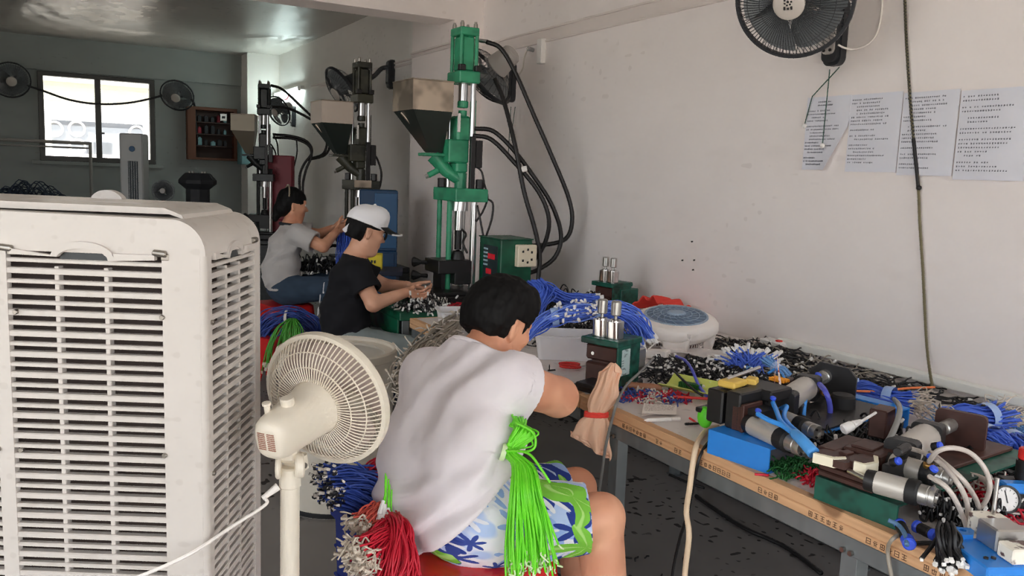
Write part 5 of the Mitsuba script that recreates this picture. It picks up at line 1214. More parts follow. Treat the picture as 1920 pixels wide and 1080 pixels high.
# adaptor, white plastic sheet, cables
solo('power_adaptor', X(bx(-.042, .042, -.026, .026, 0, .034, .005), frame((2.015, 2.459, 0.745), x=(.45, -.8, 0), z=(0, .1, 1))), 'mat_plastic_cream', 'white power adaptor box in front of the flat white fan', 'adaptor')
solo('plastic_sheet', thick(grid(lambda u, v: np.stack([A((2.057, 2.460, 0.750))[0] + .25 * u + .02 * v, A((2.057, 2.460, 0.750))[1] - .20 * u + .16 * v, .768 - .02 * np.abs(v - .4) + .008 * np.sin(9 * u + 4 * v) + .004 * np.sin(23 * v)], -1), 18, 14), .002), 'mat_bag_clear', 'crumpled white plastic sheet lying under the flat white fan', 'plastic sheet', smooth=40)
def cable(name, pts, r, m, label, cat='cable', n=8, group=None): return solo(name, tube(spline(pts, n), r, 8), m, label, cat, group, True)
cable('cable', [(1.938, 2.265, 0.800), (1.891, 2.163, 0.810), (1.846, 2.074, 0.800), (1.798, 1.985, 0.775), (1.764, 1.905, 0.760)], .0052, 'mat_purple_tube', 'thick blue-violet cable curving down to the yellow-green tray')
cable('cable', [(1.812, 2.130, 0.790), (1.768, 2.028, 0.785), (1.744, 1.948, 0.775), (1.755, 1.914, 0.762)], .004, 'mat_wire_black', 'black cable crossing the yellow-green tray')
cable('cable', [(1.845, 2.430, 0.840), (1.843, 2.371, 0.820), (1.820, 2.305, 0.800), (1.802, 2.262, 0.780), (1.823, 2.248, 0.770)], .0035, 'mat_cord_white', 'grey-white cable running behind the bench press')
cable('air_hose', [(1.834, 2.264, 0.800), (1.670, 2.127, 0.795), (1.537, 2.019, 0.790), (1.420, 1.904, 0.781), (1.410, 1.915, 0.715), (1.410, 1.937, 0.630), (1.420, 1.962, 0.538), (1.450, 2.021, 0.393)], .0045, 'mat_grey_tube', 'thin grey air hose falling from the bench press past the cloth bag', 'hose')
cable('cable', [(1.609, 1.688, 0.745), (1.554, 1.668, 0.748), (1.448, 1.587, 0.750), (1.415, 1.562, 0.716), (1.410, 1.563, 0.641), (1.420, 1.580, 0.569), (1.410, 1.553, 0.516), (1.420, 1.569, 0.397), (1.420, 1.560, 0.222), (1.460, 1.544, 0.022)], .0075, 'mat_cable_cream', 'thick cream cable hanging over the bench edge in front of the blue jig')
cable('cable', [(1.540, 1.613, 0.748), (1.479, 1.581, 0.748), (1.425, 1.550, 0.727), (1.430, 1.569, 0.658), (1.470, 1.629, 0.541), (1.500, 1.692, 0.418), (1.500, 1.711, 0.282), (1.500, 1.706, 0.041)], .0042, 'mat_wire_black', 'thin black cable hanging behind the cream cable')
cable('cable', [(1.445, 0.987, 0.750), (1.396, 0.972, 0.752), (1.430, 1.002, 0.713), (1.430, 0.995, 0.683), (1.440, 0.984, 0.630)], .004, 'mat_wire_grey', 'grey cable hanging over the bench edge at the green jig')
cable('wire', [(2.148, 1.678, 0.800), (2.226, 1.642, 0.800), (2.347, 1.638, 0.800), (2.510, 1.653, 0.785)], .0038, 'mat_orange_wire', 'orange wire lying across the blue bundles to the wall', 'wire')
# tray, handle, notes, pens, scissors
def build_tray():
    k = Kit(); a, b = A((1.709, 2.068, 0.752)), A((1.776, 1.906, 0.752)); F = frame(a, x=b - a, z=(0, 0, 1)); L = np.linalg.norm(b - a)
    k.p('body', X(thick(grid(lambda u, v: np.stack([u * L * 1.15, .11 * (v - .15), .006 + .03 * np.clip((v - .55) / .45, 0, 1) ** 1.3 + .014 * np.clip((.25 - v) / .25, 0, 1)], -1), 8, 12), .002), F), 'mat_tray_lime', 40)
    k.p('bristles', J(*[X(bx(q, q + .003, .03, .058, .010, .026), F) for q in np.arange(.05, .12, .006)]), 'mat_wire_dkgreen', False, kind='stuff')
    k.put('tray', 'yellow-green plastic tray behind the blue jig', 'tray')
build_tray()
solo('file_handle', lathe([(0, 0), (.011, .002), (.0135, .02), (.012, .05), (.014, .085), (.011, .11), (.006, .118), (0, .118)], 20, frame(A((1.613, 2.127, 0.757)), z=A((1.698, 2.052, 0.757)) - A((1.613, 2.127, 0.757)))), 'mat_wood_handle', 'brown wooden tool handle beside the bench press', 'tool handle')
def build_notes():
    k = Kit(); a, b, c_ = A((1.470, 1.852, 0.742)), A((1.574, 1.823, 0.742)), A((1.539, 1.932, 0.742)); x = b - a; y = c_ - a
    for i, dz in enumerate((0, .003, .006)):
        k.p('sheet', thick(grid(lambda u, v: a + x * (u[..., None] * (1 - .05 * i)) + y * v[..., None] + np.stack([0 * u, 0 * u, dz + .004 * np.sin(3 * u + i) + .003], -1), 8, 5), .0006), 'mat_paper', 40)
    rr = np.random.default_rng(6); ms = []
    for i in range(7):
        v = .12 + .12 * i; u = .06
        while u < .85:
            w = rr.uniform(.03, .12); p = a + x * (u + w / 2) + y * v; u += w + .03
            ms.append(X(box((0, 0, 0), (np.linalg.norm(x) * w, .0018, .0004)), frame(p + [0, 0, .0155], x=x, z=(0, 0, 1))))
    k.p('handwriting', J(*ms), 'mat_paper_ink', False, kind='stuff')
    k.put('note_papers', 'small stack of handwritten note papers on the bench left of the blue jig', 'papers')
build_notes()
def pen(p, q, r, m, label, capm):
    k = Kit(); p, q = A(p), A(q); d = q - p
    k.p('barrel', cyl(p, p + d * .72, r, n=12, b=.001), m); k.p('pen_cap', cyl(p + d * .72, q, r * 1.12, n=12, b=.001), capm); k.p('tip', cyl(p, p - unit(d) * .008, r * .7, .001, 10), capm)
    k.put('pen', label, 'pen')
pen((1.451, 1.805, 0.748), (1.553, 1.781, 0.748), .0055, 'mat_white_plastic', 'white marker pen in front of the note papers', 'mat_paper')
pen((1.580, 1.728, 0.746), (1.536, 1.740, 0.746), .0035, 'mat_black_metal', 'short black pen by the lime green cap', 'mat_black_metal')
pen((1.578, 1.747, 0.747), (1.585, 1.778, 0.747), .003, 'mat_red_plastic', 'tiny red pen lying by the lime green cap', 'mat_red_plastic')
pen((1.753, 1.864, 0.765), (1.674, 1.959, 0.755), .0042, 'mat_red_plastic', 'long red pen in front of the yellow-green tray', 'mat_red_plastic')
def build_scissors():
    k = Kit(); o = A((1.646, 2.434, 0.746)); F = frame(o, x=CR * [1, 1, 0], z=(0, 0, 1))
    for s in (-1, 1):
        a = np.linspace(0, 2 * math.pi, 21)[:-1]
        k.p('handle', X(tube(np.stack([-.040 + .036 * np.cos(a), s * .024 + .019 * np.sin(a), 0 * a + .005], 1), .0042, 8, True), F @ rotm((0, 0, 1), 4 * s)), 'mat_red_plastic', True, 'red handle')
        k.p('blade', X(bx(-.005, .10, s * .004 - .004, s * .004 + .004, .003, .0045), F @ rotm((0, 0, 1), 3 * s)), 'mat_alu', 20)
    k.put('scissors', 'scissors with red handles on the bench left of the bench press', 'scissors')
build_scissors()
solo('jig_pin', J(cyl((1.521, 2.449, 0.741), (1.528, 2.461, 0.757), .002, n=8), box(A((1.524, 2.439, 0.743)), (.03, .008, .004), .001)), 'mat_black_metal', 'tiny black pin tool on the white bench top', 'tool')
# jar with red ring
def build_jar():
    k = Kit(); o = trans(1.93, 1.54, ZT + .001)
    k.p('body', lathe([(0, 0), (.034, 0), (.036, .006), (.036, .045), (.030, .05), (.030, .055), (.036, .06), (.034, .098), (.028, .104), (0, .104)], 32, o), 'mat_black_rubber', 40)
    k.p('ring', X(ring(.034, .054, .005, 40), o), 'mat_red_plastic', 40, 'red ring')
    k.put('oil_jar', 'black round jar with a red ring between the two jigs', 'jar')
build_jar()
# cloth bag tied with a red band at the bench corner
def build_bag():
    k = Kit(); rr = np.random.default_rng(2); rings = []; n = 72; a = np.arange(n) * 2 * math.pi / n
    sec = [((1.400, 1.911, 0.879), .008, .006), ((1.398, 1.915, 0.867), .030, .014), ((1.395, 1.922, 0.838), .036, .017), ((1.392, 1.930, 0.799), .038, .015), ((1.390, 1.950, 0.756), .036, .012), ((1.388, 1.961, 0.729), .030, .009), ((1.387, 1.966, 0.706), .040, .013), ((1.386, 1.976, 0.671), .053, .016), ((1.386, 1.978, 0.640), .060, .012), ((1.386, 1.980, 0.627), .059, .006)]
    cc = [A(q[0]) for q in sec]; T_ = np.linspace(0, 1, 40); ts = np.linspace(0, 1, len(sec))
    for t in T_:
        c_ = A([np.interp(t, ts, [q[i] for q in cc]) for i in range(3)]); w = np.interp(t, ts, [q[1] for q in sec]); d = np.interp(t, ts, [q[2] for q in sec])
        amp = .15 + .55 * min(1, abs(t - .55) * 3)
        wob = 1 + amp * (.16 * np.sin(5 * a + 3 * t) + .13 * np.sin(9 * a - 6 * t) + .08 * np.sin(13 * a + 9 * t))
        jag = .010 * np.sin(6 * a) * (t > .93) + .016 * np.sin(3 * a + 1) * max(0, .12 - t) / .12
        crease = (.0045 * np.sin(4.3 * np.cos(a) + 5 * t + 2) + .0035 * np.sin(9 * np.cos(a) - 7 * t) + .0025 * np.sin(17 * np.cos(a) + 4 * t)) * np.sign(np.sin(a)) * np.minimum(1, np.abs(np.sin(a)) * 3) * amp * 1.6
        rings.append(c_ + (CR * [1, 1, 0])[None] * (w * np.cos(a) * (1 + (wob - 1) * .35) + .004 * np.sin(21 * t) * np.cos(a))[:, None] + (CF * [1, 1, 0])[None] * (d * np.sin(a) * wob + crease)[:, None] + np.stack([0 * a, 0 * a, jag - .036 * np.cos(a) * np.clip((t - .6) / .4, 0, 1)], 1))
    k.p('cloth', loft(rings), 'mat_cloth_tan', True)
    c_ = A((1.388, 1.961, 0.729)); k.p('band', tube([c_ + CR * [1, 1, 0] * .036 * math.cos(t) + CF * [1, 1, 0] * .014 * math.sin(t) + A([0, 0, q]) for t in a], .004, 6, True) if False else J(*[tube([c_ + CR * [1, 1, 0] * .034 * math.cos(t) + CF * [1, 1, 0] * .013 * math.sin(t) + A([0, 0, q]) for t in a], .0035, 6, True) for q in (-.005, 0, .005)]), 'mat_cloth_red', True, 'red band')
    k.put('cloth_bag', 'tan cloth bag tied with a red band hanging at the bench corner', 'bag')
build_bag()
solo('red_cloth', thick(grid(lambda u, v: np.stack([A((2.560, 3.106, 0.823))[0] - .08 + .16 * v + 0 * u, A((2.560, 3.106, 0.823))[1] + .16 - .32 * u + 0 * v, ZT + .05 + .075 * np.sin(math.pi * u) ** .7 * (1 - .3 * v) + .014 * np.sin(26 * u + 6 * v) * np.sin(math.pi * u)], -1), 30, 10), .006), 'mat_cloth_red', 'crumpled red cloth against the wall behind the flat white fan', 'cloth', smooth=50)
# gauge unit, blue bracket and printed blocks at the right edge
def build_gauge():
    k = Kit(); o = A((1.722, 0.950, 0.790)); d = unit(-CF * [1, 1, .0] + [.0, 0, .35]); F = frame(o, z=d, y=(0, 0, 1))
    k.p('case', X(lathe([(0, -.03), (.020, -.03), (.027, -.012), (.0285, .004), (.0285, .008), (.025, .008), (.0245, .003), (0, .003)], 36), F), 'mat_black_metal', 40)
    k.p('dial', X(cyl((0, 0, .003), (0, 0, .0036), .0245, n=36), F), 'mat_white_plastic', 30)
    k.p('needle', X(bx(-.001, .001, -.008, .018, .004, .005), F @ rotm((0, 0, 1), 8)), 'mat_black_metal', False)
    k.p('tick_marks', J(*[X(bx(-.0005, .0005, .018, .022, .0037, .0042), F @ rotm((0, 0, 1), t)) for t in range(-135, 136, 27)]), 'mat_black_metal', False, kind='stuff')
    G = frame(o + CR * .045 + CF * .035, x=CR * [1, 1, 0], z=(0, 0, 1))
    k.p('regulator_body', X(J(bx(-.03, .05, -.02, .04, -.045, .03, .006), cyl((.02, .01, .03), (.02, .01, .075), .021, n=24, b=.003)), G), 'mat_black_metal', 30)
    k.p('knob', X(cyl((.02, .01, .075), (.02, .01, .10), .019, n=16, b=.003), G), 'mat_red_plastic')
    k.p('blue_cap', X(bx(-.045, .04, -.03, .0, .012, .034, .004), G), 'mat_blue_paint', 20, 'bright blue bracket')
    k.p('outlet', X(cyl((-.03, .0, .0), (-.055, -.004, .0), .009, n=12, b=.002), G), 'mat_brass')
    k.p('hose', tube(spline([o + CR * .0 + CF * .035, (1.792, 1.039, 0.790), (1.804, 1.084, 0.785), (1.810, 1.126, 0.775)], 6), .0075, 8), 'mat_clear_tube', True)
    k.put('pressure_regulator', 'pressure regulator with round white gauge at the right edge of the bench', 'regulator')
build_gauge()
def build_corner_jig():
    k = Kit(); o = (1.434, 0.857, 0.742); F = frame(o, x=CR * [1, 1, 0] + [.1, .05, 0], z=(0, 0, 1)); F[:3, :3] *= .72
    k.p('base', J(X(bx(0, .16, -.10, .07, 0, .045, .004), F)), 'mat_blue_paint', 20)
    k.p('base_lug', X(extr(sg.Polygon([(.0, .06), (.07, .06), (.10, .10), (.03, .12)]).difference(sg.Point(.06, .09).buffer(.009)), .012), F @ trans(0, 0, .045)), 'mat_blue_paint', 20)
    k.p('clamp_block', X(bx(.075, .16, -.02, .06, .046, .105, .004), F), 'mat_alu', 20)
    k.p('clamp_block', X(bx(.07, .14, -.09, -.03, .046, .085, .004), F), 'mat_ivory_scuffed', 20)
    k.p('clamp_block', X(bx(.09, .17, .06, .12, .05, .10, .004), F), 'mat_ivory_scuffed', 20)
    k.p('guide_rod', X(cyl((.14, .09, .10), (.14, .09, .20), .0055, n=12), F), 'mat_alu_bright')
    for q in (.03, .05): k.p('screw', X(cyl((q, -.05, .045), (q, -.05, .049), .006, n=10), F), 'mat_black_metal')
    k.put('clamping_jig', 'partly visible jig with blue base and scuffed ivory blocks at the lower right corner', 'machine', 'pneumatic jigs on the workbench')
mat('mat_ivory_scuffed', proc(lambda p, n, uv: mix(C3((230, 224, 210)), C3((96, 74, 70)), smoothstep(.55, .66, pfbm(p.x * 60, p.y * 60, p.z * 60, 3)))), .6)
build_corner_jig()
for i, (a_, b_, lab) in enumerate((((1.467, 1.006, 0.755), (1.402, 0.938, 0.755), 'black and blue hose connector lying at the corner of the green jig'), ((1.485, 0.953, 0.757), (1.490, 0.991, 0.757), 'thick black and blue hose connector beside the pile of lead ends'))):
    k = Kit(); a_, b_ = A(a_), A(b_); d = b_ - a_
    k.p('body', cyl(a_, a_ + d * .7, .011, n=16, b=.002), 'mat_black_metal'); k.p('collar', cyl(a_ + d * .7, b_, .0125, n=16, b=.003), 'mat_blue_fitting'); k.p('collar', cyl(a_, a_ - unit(d) * .012, .0115, n=16, b=.003), 'mat_blue_fitting')
    k.put('hose_connector', lab, 'connector')
cable('air_hose', [(1.423, 1.003, 0.775), (1.431, 0.985, 0.770), (1.413, 0.957, 0.765), (1.392, 0.937, 0.757)], .0045, 'mat_steel_blue', 'short blue-grey air hose bending down from the green jig', 'hose')
mat('mat_steel_blue', (82, 116, 150), .35)
for i, q in enumerate(((1.438, 1.352, 0.742), (1.546, 1.310, 0.742))):
    solo('wire_offcut', tube(spline([A(q) + [-.012, .01, .003], A(q) + [0, 0, .004], A(q) + [.014, -.008, .003]], 4), .003, 6), 'mat_wire_red', ('red wire offcut lying in front of the blue jig', 'red wire offcut lying left of the green jig')[i], 'offcut', smooth=True)
struct('trim_5', J(X(extr(rrect(.042, .036, .010, 3), 2.25), frame((2.652, 2.45, .772), x=(1, 0, 0), z=(0, -1, .005)))), 'mat_pipe_white', 30, label='white cable pipe along the wall behind the bench')
k = Kit(); k.p('body', bx(2.60, 2.665, 2.40, 2.52, .748, .778, .005), 'mat_white_plastic', 20); k.p('switch', bx(2.61, 2.64, 2.42, 2.44, .777, .784, .002), 'mat_red_plastic'); k.put('power_strip', 'small white power strip with red switch at the end of the wall pipe', 'power strip')
# ---------------------------------------------------------------- injection presses
def paint(name, c, c2, rough=.4): 
    a, b = C3(c), C3(c2)
    return mat(name, proc(lambda p, n, uv: mix(a, b, smoothstep(.35, .75, pfbm(p.x * 14, p.y * 14, p.z * 14, 3)))), rough, spec=.5)
paint('mat_press_green', (52, 148, 108), (40, 124, 90)); paint('mat_press_deep', (16, 88, 62), (12, 66, 48))
paint('mat_press_olive', (58, 58, 46), (40, 42, 36)); paint('mat_press_dark', (34, 40, 40), (24, 28, 28))
def _tin(p, n, uv): return mix(C3((196, 180, 162)), C3((150, 136, 122)), smoothstep(.4, .7, pfbm(p.x * 9, p.y * 9, p.z * 9, 3)))
mat('mat_tin', proc(_tin), .28, .75)
mat('mat_tin_matte', (196, 182, 170), .5, .2)
mat('mat_hopper_cone', (58, 66, 62), .25, .6)
mat('mat_red_led', (230, 30, 50), .4)
mat('mat_panel', (168, 196, 206), .4)
mat('mat_hose', (24, 22, 22), .45)
def build_press(g, gd, cone, boxm, o, label, yaw=0, group=None, hop=1.0, full=True):
    k = Kit()
    k.p('top_cap', J(bx(-.055, .055, -.07, .07, 2.158, 2.20, .004)), g, 20)
    for x in (-.04, .04):
        for y in (-.05, .05): k.p('cap_nut', J(cyl((x, y, 2.20), (x, y, 2.222), .011, n=6), cyl((x, y, 2.22), (x, y, 2.232), .007, n=10)), 'mat_screw')
    k.p('hydraulic_cylinder', J(bx(-.042, .042, -.055, .055, 1.965, 2.16, .014)), g, 20)
    for x in (-.046, .046):
        for y in (-.058, .058): k.p('tie_rod', cyl((x, y, 1.96), (x, y, 2.165), .010, n=12), g)
    k.p('flange', bx(-.062, .062, -.085, .085, 1.905, 1.968, .006), g, 20)
    k.p('flange_nut', bx(-.066, -.03, -.09, -.06, 1.968, 2.0, .003), 'mat_black_metal', 20); k.p('flange_nut', bx(.03, .066, -.09, -.06, 1.968, 2.0, .003), 'mat_black_metal', 20)
    k.p('piston', cyl((-.005, -.01, 1.80), (-.005, -.01, 1.91), .026, n=24), 'mat_chrome')
    k.p('piston_head', J(cyl((-.005, -.01, 1.775), (-.005, -.01, 1.812), .03, n=24, b=.004), cyl((-.005, -.01, 1.60), (-.005, -.01, 1.76), .024, n=20)), g)
    k.p('guide_rod', cyl((.035, -.055, 1.60), (.035, -.055, 1.91), .0155, n=20), 'mat_chrome')
    k.p('guide_rod', cyl((-.05, .06, 1.34), (-.05, .06, 1.91), .011, n=16), 'mat_chrome')
    k.p('guide_rod', cyl((-.018, .03, 1.34), (-.018, .03, 1.6), .008, n=12), 'mat_chrome')
    k.p('barrel_cover', J(bx(-.05, .03, -.05, .06, 1.59, 1.73, .012), bx(.04, .06, -.05, -.02, 1.56, 1.82, .003)), g, 20)
    k.p('scale_strip', bx(-.055, -.045, -.075, -.055, 1.64, 1.74, .001), 'mat_white_plastic', 20)
    k.p('carriage', J(bx(-.10, .02, -.055, .075, 1.475, 1.60, .006), bx(-.05, .02, -.05, .05, 1.42, 1.48, .01)), g, 20)
    k.p('slide_bar', bx(.012, .04, -.10, -.075, 1.31, 1.62, .002), 'mat_black_metal', 20)
    k.p('limit_box', bx(.045, .085, -.095, -.055, 1.45, 1.60, .003), 'mat_black_metal', 20)
    k.p('barrel', J(cyl((0, 0, 1.335), (0, 0, 1.42), .034, n=20), cyl((-.02, .0, 1.34), (-.02, 0, 1.44), .012, n=12)), g)
    k.p('platen', bx(-.0975, .0975, -.155, .155, 1.265, 1.336, .004), g, 20)
    for x, y in ((-.065, .11), (.065, -.11)): k.p('column_nut', cyl((x, y, 1.336), (x, y, 1.388), .024, n=6, b=.003), 'mat_black_metal', 20)
    for x, y, r, m in ((-.07, .12, .014, g), (-.062, .0, .015, g), (.062, -.055, .019, 'mat_chrome'), (.07, .11, .017, 'mat_chrome'), (.0, .10, .011, 'mat_chrome')): k.p('column', cyl((x, y, .72), (x, y, 1.27), r, n=20), m)
    k.p('nozzle', J(cyl((0, .01, 1.1), (0, .01, 1.27), .024, n=20), cyl((0, .01, 1.21), (0, .01, 1.265), .05, n=20)), 'mat_chrome')
    k.p('heater_band', J(cyl((0, .01, .99), (0, .01, 1.10), .020, n=20), lathe([(0, 0), (.045, 0), (.045, .06), (.03, .11), (0, .12)], 20, trans(0, .01, .87))), 'mat_black_metal')
    k.p('mould_block', J(bx(-.15, .055, -.07, .13, .862, .936, .004), bx(-.05, .055, -.07, .1, .80, .87, .004), bx(-.10, -.07, .0, .12, .74, .87, .002)), 'mat_black_metal', 20)
    for z in (.908, .832):
        k.p('clamp_knob', X(lathe([(0, 0), (.012, .004), (.012, .03), (.010, .04), (.030, .085), (.026, .092), (0, .092)], 8), frame((-.14, .10, z), z=(-.75, .62, 0))), 'mat_black_rubber', 20)
    k.p('base_plate', J(bx(-.26, .16, -.17, .17, .70, .748, .005), bx(-.20, .12, -.14, .14, .748, .768, .005)), 'mat_black_metal', 20)
    # hopper
    hx, hy, sx, sy = -.20, .095, .235 * hop, .30 * hop
    def rect(x, y, a, b, z): return A([[x + i * a / 2, y + j_ * b / 2, z] for i, j_ in ((-1, -1), (1, -1), (1, 1), (-1, 1))])
    k.p('hopper_box', loft([rect(hx, hy, sx, sy, 1.745), rect(hx, hy, sx, sy, 1.905), rect(hx, hy, sx - .012, sy - .012, 1.905), rect(hx, hy, sx - .012, sy - .012, 1.76)]), boxm, False)
    k.p('hopper_rim', J(*[tube([p, q], .0045, 6) for p, q in zip(rect(hx, hy, sx, sy, 1.904), np.roll(rect(hx, hy, sx, sy, 1.904), -1, 0))]), 'mat_tin', True)
    k.p('hopper_cone', loft([rect(-.145, .055, .07, .07, 1.525), rect(hx, hy, sx - .004, sy - .004, 1.75)]), cone, False)
    k.p('seam_strip', tube([(hx - sx / 2 + .005, hy + .03, 1.735), (-.185, .06, 1.585)], .008, 5), 'mat_tin', True)
    k.p('chute', J(bx(-.215, -.075, .0, .11, 1.505, 1.522, .003), tube([(-.145, .055, 1.51), (-.075, .03, 1.43), (.0, .0, 1.38)], [.042, .036, .034], 16), cyl((-.12, .04, 1.43), (-.17, .06, 1.40), .016, n=12)), g, 25)
    k.p('chute_stub', cyl((-.155, .052, 1.408), (-.185, .066, 1.39), .012, n=8), 'mat_chrome')
    if full:
        k.p('stand_top', J(bx(-.46, .30, -.30, .32, .655, .70, .004)), gd, 20)
        k.p('stand', J(bx(-.06, .30, -.28, .30, .0, .655, .006)), gd, 20)
        k.p('front_plate', bx(-.465, -.455, -.28, .30, .56, .66, .003), gd, 20)
        k.p('foot_leg', bx(-.44, -.40, -.28, -.24, 0, .66, .003), 'mat_steel_paint', 20); k.p('foot_leg', bx(-.44, -.40, .24, .28, 0, .66, .003), 'mat_steel_paint', 20)
    else:
        k.p('stand_top', bx(-.36, .30, -.28, .30, .66, .70, .004), gd, 20); k.p('stand', bx(-.05, .30, -.28, .30, .0, .66, .006), gd, 20)
    return k, trans(*o) @ rotm((0, 0, 1), yaw)
k, M = build_press('mat_press_green', 'mat_press_deep', 'mat_hopper_cone', 'mat_tin', (2.0, 4.25, 0), '')
H = lambda pts: k.p('hydraulic_hose', X(tube(spline(pts, 9), .0125, 10), trans(-2.0, -4.25, 0)), 'mat_hose', True)
def fit(p, q): k.p('hose_end', X(cyl(p, q, .0105, n=12, b=.002), trans(-2.0, -4.25, 0)), 'mat_chrome')
fit((2.101, 4.280, 2.152), (2.142, 4.256, 2.148))
H([(2.137, 4.259, 2.147), (2.208, 4.214, 2.110), (2.277, 4.155, 1.972), (2.360, 4.073, 1.741), (2.454, 4.008, 1.511), (2.542, 3.973, 1.307), (2.567, 3.962, 1.173), (2.541, 3.984, 1.072), (2.434, 4.037, 1.034), (2.287, 4.049, 1.031)])
H([(2.053, 4.208, 1.666), (2.146, 4.155, 1.655), (2.238, 4.089, 1.560), (2.332, 4.015, 1.419), (2.428, 3.960, 1.261), (2.488, 3.948, 1.099), (2.469, 3.963, 0.978), (2.388, 3.996, 0.903), (2.267, 4.011, 0.862)])
H([(2.038, 4.187, 1.627), (2.127, 4.135, 1.607), (2.234, 4.057, 1.487), (2.345, 3.971, 1.332), (2.400, 3.942, 1.188), (2.398, 3.968, 1.053), (2.348, 4.003, 0.951), (2.263, 4.019, 0.903)])
H([(2.191, 4.245, 1.949), (2.212, 4.167, 1.823), (2.228, 4.053, 1.588), (2.265, 3.992, 1.330), (2.320, 3.953, 1.128), (2.349, 3.938, 0.982), (2.344, 3.938, 0.818)])
k.p('hose_clip', X(tube([A((2.256, 4.016, 1.451)), A((2.282, 4.002, 1.458))], .016, 8), trans(-2.0, -4.25, 0)), 'mat_white_plastic')
for pts in ([(2.055, 4.175, 1.459), (2.082, 4.155, 1.431), (2.093, 4.139, 1.364), (2.106, 4.120, 1.292), (2.092, 4.140, 1.217), (2.065, 4.168, 1.156)], [(2.103, 4.121, 1.286), (2.131, 4.101, 1.258), (2.123, 4.093, 1.176), (2.103, 4.112, 1.080)], [(2.064, 4.159, 1.245), (2.075, 4.142, 1.173), (2.088, 4.121, 1.079)], [(1.933, 4.074, 1.118), (1.961, 4.077, 1.089), (1.936, 4.061, 1.047), (1.955, 4.042, 0.991)]):
    k.p('control_cable', X(tube(spline(pts, 7), .006, 6), trans(-2.0, -4.25, 0)), 'mat_hose', True)
# control box on the right of the press
def L(m): return X(m, trans(-2.0, -4.25, 0))
k.p('control_box', L(J(bx(2.115, 2.31, 3.955, 4.215, .70, 1.07, .005), bx(2.11, 2.315, 3.95, 4.22, 1.068, 1.075, .001))), 'mat_press_deep', 20)
k.p('control_box__panel', L(bx(2.1125, 2.115, 3.99, 4.16, .84, 1.03, .001)), 'mat_panel_face', False)
k.p('control_box__display', L(bx(2.110, 2.1125, 4.02, 4.10, .955, .985)), 'mat_red_led', False, 'red digit display'); k.p('control_box__display', L(bx(2.110, 2.1125, 4.06, 4.12, .87, .90)), 'mat_red_led', False, 'red digit display')
for i in range(5):
    for q in range(3): k.p('control_box__button', L(bx(2.110, 2.1125, 4.105 + q * .018, 4.117 + q * .018, .915 + i * .022, .925 + i * .022)), 'mat_panel', False)
k.p('socket_box', L(bx(2.20, 2.318, 3.915, 3.955, .925, 1.045, .004)), 'mat_socket_cream', 20, 'cream socket box')
for x, z in ((2.23, 1.01), (2.26, 1.02), (2.285, 1.005), (2.23, .96), (2.26, .95), (2.285, .965)): k.p('socket_hole', L(box((x, 3.914, z), (.010, .002, .012))), 'mat_black_metal', False)
k.put('injection_press', 'tall bright green vertical injection press with metal hopper and black hydraulic hoses', 'press', 'vertical injection presses', M=M)
mat('mat_panel_face', (28, 46, 48), .4); mat('mat_socket_cream', (226, 214, 190), .4)
k, M2 = build_press('mat_press_olive', 'mat_press_dark', 'mat_hopper_cone', 'mat_tin_matte', (2.04, 6.10, 0), '', full=False)
k.p('control_cable', X(tube(spline([(2.137, 6.103, 1.539), (2.164, 6.081, 1.493), (2.186, 6.054, 1.394), (2.172, 6.046, 1.293), (2.137, 6.052, 1.212)], 7), .008, 6), np.linalg.inv(M2)), 'mat_hose', True)
k.p('foil_patch', bx(-.10, .03, -.157, -.154, 1.285, 1.338), 'mat_tin', False)
k.put('injection_press', 'dark olive vertical press behind the white cap with a metal hopper', 'press', 'vertical injection presses', M=M2)
k, M3 = build_press('mat_press_dark', 'mat_press_dark', 'mat_tin_dark', 'mat_tin_dark', (1.84, 8.45, 0), '', yaw=-18, full=False, hop=.95)
mat('mat_tin_dark', (120, 112, 98), .35, .5)
for pts in ([(1.965, 8.727, 2.222), (2.092, 8.768, 2.193), (2.280, 8.754, 2.035), (2.443, 8.635, 1.851), (2.501, 8.581, 1.706), (2.463, 8.580, 1.563), (2.309, 8.540, 1.502)], [(1.968, 8.693, 2.009), (2.134, 8.716, 2.006), (2.349, 8.698, 1.918), (2.486, 8.666, 1.827), (2.545, 8.612, 1.693), (2.482, 8.568, 1.553), (2.299, 8.544, 1.491)],
            [(1.968, 8.649, 1.732), (2.123, 8.562, 1.723), (2.263, 8.477, 1.676), (2.307, 8.437, 1.571), (2.233, 8.458, 1.446), (2.191, 8.463, 1.327), (2.186, 8.441, 1.167)], [(1.967, 8.645, 1.700), (2.146, 8.545, 1.697), (2.276, 8.464, 1.639), (2.301, 8.434, 1.534), (2.250, 8.441, 1.393), (2.217, 8.436, 1.248), (2.212, 8.414, 1.088)]):
    k.p('hydraulic_hose', X(tube(spline(pts, 8), .013, 8), np.linalg.inv(M3)), 'mat_hose', True)
for pts in ([(2.174, 8.528, 1.688), (2.175, 8.509, 1.566), (2.147, 8.503, 1.431), (2.115, 8.503, 1.313)], [(1.945, 8.548, 1.739), (1.979, 8.513, 1.635), (1.984, 8.488, 1.488)], [(1.923, 8.544, 1.633), (1.958, 8.512, 1.555), (1.965, 8.496, 1.477)]):
    k.p('control_cable', X(tube(spline(pts, 6), .007, 6), np.linalg.inv(M3)), 'mat_hose', True)
k.put('injection_press', 'farthest dark vertical press near the back wall with looping hoses', 'press', 'vertical injection presses', M=M3)
solo('electrical_cabinet', J(X(bx(-.12, .12, -.08, .08, -.32, .32, .008), frame((2.010, 8.486, 1.203), x=(.9, -.4, 0), z=(0, 0, 1))), X(bx(-.09, .09, -.06, .06, -.95, -.32, .004), frame((2.010, 8.486, 1.203), x=(.9, -.4, 0), z=(0, 0, 1)))), 'mat_red_cab', 'dark red electrical cabinet beside the farthest press', 'cabinet')
mat('mat_red_cab', (122, 24, 40), .5)
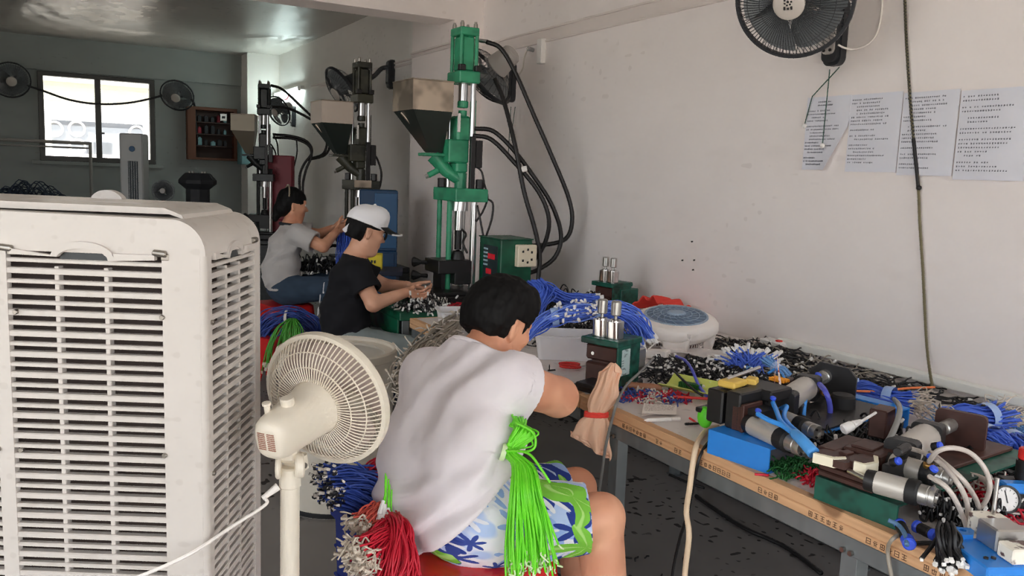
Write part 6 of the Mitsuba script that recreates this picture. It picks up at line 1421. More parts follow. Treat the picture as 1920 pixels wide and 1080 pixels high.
# heaps on the press tables
m, e = heap([(1.74, 4.06, .10), (1.66, 4.00, .07)], 130, .07, .0022, 71, .07, z0=.70)
put_bundle('wire_heap', 'heap of black leads with white tips under the hands of the woman in the cap', [('wires', m, 'mat_wire_black'), ('connectors', plugs(e, (.007, .007, .020), 15, both=True), 'mat_connector')], cat='wire heap')
m, e = heap([(1.88, 4.02, .09)], 90, .08, .002, 72, .02, z0=.70)
put_bundle('wire_heap', 'flat patch of red leads on the green press table', [('wires', m, 'mat_wire_red')], cat='wire heap')
m, e = heap([(jm['belly'][0] + .25, jm['belly'][1] - .02, .08)], 110, .10, .004, 74, .10, z0=jm['knR'][2] + .075)
put_bundle('wire_heap', 'dark leads with white tips on the lap of the person in grey', [('wires', m, 'mat_wire_black'), ('connectors', plugs(e, (.010, .010, .03), 23, prob=.4), 'mat_connector')], cat='wire heap')
c = [A(jm['wrR']) + [.08, .05, -.01], A(jm['wrR']) + [.06, .0, -.08], A(jm['wrR']) + [.05, -.06, -.2], A(jm['wrR']) + [.05, -.08, -.34]]
m, e = bundle(c, [.03, .05, .06, .075], 60, .003, 73, .2)
put_bundle('wire_bundle', 'blue leads hanging from the hands of the person in grey', [('wires', m, 'mat_wire_blue'), ('connectors', plugs(e, (.008, .008, .022), 16), 'mat_connector')])

# ---------------------------------------------------------------- wall fans
mat('mat_fan_black', (38, 40, 44), .4); mat('mat_fan_grey', (166, 160, 156), .4); mat('mat_fan_blade', (104, 108, 110), .3); mat('mat_fan_badge', (186, 178, 170), .35); mat('mat_string', (52, 78, 70), .7)
def head_frame(c, d): return frame(c, z=d, x=np.cross([0, 0, 1.0], d))
def wall_fan(c, d, base, wall_n, label, group=None, nw=96, strings=(), badge=True, R=.21, motor='mat_fan_grey', rw=.0013):
    """c centre of the guard, d where it blows, base point on the wall, wall_n out of the wall"""
    k = Kit(); c = A(c, float); d = unit(d); Hd = head_frame(c, d); s = R / .21
    def S(m): return X((m[0] * s, m[1]), Hd)
    k.p('guard_ring', S(ring(.208, 0, .006, 64, .011)), 'mat_fan_black', 30)
    k.p('front_guard', S(fan_guard(.055, .206, .075, .010, nw, rw / s, 2.6, (.35, .68))), 'mat_fan_black', 30, kind='stuff')
    k.p('rear_guard', S(fan_guard(.07, .206, -.085, -.008, nw // 2, rw / s, 2.4, (.5,))), 'mat_fan_black', 30, kind='stuff')
    k.p('hub_badge', S(lathe([(0, .090), (.045, .088), (.056, .080), (.058, .070), (0, .068)], 40)), 'mat_fan_badge', 40)
    if badge:
        b = k.parts[-1][0]
        k.p(b + '__emblem', S(J(*[box((.0 + .012 * math.cos(t), .010 + .012 * math.sin(t), .0905), (.006, .006, .002)) for t in np.arange(0, 6.2, .9)], box((0, .010, .0905), (.008, .008, .002)), box((-.012, -.012, .0898), (.007, .012, .002)), box((0, -.014, .0898), (.009, .008, .002)), box((.012, -.012, .0898), (.007, .012, .002)))), 'mat_black_metal', False, 'small dark round emblem with letters')
    for b_ in fan_blades(5, .035, .185, -.005, .055, .75): k.p('blade', S(b_), 'mat_fan_blade', 30)
    k.p('hub', S(lathe([(0, -.03), (.04, -.03), (.042, .03), (.03, .045), (0, .045)], 28)), 'mat_fan_blade', 40)
    k.p('motor_housing', S(lathe([(0, -.235), (.045, -.232), (.062, -.215), (.072, -.14), (.080, -.09), (.075, -.082), (0, -.082)], 36)), motor, 40)
    b0 = A(base, float); n = unit(wall_n); u = A([0, 0, 1.0]); W = frame(b0, z=n, y=u)
    k.p('bracket', J(X(extr(rrect(.085, .25, .03, 5), .03), W), X(extr(rrect(.07, .23, .026, 5), .02), W @ trans(0, 0, .028))), 'mat_fan_black', 25)
    k.p('bracket_face', X(extr(rrect(.056, .19, .02, 5), .012), W @ trans(0, .01, .046)), motor, 25)
    k.p('switch', X(J(cyl((-.015, -.07, .056), (-.015, -.07, .062), .006, n=12), cyl((.015, -.07, .056), (.015, -.07, .062), .006, n=12)), W), 'mat_black_metal')
    a0 = b0 + n * .05 + u * .06; a1 = c - d * .17 * s
    k.p('arm', tube(spline([a0, a0 + n * .06 + u * -.02, (a0 + a1) / 2 - u * .03, a1 - u * .04, a1], 5), .019, 10), motor, True)
    for pts in strings:
        k.p('pull_cord', tube(pts, .0022, 6), 'mat_string', True); k.p('pull_bead', ball(pts[-1], .010, 2), 'mat_white_plastic', True)
    return k.put('wall_fan', label, 'fan', group or 'wall fans')
wall_fan((2.255, 2.149, 2.056), -.50 * CR - .48 * CU - .72 * CF, (WX, 2.312, 2.01), (-1, 0, 0), 'large black and grey wall fan at the top right above the paper notices', R=.198,
         strings=([A((2.640, 2.262, 1.874)), A((2.665, 2.404, 1.775)), A((2.665, 2.432, 1.661))], [A((2.630, 2.298, 1.868)), A((2.650, 2.319, 1.580))]))
wall_fan((2.269, 4.508, 1.995), -.72 * CR - .50 * CU + .42 * CF, (WX, 4.93, 2.02), (-1, 0, 0), 'wall fan with grey motor housing behind the green press', nw=64, badge=False, R=.20,
         strings=([A((2.630, 4.855, 1.859)), A((2.630, 4.867, 1.551))], [A((2.630, 4.797, 1.856)), A((2.630, 4.839, 1.654))]))
wall_fan((2.086, 6.730, 2.052), -.70 * CR - .60 * CU - .36 * CF, (FX, 7.0, 2.24), (-1, 0, 0), 'dark wall fan above the hopper of the olive press', nw=48, badge=False, R=.20, motor='mat_fan_darkgrey')
wall_fan((2.264, 9.686, 2.034), -.45 * CR - .40 * CU - .62 * CF, (FX, 10.35, 2.02), (-1, 0, 0), 'small far wall fan under the fluorescent lamp', nw=40, badge=False, R=.17)
wall_fan((-0.377, 11.200, 2.265), [.12, -.9, -.30], (-.39, BY, 2.24), (0, -1, 0), 'dark wall fan left of the back window', nw=48, badge=False, R=.20, motor='mat_fan_darkgrey')
wall_fan((1.382, 11.200, 2.231), [-.35, -.8, -.52], (1.42, BY, 2.22), (0, -1, 0), 'dark wall fan right of the back window', nw=48, badge=False, R=.20, motor='mat_fan_darkgrey')
mat('mat_fan_darkgrey', (62, 66, 70), .45)
cable('cable', [(-0.256, 11.300, 2.236), (-0.066, 11.350, 2.182), (0.207, 11.400, 2.102), (0.508, 11.400, 2.075), (0.842, 11.400, 2.112), (1.141, 11.350, 2.196), (1.308, 11.300, 2.264)], .012, 'mat_wire_black', 'black cable sagging across the back window between two fans')
cable('cable', [(1.519, 11.300, 2.242), (1.614, 11.450, 2.159), (1.638, 11.500, 1.928), (1.667, 11.500, 1.659)], .014, 'mat_wire_black', 'black cable running down from the fan right of the back window')
# fluorescent lamp
scene['mat_lamp_glow'] = {'type': 'diffuse', 'reflectance': {'type': 'rgb', 'value': .8}}
k = Kit(); k.p('batten', bx(FX - .05, FX - .01, 9.9, 11.15, 2.315, 2.36, .005), 'mat_white_plastic', 20)
k.p('lamp_holder', box((FX - .06, 9.93, 2.325), (.03, .03, .05), .004), 'mat_white_plastic'); k.p('lamp_holder', box((FX - .06, 11.12, 2.325), (.03, .03, .05), .004), 'mat_white_plastic')
d = mikit.ply(cyl((FX - .065, 9.95, 2.312), (FX - .065, 11.10, 2.312), .014, n=16), 'mat_lamp_glow', smooth=40)
d['emitter'] = {'type': 'area', 'radiance': {'type': 'rgb', 'value': [2.3, 2.9, 2.8]}}
k.p('glowing_tube', d, None)
k.p('starter_wire', tube(spline([(FX - .06, 10.4, 2.31), (FX - .06, 10.45, 2.26), (FX - .05, 10.6, 2.24), (FX - .05, 10.8, 2.25)], 6), .006, 6), 'mat_wire_red', True)
k.put('fluorescent_lamp', 'lit fluorescent tube lamp on the far right wall near the back corner', 'lamp')
# wall details: junction box, conduit end, cords, notices
solo('socket_box', bx(WX - .035, WX, 4.52, 4.58, 2.105, 2.255, .004), 'mat_white_plastic', 'small white socket box on the wall right of the green press', 'socket', smooth=20)
k = Kit(); k.p('body', cyl((2.650, 4.627, 2.194), (2.600, 4.607, 2.196), .014, n=12, b=.004), 'mat_grey_plastic'); k.p('cord', tube(spline([(2.600, 4.607, 2.196), (2.620, 4.679, 2.161), (2.640, 4.736, 2.093), (2.640, 4.789, 2.051)], 6), .005, 6), 'mat_wire_white', True); k.put('power_plug', 'grey plug with frayed white wire beside the white socket box', 'plug')
cable('cable', [(2.600, 2.242, 1.950), (2.630, 2.236, 1.941), (2.665, 2.221, 1.939), (2.670, 2.165, 1.953), (2.672, 2.134, 1.987), (2.672, 2.123, 2.046), (2.672, 2.124, 2.141), (2.672, 2.124, 2.215)], .004, 'mat_cord_white', 'thin white cord looping from the large wall fan up the wall')
tw = [(2.672, 2.042, 2.199), (2.672, 2.027, 2.088), (2.672, 2.010, 1.976), (2.672, 1.990, 1.863), (2.672, 1.965, 1.732), (2.672, 1.937, 1.601), (2.672, 1.907, 1.471)]
tw2 = [(2.672, 1.908, 1.480), (2.672, 1.898, 1.430), (2.672, 1.878, 1.304), (2.672, 1.850, 1.156), (2.672, 1.825, 1.009), (2.665, 1.793, 0.863), (2.620, 1.731, 0.756)]
def twist(pts, r, ph, R=.0035, turns=60):
    p = spline(pts, 40); t = np.linspace(0, turns * 2 * math.pi, len(p)) + ph
    return tube(p + np.stack([0 * t - abs(R) , R * np.cos(t), 0 * t], 1), r, 5)
k = Kit(); k.p('strand', twist(tw, .0032, 0), 'mat_wire_olive', True); k.p('strand', twist(tw, .0032, math.pi), 'mat_wire_black', True); k.p('strand', twist(tw2, .0032, 0), 'mat_wire_olive', True); k.p('strand', twist(tw2, .0030, math.pi), 'mat_wire_olive', True)
k.p('insulating_tape', tube([A(q) - [.004, 0, 0] for q in spline(tw[-2:] + tw2[1:2], 6)], .0062, 8), 'mat_black_rubber', True); k.p('tape_knot', ball(A((2.668, 1.896, 1.430)), (.008, .010, .009), 2), 'mat_black_rubber', True)
k.put('twisted_wire', 'twisted olive wire hanging down the wall in front of the paper notices', 'wire')
mat('mat_wire_olive', (112, 104, 76), .6)
mat('mat_notice', (216, 216, 224), .35, spec=.5); mat('mat_notice_ink', (112, 112, 122), .8)
def notice(y0, y1, z0, z1, label, seed, curl=0.0, title=False, slant=0.0):
    k = Kit(); rr = np.random.default_rng(seed); w = y0 - y1; h = z1 - z0
    def P(u, v):      # u to the right, v down
        cut_ = 1 - curl * np.clip((v - .40) / .6, 0, 1) ** 1.0 * .55
        uu = u * cut_
        off = .004 + .006 * np.sin(3 * u + seed) * .3 + curl * .10 * np.clip(u - .35, 0, 1) ** 2 * np.clip(v - .3, 0, 1)
        return np.stack([WX - .003 - off, y0 - w * uu, z1 - h * v + slant * uu], -1)
    k.p('sheet', thick(grid(P, 14, 12), .0012), 'mat_notice', 60)
    ms = []; v = .07
    while v < .93:
        ind = .05 + (.10 if rr.random() < .35 else 0) ; u = ind
        end = .9 * (.45 + .5 * rr.random()) if not title or v > .12 else .6
        if title and v < .12: u = .28
        while u < end:
            c = float(P(A(u), A(v))[0]), float(P(A(u), A(v))[1]), float(P(A(u), A(v))[2])
            cw = .0052 * (1.5 if title and v < .12 else 1)
            ms.append(box((c[0] - .0022, c[1], c[2]), (.0008, cw * (.55 + .4 * rr.random()), .0036 + .0022 * rr.random())))
            u += .038 if rr.random() < .92 else .07
        v += .045 + (.03 if rr.random() < .2 else 0)
    k.p('printed_text', J(*ms), 'mat_notice_ink', False, kind='stuff')
    k.put('paper_notice', label, 'notice', 'laminated notices taped along the wall')
notice(2.432, 2.222, 1.487, 1.772, 'leftmost laminated paper notice with its lower right corner peeled off the wall', 3, .75, True)
notice(2.222, 1.998, 1.482, 1.770, 'second laminated paper notice from the left, left of the twisted wire', 4)
notice(1.996, 1.782, 1.473, 1.763, 'third laminated paper notice, crossed by the twisted wire', 5)
notice(1.778, 1.54, 1.462, 1.756, 'rightmost laminated paper notice at the picture edge', 6)
for q in ((2.678, 3.070, 1.137), (2.678, 3.131, 1.040), (2.678, 3.046, 1.050), (2.678, 3.049, 1.003)):
    solo('nail', cyl(A(q) + [.004, 0, 0], A(q) - [.006, 0, 0], .0035, n=8), 'mat_black_metal', 'tiny dark nail in the white wall above the flat white fan', 'nail', 'nails in the wall')
# ---------------------------------------------------------------- stools, crates, bundles on the floor, back of the room
mat('mat_stool_red', (196, 34, 34), .35, spec=.5); mat('mat_crate_blue', (34, 52, 140), .4); mat('mat_drum', (206, 198, 184), .45)
def stool(o, label, h=.45, yaw=0, s=1.0):
    k = Kit()
    def rg(w, z, r=.05): return A([(x, y, z) for x, y in rrect(w, w, r, 5)])
    k.p('seat', loft([rg(.30 * s, h - .075), rg(.29 * s, h - .02), rg(.27 * s, h - .004), rg(.25 * s, h), rg(.05, h - .004, .02), rg(.05, h - .01, .02), rg(.24 * s, h - .012), rg(.28 * s, h - .075)]), 'mat_stool_red', 30)
    for sx in (-1, 1):
        for sy in (-1, 1):
            t, b = A([sx * .128 * s, sy * .128 * s, h - .03]), A([sx * .168 * s, sy * .168 * s, 0])
            def sec(c, w): return A([[c[0], c[1], c[2]], [c[0] - sx * w, c[1], c[2]], [c[0] - sx * w, c[1] - sy * .006, c[2]], [c[0] - sx * .006, c[1] - sy * .006, c[2]], [c[0] - sx * .006, c[1] - sy * w, c[2]], [c[0], c[1] - sy * w, c[2]]])
            k.p('leg', loft([sec(b, .045), sec(t, .085)] if sx * sy > 0 else [sec(b, .045)[::-1], sec(t, .085)[::-1]]), 'mat_stool_red', 20)
    for a in range(4): k.p('apron', X(bx(-.12 * s, .12 * s, .139 * s, .145 * s, h - .10, h - .06, .002), rotm((0, 0, 1), 90 * a)), 'mat_stool_red', 20)
    return k.put('plastic_stool', label, 'stool', 'red plastic stools', M=trans(*o) @ rotm((0, 0, 1), yaw))
BP = BOY['pelvis']
stool((BP[0] - .02, BP[1] - .05, 0), 'bright red plastic stool under the boy in shorts', BP[2] - .075, 12, 1.30)
jp = A(jm['pelvis']); stool((jp[0], jp[1], 0), 'red plastic stool under the person in grey', jp[2] - .115, 10, 1.15)
jp = A(jw['pelvis']); stool((jp[0], jp[1], 0), 'red plastic stool under the woman in the white cap', max(jp[2] - .115, .3), 0, 1.05)
so = A((1.224, 4.886, 0.477)); stool((so[0], so[1], 0), 'red plastic stool carrying the green and blue lead bundles', so[2] - .06, 30, 1.05)
# bundles hanging over that stool
m, e = bundle([so + CR * .16 + [0, 0, -.12], so + CR * .11 + [0, 0, .0], so + [0, 0, .055], so - CR * .12 + [0, 0, .02], so - CR * .20 + [0, 0, -.10], so - CR * .23 + [0, 0, -.22]], [.03, .045, .05, .055, .055, .06], 60, .0034, 81, .35)
put_bundle('wire_bundle', 'dark blue lead bundle draped over the stool right of the air cooler', [('wires', m, 'mat_wire_navy'), tie(so - CR * .03 + [0, 0, .05], CR, .05, .008, 'mat_wire_white'), ('connectors', plugs(e, (.008, .008, .02), 17), 'mat_connector')])
rr = np.random.default_rng(82); ms, en = [], []
for i in range(46):
    u = rr.uniform(-1, 1); q = so - CF * .12 + CR * (.03 + .02 * u) + [0, 0, .04 + .012 * rr.random()]
    w_ = lambda: rr.normal(0, .006, 3)
    pt = spline([q + CF * .10 + [0, 0, -.02], q, q - CF * .05 + CR * (.055 * u - .01) + [0, 0, -.05] + w_(), q - CF * .07 + CR * (.095 * u - .03) + [0, 0, -.15] + 1.5 * w_(), q - CF * .07 + CR * (.105 * u - .045) + [0, 0, -.25 - .05 * rr.random()]], 6)
    ms.append(tube(pt, .0036, 6)); en.append((pt[-1], unit(pt[-1] - pt[-2]), pt[0], None))
put_bundle('wire_bundle', 'green lead bundle hanging over the stool right of the air cooler', [('wires', J(*ms), 'mat_wire_darkergreen'), ('connectors', plugs(en, (.010, .010, .02), 18), 'mat_connector_dirty')])
wire_mat('mat_wire_darkergreen', (70, 150, 48))
# the green leads on the boy's lap
rr = np.random.default_rng(83); ms, en = [], []
tp_, lp = A((0.923, 1.677, 0.764)), A((0.962, 1.705, 0.821))
for i in range(68):
    u = rr.uniform(0, 1); w = rr.normal(0, 1, 3) * .006
    end = A((0.882, 1.565, 0.529)) * (1 - u) + A((0.992, 1.510, 0.566)) * u + [0, 0, rr.normal(-.005, .022)] + CF * rr.normal(0, .012)
    mid = A((0.887, 1.571, 0.700)) * (1 - u) + A((0.950, 1.539, 0.714)) * u + CF * rr.normal(0, .010)
    top = lp + CR * .03 * rr.random() + w
    lo_ = A((0.968, 1.653, 0.805)) + CR * rr.normal(0, .012) + [0, 0, rr.normal(0, .008)]
    pt = spline([top + CF * .05, top, lo_, tp_ + CR * .012 + w + [0, 0, .008 * rr.random()], (tp_ * .5 + mid * .5) + CR * (.012 + .012 * u) + [0, 0, .018], mid, mid * .45 + end * .55 + w * .8, end], 6)
    ms.append(tube(pt, .0027, 6)); en.append((pt[-1], unit(pt[-1] - pt[-2]), pt[0], None))
for a in ([(0.947, 1.669, 0.837), (0.978, 1.638, 0.819), (0.978, 1.622, 0.791), (0.962, 1.628, 0.777), (0.929, 1.658, 0.773)], [(0.921, 1.662, 0.773), (0.947, 1.603, 0.782), (0.958, 1.558, 0.757), (0.970, 1.536, 0.731)]): ms.append(tube(spline(a, 8), .0031, 6))
ct = [tube(spline([q[0], q[0] + q[1] * .010 + rr.normal(0, .004, 3), q[0] + q[1] * .014 + rr.normal(0, .010, 3)], 3), .0022, 5) for q in en]
put_bundle('wire_bundle', 'bright green leads hanging over the lap of the seated boy', [('wires', J(*ms), 'mat_wire_green'), ('cut_ends', J(*ct), 'mat_wire_palegreen'), tie(tp_, CR - [0, 0, .3], .020, .006, 'mat_wire_palegreen')])
wire_mat('mat_wire_palegreen', (206, 224, 176))
# drum behind the fan
dc = A((0.915, 3.161, 0.000)) + A([.12, .21, 0])
k = Kit(); o = trans(dc[0], dc[1], 0)
k.p('body', lathe([(0, .012), (.205, .012), (.212, 0), (.222, .0), (.226, .03), (.238, .45), (.243, .63), (.252, .635), (.252, .665), (.244, .672), (.236, .665), (.232, .62), (.216, .04), (0, .03)], 56, o), 'mat_drum', 30)
k.p('foot_ring', X(ring(.224, .014, .004, 56, .010), o), 'mat_black_rubber', 30)
k.p('lid_edge', lathe([(.20, .64), (.238, .648), (.2385, .655), (.2, .65), (.2, .64)], 56, o), 'mat_drum', 30)
k.put('plastic_drum', 'large off-white plastic drum on the floor behind the pedestal fan', 'drum')
# pale leads draped from the bench to the drum
rr = np.random.default_rng(84)
c = [(1.544, 3.226, 0.805), (1.403, 3.069, 0.780), (1.293, 2.987, 0.750), (1.186, 2.880, 0.724), (1.109, 2.791, 0.688), (1.072, 2.746, 0.639)]
ms, en = [], []
for i in range(420):
    t = rr.random() ** .9; q = A(spline(c, 12)[int(t * 59)]) + (CR * rr.normal(0, .022) + CU * rr.normal(-.015, .024) + CF * rr.normal(0, .03))
    d = unit(-CR * .8 + CU * .3 - CF * .4 + rr.normal(0, .75, 3)); pt = spline([q - d * .025 + [.01, .01, -.01], q, q + d * .022 + rr.normal(0, .006, 3)], 3)
    ms.append(tube(pt, .0026, 5)); en.append((pt[-1], unit(pt[-1] - pt[-2]), pt[0], d))
core, _ = bundle(c, [.03, .04, .045, .045, .04, .03], 60, .004, 85, .2)
put_bundle('wire_bundle', 'thick tuft of grey-white leads draped from the bench down behind the boy', [('wires', J(core), 'mat_wire_grey'), ('cut_ends', J(*ms), 'mat_wire_white'), ('connectors', plugs(en, (.005, .005, .010), 19, prob=.5), 'mat_connector_dirty')])
# blue crate with leads beside the boy
a, b = A((0.658, 2.056, 0.530)), A((0.668, 1.863, 0.530)); xd = unit(b - a); yd = A([-xd[1], xd[0], 0]); yd = yd if yd @ CF > 0 else -yd
k = Kit(); W, Dp, Hh = .28, .17, .36; F = frame(a + xd * W * .36 - yd * .02 + A([0, 0, -Hh]), x=xd, z=(0, 0, 1)); F[:3, 3] += yd * Dp / 2
def rg(w, d, z, t=0): return A([(x, y, z) for x, y in rrect(w - 2 * t, d - 2 * t, .02, 4)])
k.p('body', X(loft([rg(W * .9, Dp * .9, 0), rg(W, Dp, Hh - .03), rg(W + .02, Dp + .02, Hh - .03), rg(W + .02, Dp + .02, Hh), rg(W, Dp, Hh, .004), rg(W * .9, Dp * .9, .01, .004)]), F), 'mat_crate_blue', 25)
for i in range(3): k.p('rib', X(bx(-W * .45, W * .45, -Dp / 2 - .002, -Dp / 2 + .012, .08 + i * .08, .088 + i * .08, .002), F), 'mat_crate_blue', 20)
k.put('crate', 'dark blue plastic crate standing on a low stack beside the boy', 'crate', None)
k = Kit(); k.p('body', X(bx(-W * .43, W * .43, -Dp * .42, Dp * .42, -.168, -.002, .01), F), 'mat_crate_dark', 20)
k.p('lid', X(bx(-W * .44, W * .44, -Dp * .43, Dp * .43, -.02, -.001, .004), F), 'mat_crate_dark', 20); k.put('low_box', 'dark box under the blue crate beside the boy', 'box')
mat('mat_crate_dark', (30, 34, 52), .6)
m, e = bundle([(0.756, 1.957, 0.527), (0.731, 1.978, 0.567), (0.697, 1.991, 0.604), (0.639, 1.991, 0.620), (0.568, 1.986, 0.632)], [.035, .045, .045, .045, .058], 110, .0028, 86, .18, lens=.45)
m2, e2 = bundle([(0.723, 1.931, 0.535), (0.682, 1.946, 0.558), (0.632, 1.944, 0.591), (0.585, 1.927, 0.616)], [.02, .03, .03, .04], 40, .0028, 87, .18, lens=.4)
put_bundle('wire_bundle', 'dark blue leads with black tips sticking out of the blue crate to the left', [('wires', J(m, m2), 'mat_wire_navy'), ('connectors', plugs(e + e2, (.006, .006, .012), 20, prob=.7), 'mat_connector_mixed')])
mat('mat_connector_mixed', proc(lambda p, n, uv: mix(C3((30, 30, 34)), C3((214, 206, 196)), smoothstep(.48, .52, pn(p.x * 90, p.y * 90, p.z * 90)))), .5)
def tuft(name, label, c, sp, n, seed, wm, cm='mat_connector_dirty', lens=.5, r=.0026, psz=(.007, .006, .013)):
    m, e = bundle(c, sp, n, r, seed, .2, lens=lens); rr = np.random.default_rng(seed)
    ct = [tube(spline([q[0], q[0] + q[1] * .012 + rr.normal(0, .006, 3), q[0] + q[1] * .02 + rr.normal(0, .012, 3)], 3), .0022, 5) for q in e]
    put_bundle(name, label, [('wires', m, wm), ('cut_ends', J(*ct), cm), ('connectors', plugs([(q[0] + q[1] * .016, q[1] + rr.normal(0, .5, 3), None, None) for q in e], psz, seed), cm)])
tuft('wire_bundle', 'red leads with pale plugs spreading to the left in front of the blue crate', [(0.698, 1.790, 0.575), (0.671, 1.769, 0.568), (0.628, 1.744, 0.553), (0.586, 1.730, 0.533)], [.02, .028, .04, .055], 110, 88, 'mat_wire_red', lens=.8)
tuft('wire_bundle', 'red leads with pale plugs hanging straight down in front of the red stool', [(0.690, 1.796, 0.588), (0.683, 1.741, 0.580), (0.674, 1.705, 0.536), (0.662, 1.690, 0.476)], [.02, .03, .045, .06], 130, 89, 'mat_wire_red', lens=.35)
tuft('wire_bundle', 'pale tuft of lead ends at the rim of the blue crate', [(0.685, 1.865, 0.568), (0.675, 1.861, 0.578), (0.655, 1.848, 0.573), (0.639, 1.842, 0.555)], [.02, .03, .036, .05], 90, 90, 'mat_wire_pinkred', lens=.7)
m, e = bundle([(0.768, 1.965, 0.617), (0.747, 2.002, 0.633), (0.726, 2.012, 0.621), (0.707, 2.020, 0.604)], [.03, .04, .035, .03], 70, .0028, 91, .2)
put_bundle('wire_bundle', 'red lead bundle behind the back of the boy above the blue leads', [('wires', m, 'mat_wire_red')])
ms, sl_ = [], []
for p, q in (((0.688,1.840,0.639),(0.665,1.812,0.599)),((0.690,1.838,0.632),(0.671,1.806,0.587)),((0.694,1.834,0.626),(0.682,1.798,0.574)),((0.687,1.838,0.626),(0.661,1.811,0.582)),((0.696,1.831,0.613),(0.686,1.795,0.568)),((0.700,1.827,0.601),(0.701,1.786,0.563))):
    p, q = A(p), A(q); d_ = q - p; ms.append(tube(spline([p + [0, 0, .05], p, q * .4 + p * .6], 4), .0019, 6))
    sl_.append(cyl(p + d_ * .35, q, .0045, .0075, 8))
put_bundle('wire_bundle', 'few green leads with long white sleeves at the back of the boy', [('wires', J(*ms), 'mat_wire_green'), ('sleeves', J(*sl_), 'mat_connector')])
# cabinet behind the woman
mat('mat_cab_blue', (22, 58, 92), .5); mat('mat_cab_blue_light', (32, 78, 118), .45); mat('mat_yellow_label', (214, 190, 40), .5)
k = Kit(); F = frame((2.0, 5.62, 0), x=(.95, -.3, 0), z=(0, 0, 1))
k.p('body', X(J(bx(-.14, .14, -.14, .14, .0, .86, .005), bx(-.12, .14, -.12, .14, .86, 1.28, .005)), F), 'mat_cab_blue', 20)
for z in (.12, .32, .52, .70): k.p('drawer', X(bx(-.12, .12, -.148, -.138, z, z + .15, .004), F), 'mat_cab_blue', 20)
k.p('door', X(bx(-.02, .135, -.128, -.118, .88, 1.26, .004), F), 'mat_cab_blue_light', 20)
k.put('tool_cabinet', 'dark blue metal cabinet against the pillar behind the woman in the cap', 'cabinet')
k = Kit(); q = A((1.692, 4.861, 0.868)); F = frame(q, x=(.9, -.35, 0), z=(0, 0, 1))
k.p('body', X(bx(-.075, .075, -.05, .08, -.05, .04, .004), F), 'mat_yellow_label', 20); k.p('printed_mark', X(J(*[bx(-.03 + i * .018, -.018 + i * .018, -.052, -.050, -.012, .006) for i in range(4)]), F), 'mat_black_metal', False, kind='stuff')
k.put('yellow_box', 'small yellow box in front of the dark blue cabinet', 'box')
F = frame(q + A([0, 0, -.05]), x=(.9, -.35, 0), z=(0, 0, 1))
k = Kit(); k.p('top', X(bx(-.2, .2, -.12, .14, -.03, -.001, .003), F), 'mat_crate_dark', 20)
for sx in (-.18, .16):
    for sy in (-.1, .1): k.p('leg', X(bx(sx, sx + .02, sy, sy + .02, -q[2] + .05, -.03, .002), F), 'mat_crate_dark', 20)
k.put('side_table', 'small dark table carrying the yellow box', 'table')
# things at the back of the room
mat('mat_tower_white', (176, 178, 178), .5); mat('mat_tower_slot', (30, 40, 50), .5); mat('mat_wood_dark', (92, 54, 36), .6); mat('mat_wood_dark2', (52, 34, 28), .7); mat('mat_teal', (104, 140, 144), .55); mat('mat_dark_stuff', (34, 36, 40), .7)
k = Kit(); k.p('top', bx(-1.6, 1.15, 8.2, 9.25, .72, .75, .003), 'mat_dark_stuff', 20)
for x in (-1.55, 1.10):
    for y in (8.25, 9.2): k.p('leg', bx(x - .02, x + .02, y - .02, y + .02, 0, .72), 'mat_dark_stuff', 20)
k.put('back_table', 'dark table at the back left of the room under the window', 'table')
k = Kit(); F = frame((.70, 8.86, .751), x=(.93, -.36, 0), z=(0, 0, 1))
k.p('body', X(bx(-.105, .105, -.10, .10, .0, .92, .012), F), 'mat_tower_white', 20); k.p('base', X(bx(-.13, .13, -.13, .13, .0, .03, .008), F), 'mat_dark_stuff', 20)
k.p('air_outlet', X(bx(-.03, .06, -.104, -.098, .12, .66, .004), F), 'mat_tower_slot', 20)
for i in range(4): k.p('vane', X(bx(-.022 + i * .022, -.017 + i * .022, -.108, -.103, .12, .66, .001), F), 'mat_tower_white', 20)
k.p('control_knob', X(cyl((.01, -.102, .775), (.01, -.110, .775), .027, n=24, b=.002), F), 'mat_cab_blue_light', label='round blue control dial')
k.put('tower_fan', 'pale tower fan with dark vertical outlet in front of the window', 'fan')
c0 = A([-.20, 8.75, .76])
rr = np.random.default_rng(95); ms, en = [], []
for i in range(170):
    t = rr.uniform(-1, 1); y = rr.normal(0, .10); h = .46 * (1 - .75 * t * t) * (.55 + .45 * rr.random()); x = .45 * t
    pt = spline([c0 + [x - .10, y - .05, h * .6], c0 + [x, y, h], c0 + [x + .10, y + .04, h * .72], c0 + [x + .16, y + .05, max(h * .3, .02)]], 4); ms.append(tube(pt, .005, 5)); en.append((pt[0], unit(pt[0] - pt[1]), None, None))
pile = grid(lambda u, v: np.stack([c0[0] - .55 + 1.1 * u, c0[1] - .25 + .5 * v, c0[2] - .008 + .40 * np.sin(math.pi * u) ** .8 * np.sin(math.pi * v) ** .7 * (.8 + .2 * np.sin(9 * u))], -1), 24, 12)
put_bundle('wire_heap', 'tall dark heap of leads on the back table left of the tower fan', [('wires', J(*ms), 'mat_wire_darknavy'), ('core', thick(pile, .01), 'mat_dark_stuff'), ('connectors', plugs(en, (.008, .008, .03), 21, prob=.4), 'mat_wire_grey')], cat='wire heap')
wire_mat('mat_wire_darknavy', (30, 42, 60))
k = Kit(); o = trans(*A([(1.117, 7.769, 1.203)[0], (1.117, 7.769, 1.203)[1], 0]))
k.p('funnel', lathe([(.0, 1.05), (.10, 1.05), (.10, 1.19), (.16, 1.24), (.16, 1.27), (.11, 1.325), (.10, 1.33), (.09, 1.325), (0, 1.30)], 8, o), 'mat_dark_stuff', 20)
k.p('column', lathe([(0, 0), (.22, 0), (.22, .04), (.11, .06), (.11, 1.06), (0, 1.06)], 16, o), 'mat_dark_stuff', 20)
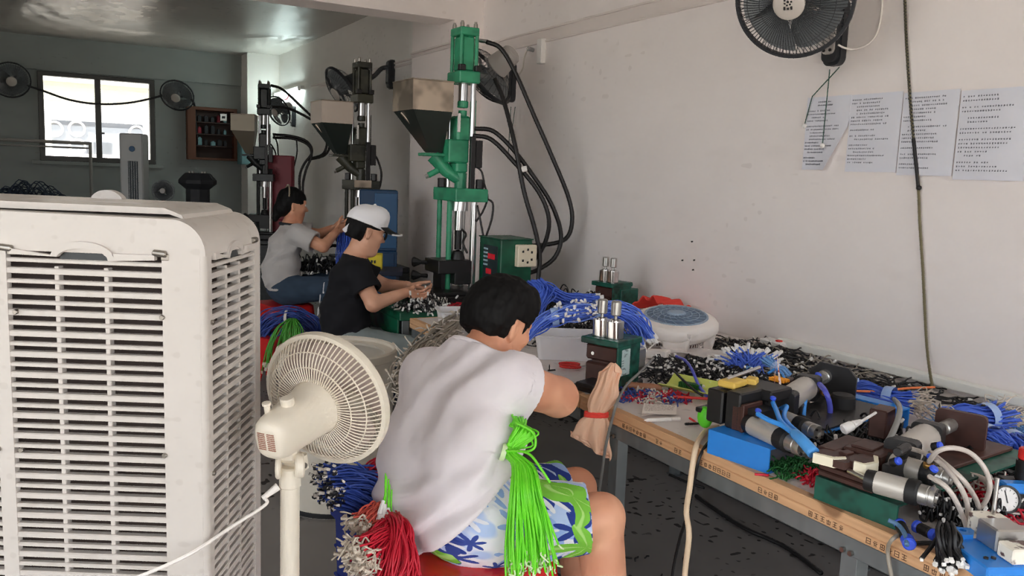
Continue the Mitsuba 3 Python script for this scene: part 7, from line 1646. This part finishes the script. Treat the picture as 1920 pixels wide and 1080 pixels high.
for a_ in range(4): k.p('bolt', X(cyl((.075 * math.cos(a_ * 1.57 + .4), .075 * math.sin(a_ * 1.57 + .4), 1.325), (.075 * math.cos(a_ * 1.57 + .4), .075 * math.sin(a_ * 1.57 + .4), 1.345), .01, n=6), o), 'mat_screw')
k.put('material_dryer', 'black funnel-shaped container on a stand behind the air cooler', 'container')
k = Kit(); Hd = head_frame(A((0.931, 8.670, 1.139)), unit(A([-.3, -.95, .05])))
k.p('guard', X(J(fan_guard(.02, .10, .03, 0, 36, .001, 2.5, (.5,)), ring(.10, 0, .004, 40)), Hd), 'mat_fan_darkgrey', 30, kind='stuff'); k.p('hub', X(cyl((0, 0, -.06), (0, 0, .034), .026, n=16, b=.004), Hd), 'mat_fan_grey')
for b_ in fan_blades(3, .02, .09, 0, .03, 1.2): k.p('blade', X(b_, Hd), 'mat_fan_darkgrey', 30)
p_ = A((0.938, 8.735, 1.136)); k.p('stand', cyl((p_[0], p_[1] + .03, .78), (p_[0], p_[1] + .03, p_[2]), .014, n=12), 'mat_fan_darkgrey'); k.p('base', cyl((p_[0], p_[1] + .03, .7505), (p_[0], p_[1] + .03, .78), .12, n=32, b=.008), 'mat_fan_darkgrey')
k.put('desk_fan', 'small dark desk fan between the tower fan and the black container', 'fan')
# wooden cabinet on the back wall
k = Kit(); x0, x1, z0, z1 = 1.53, 2.14, 1.46, 2.13; y = BY - .16
k.p('back_board', bx(x0, x1, BY - .02, BY - .001, z0, z1), 'mat_wood_dark2', False)
k.p('frame', J(bx(x0, x0 + .10, y, BY - .02, z0, z1, .003), bx(x1 - .04, x1, y, BY - .02, z0, z1, .003), bx(x0, x1, y, BY - .02, z1 - .04, z1, .003), bx(x0, x1, y, BY - .02, z0, z0 + .03, .003)), 'mat_wood_dark', 20)
for z in (1.63, 1.78, 1.93): k.p('shelf', bx(x0 + .1, x1 - .04, y + .02, BY - .02, z, z + .015), 'mat_wood_dark2', False)
k.p('sign', bx(1.93, 2.01, y - .004, y + .002, 1.97, 2.06), 'mat_white_plastic', False, 'white square sign'); k.p('sign__mark', bx(1.95, 1.99, y - .006, y - .004, 2.0, 2.03), 'mat_black_metal', False)
k.put('wall_cabinet', 'dark brown wooden shelf cabinet hanging on the back wall', 'cabinet')
rr = np.random.default_rng(7)
for zi, z in enumerate((1.645, 1.795, 1.945)):
    for i in range(5):
        w_, h_ = rr.uniform(.03, .06), rr.uniform(.05, .10); x = x0 + .13 + i * .08
        ci = int(rr.integers(0, 3))
        solo('parts_jar', J(bx(x, x + w_, y + .04, y + .10, z + .0005, z + h_, .004), cyl((x + w_ / 2, y + .07, z + h_), (x + w_ / 2, y + .07, z + h_ + .012), w_ * .3, n=10)), ('mat_red_cab', 'mat_teal', 'mat_dark_stuff')[ci], f"small dim {('red', 'teal', 'black')[ci]} jar on the {('lower', 'middle', 'upper')[zi]} shelf of the brown wall cabinet", 'jar', 'jars on the wall cabinet shelves', 20)
solo('wall_box', J(bx(2.14, 2.30, BY - .44, BY - .16, 1.42, 1.82, .005), bx(2.145, 2.295, BY - .445, BY - .44, 1.43, 1.81, .002)), 'mat_teal', 'pale teal metal box right of the brown wall cabinet', 'box', smooth=20)
k = Kit(); k.p('rail', J(tube([(-0.668, 11.350, 1.598), (0.407, 11.350, 1.599)], .020, 10), tube([(-0.671, 11.350, 1.538), (0.406, 11.350, 1.542)], .010, 8)), 'mat_rail', True); q = A((0.413, 11.350, 1.593)); k.p('post', cyl((q[0], q[1], 0), (q[0], q[1], q[2] + .02), .018, n=12), 'mat_rail'); q2 = A([-1.2, 11.35, 0]); k.p('post', cyl(q2, q2 + [0, 0, 1.6], .018, n=12), 'mat_rail')
k.p('rail_return', tube([(-0.668, 11.350, 1.598), (-1.2, 11.35, 1.59)], .02, 10), 'mat_rail', True)
k.put('pipe_rail', 'horizontal grey pipe rail in front of the back window', 'rail')
mat('mat_rail', (150, 146, 140), .5)
# house across the lane
mat('mat_house_white', (236, 232, 226), .8); mat('mat_house_yellow', (232, 228, 196), .8); mat('mat_house_window', (120, 124, 130), .3)
k = Kit(); hy = 16.5
k.p('facade', bx(-6, 8, hy, hy + .3, -.5, 7), 'mat_house_white', False)
k.p('string_course', bx(-6, 8, hy - .06, hy, 2.38, 2.62), 'mat_house_yellow', False)
k.p('ledge', bx(-6, 8, hy - .25, hy, 2.70, 2.82), 'mat_house_white', False); k.p('ledge', bx(-.3, 1.9, hy - .12, hy, 1.35, 1.44), 'mat_house_white', False)
k.p('window', bx(.02, 1.45, hy - .02, hy + .01, 1.50, 2.05), 'mat_house_window', False)
for x, z in ((.40, 1.92), (.40, 1.62), (.06, 1.9), (1.35, 1.9), (1.3, 1.65)): k.p('window__ring_ornament', X(ring(.12, 0, .016, 24), frame((x, hy - .03, z), z=(0, -1, 0))), 'mat_house_white', 30)
k.p('window', bx(.30, .95, hy - .02, hy + .01, 2.90, 3.3), 'mat_house_window', False); k.p('window', bx(1.15, 1.75, hy - .02, hy + .01, 2.90, 3.3), 'mat_house_window', False)
k.put('house', 'overexposed white house with a grey window across the lane behind the back window', 'house')
struct('ground_behind', bx(-8, 10, 11.8, 22, -.6, -.5), 'mat_ground')
# things on the floor under the bench
cable('cable', [(2.515, 2.742, 0.010), (2.486, 2.571, 0.010), (2.461, 2.385, 0.012), (2.480, 2.270, 0.010), (2.485, 2.163, 0.010), (2.439, 1.967, 0.010)], .009, 'mat_wire_black', 'black cable lying on the floor under the bench')
cable('cable', [(2.578, 3.007, 0.010), (2.592, 2.887, 0.010), (2.617, 2.804, 0.010)], .006, 'mat_wire_black', 'short black cable on the floor beside the bench leg')
rr = np.random.default_rng(99)
m, e = heap([(1.5, 2.3, .35), (1.75, 2.0, .45), (1.9, 1.5, .45), (1.6, 2.9, .4)], 260, .045, .003, 98, .003, z0=.001)
put_bundle('floor_scraps', 'dark wire scraps strewn on the floor under the bench', [('wires', m, 'mat_wire_black')], cat='wire scraps')
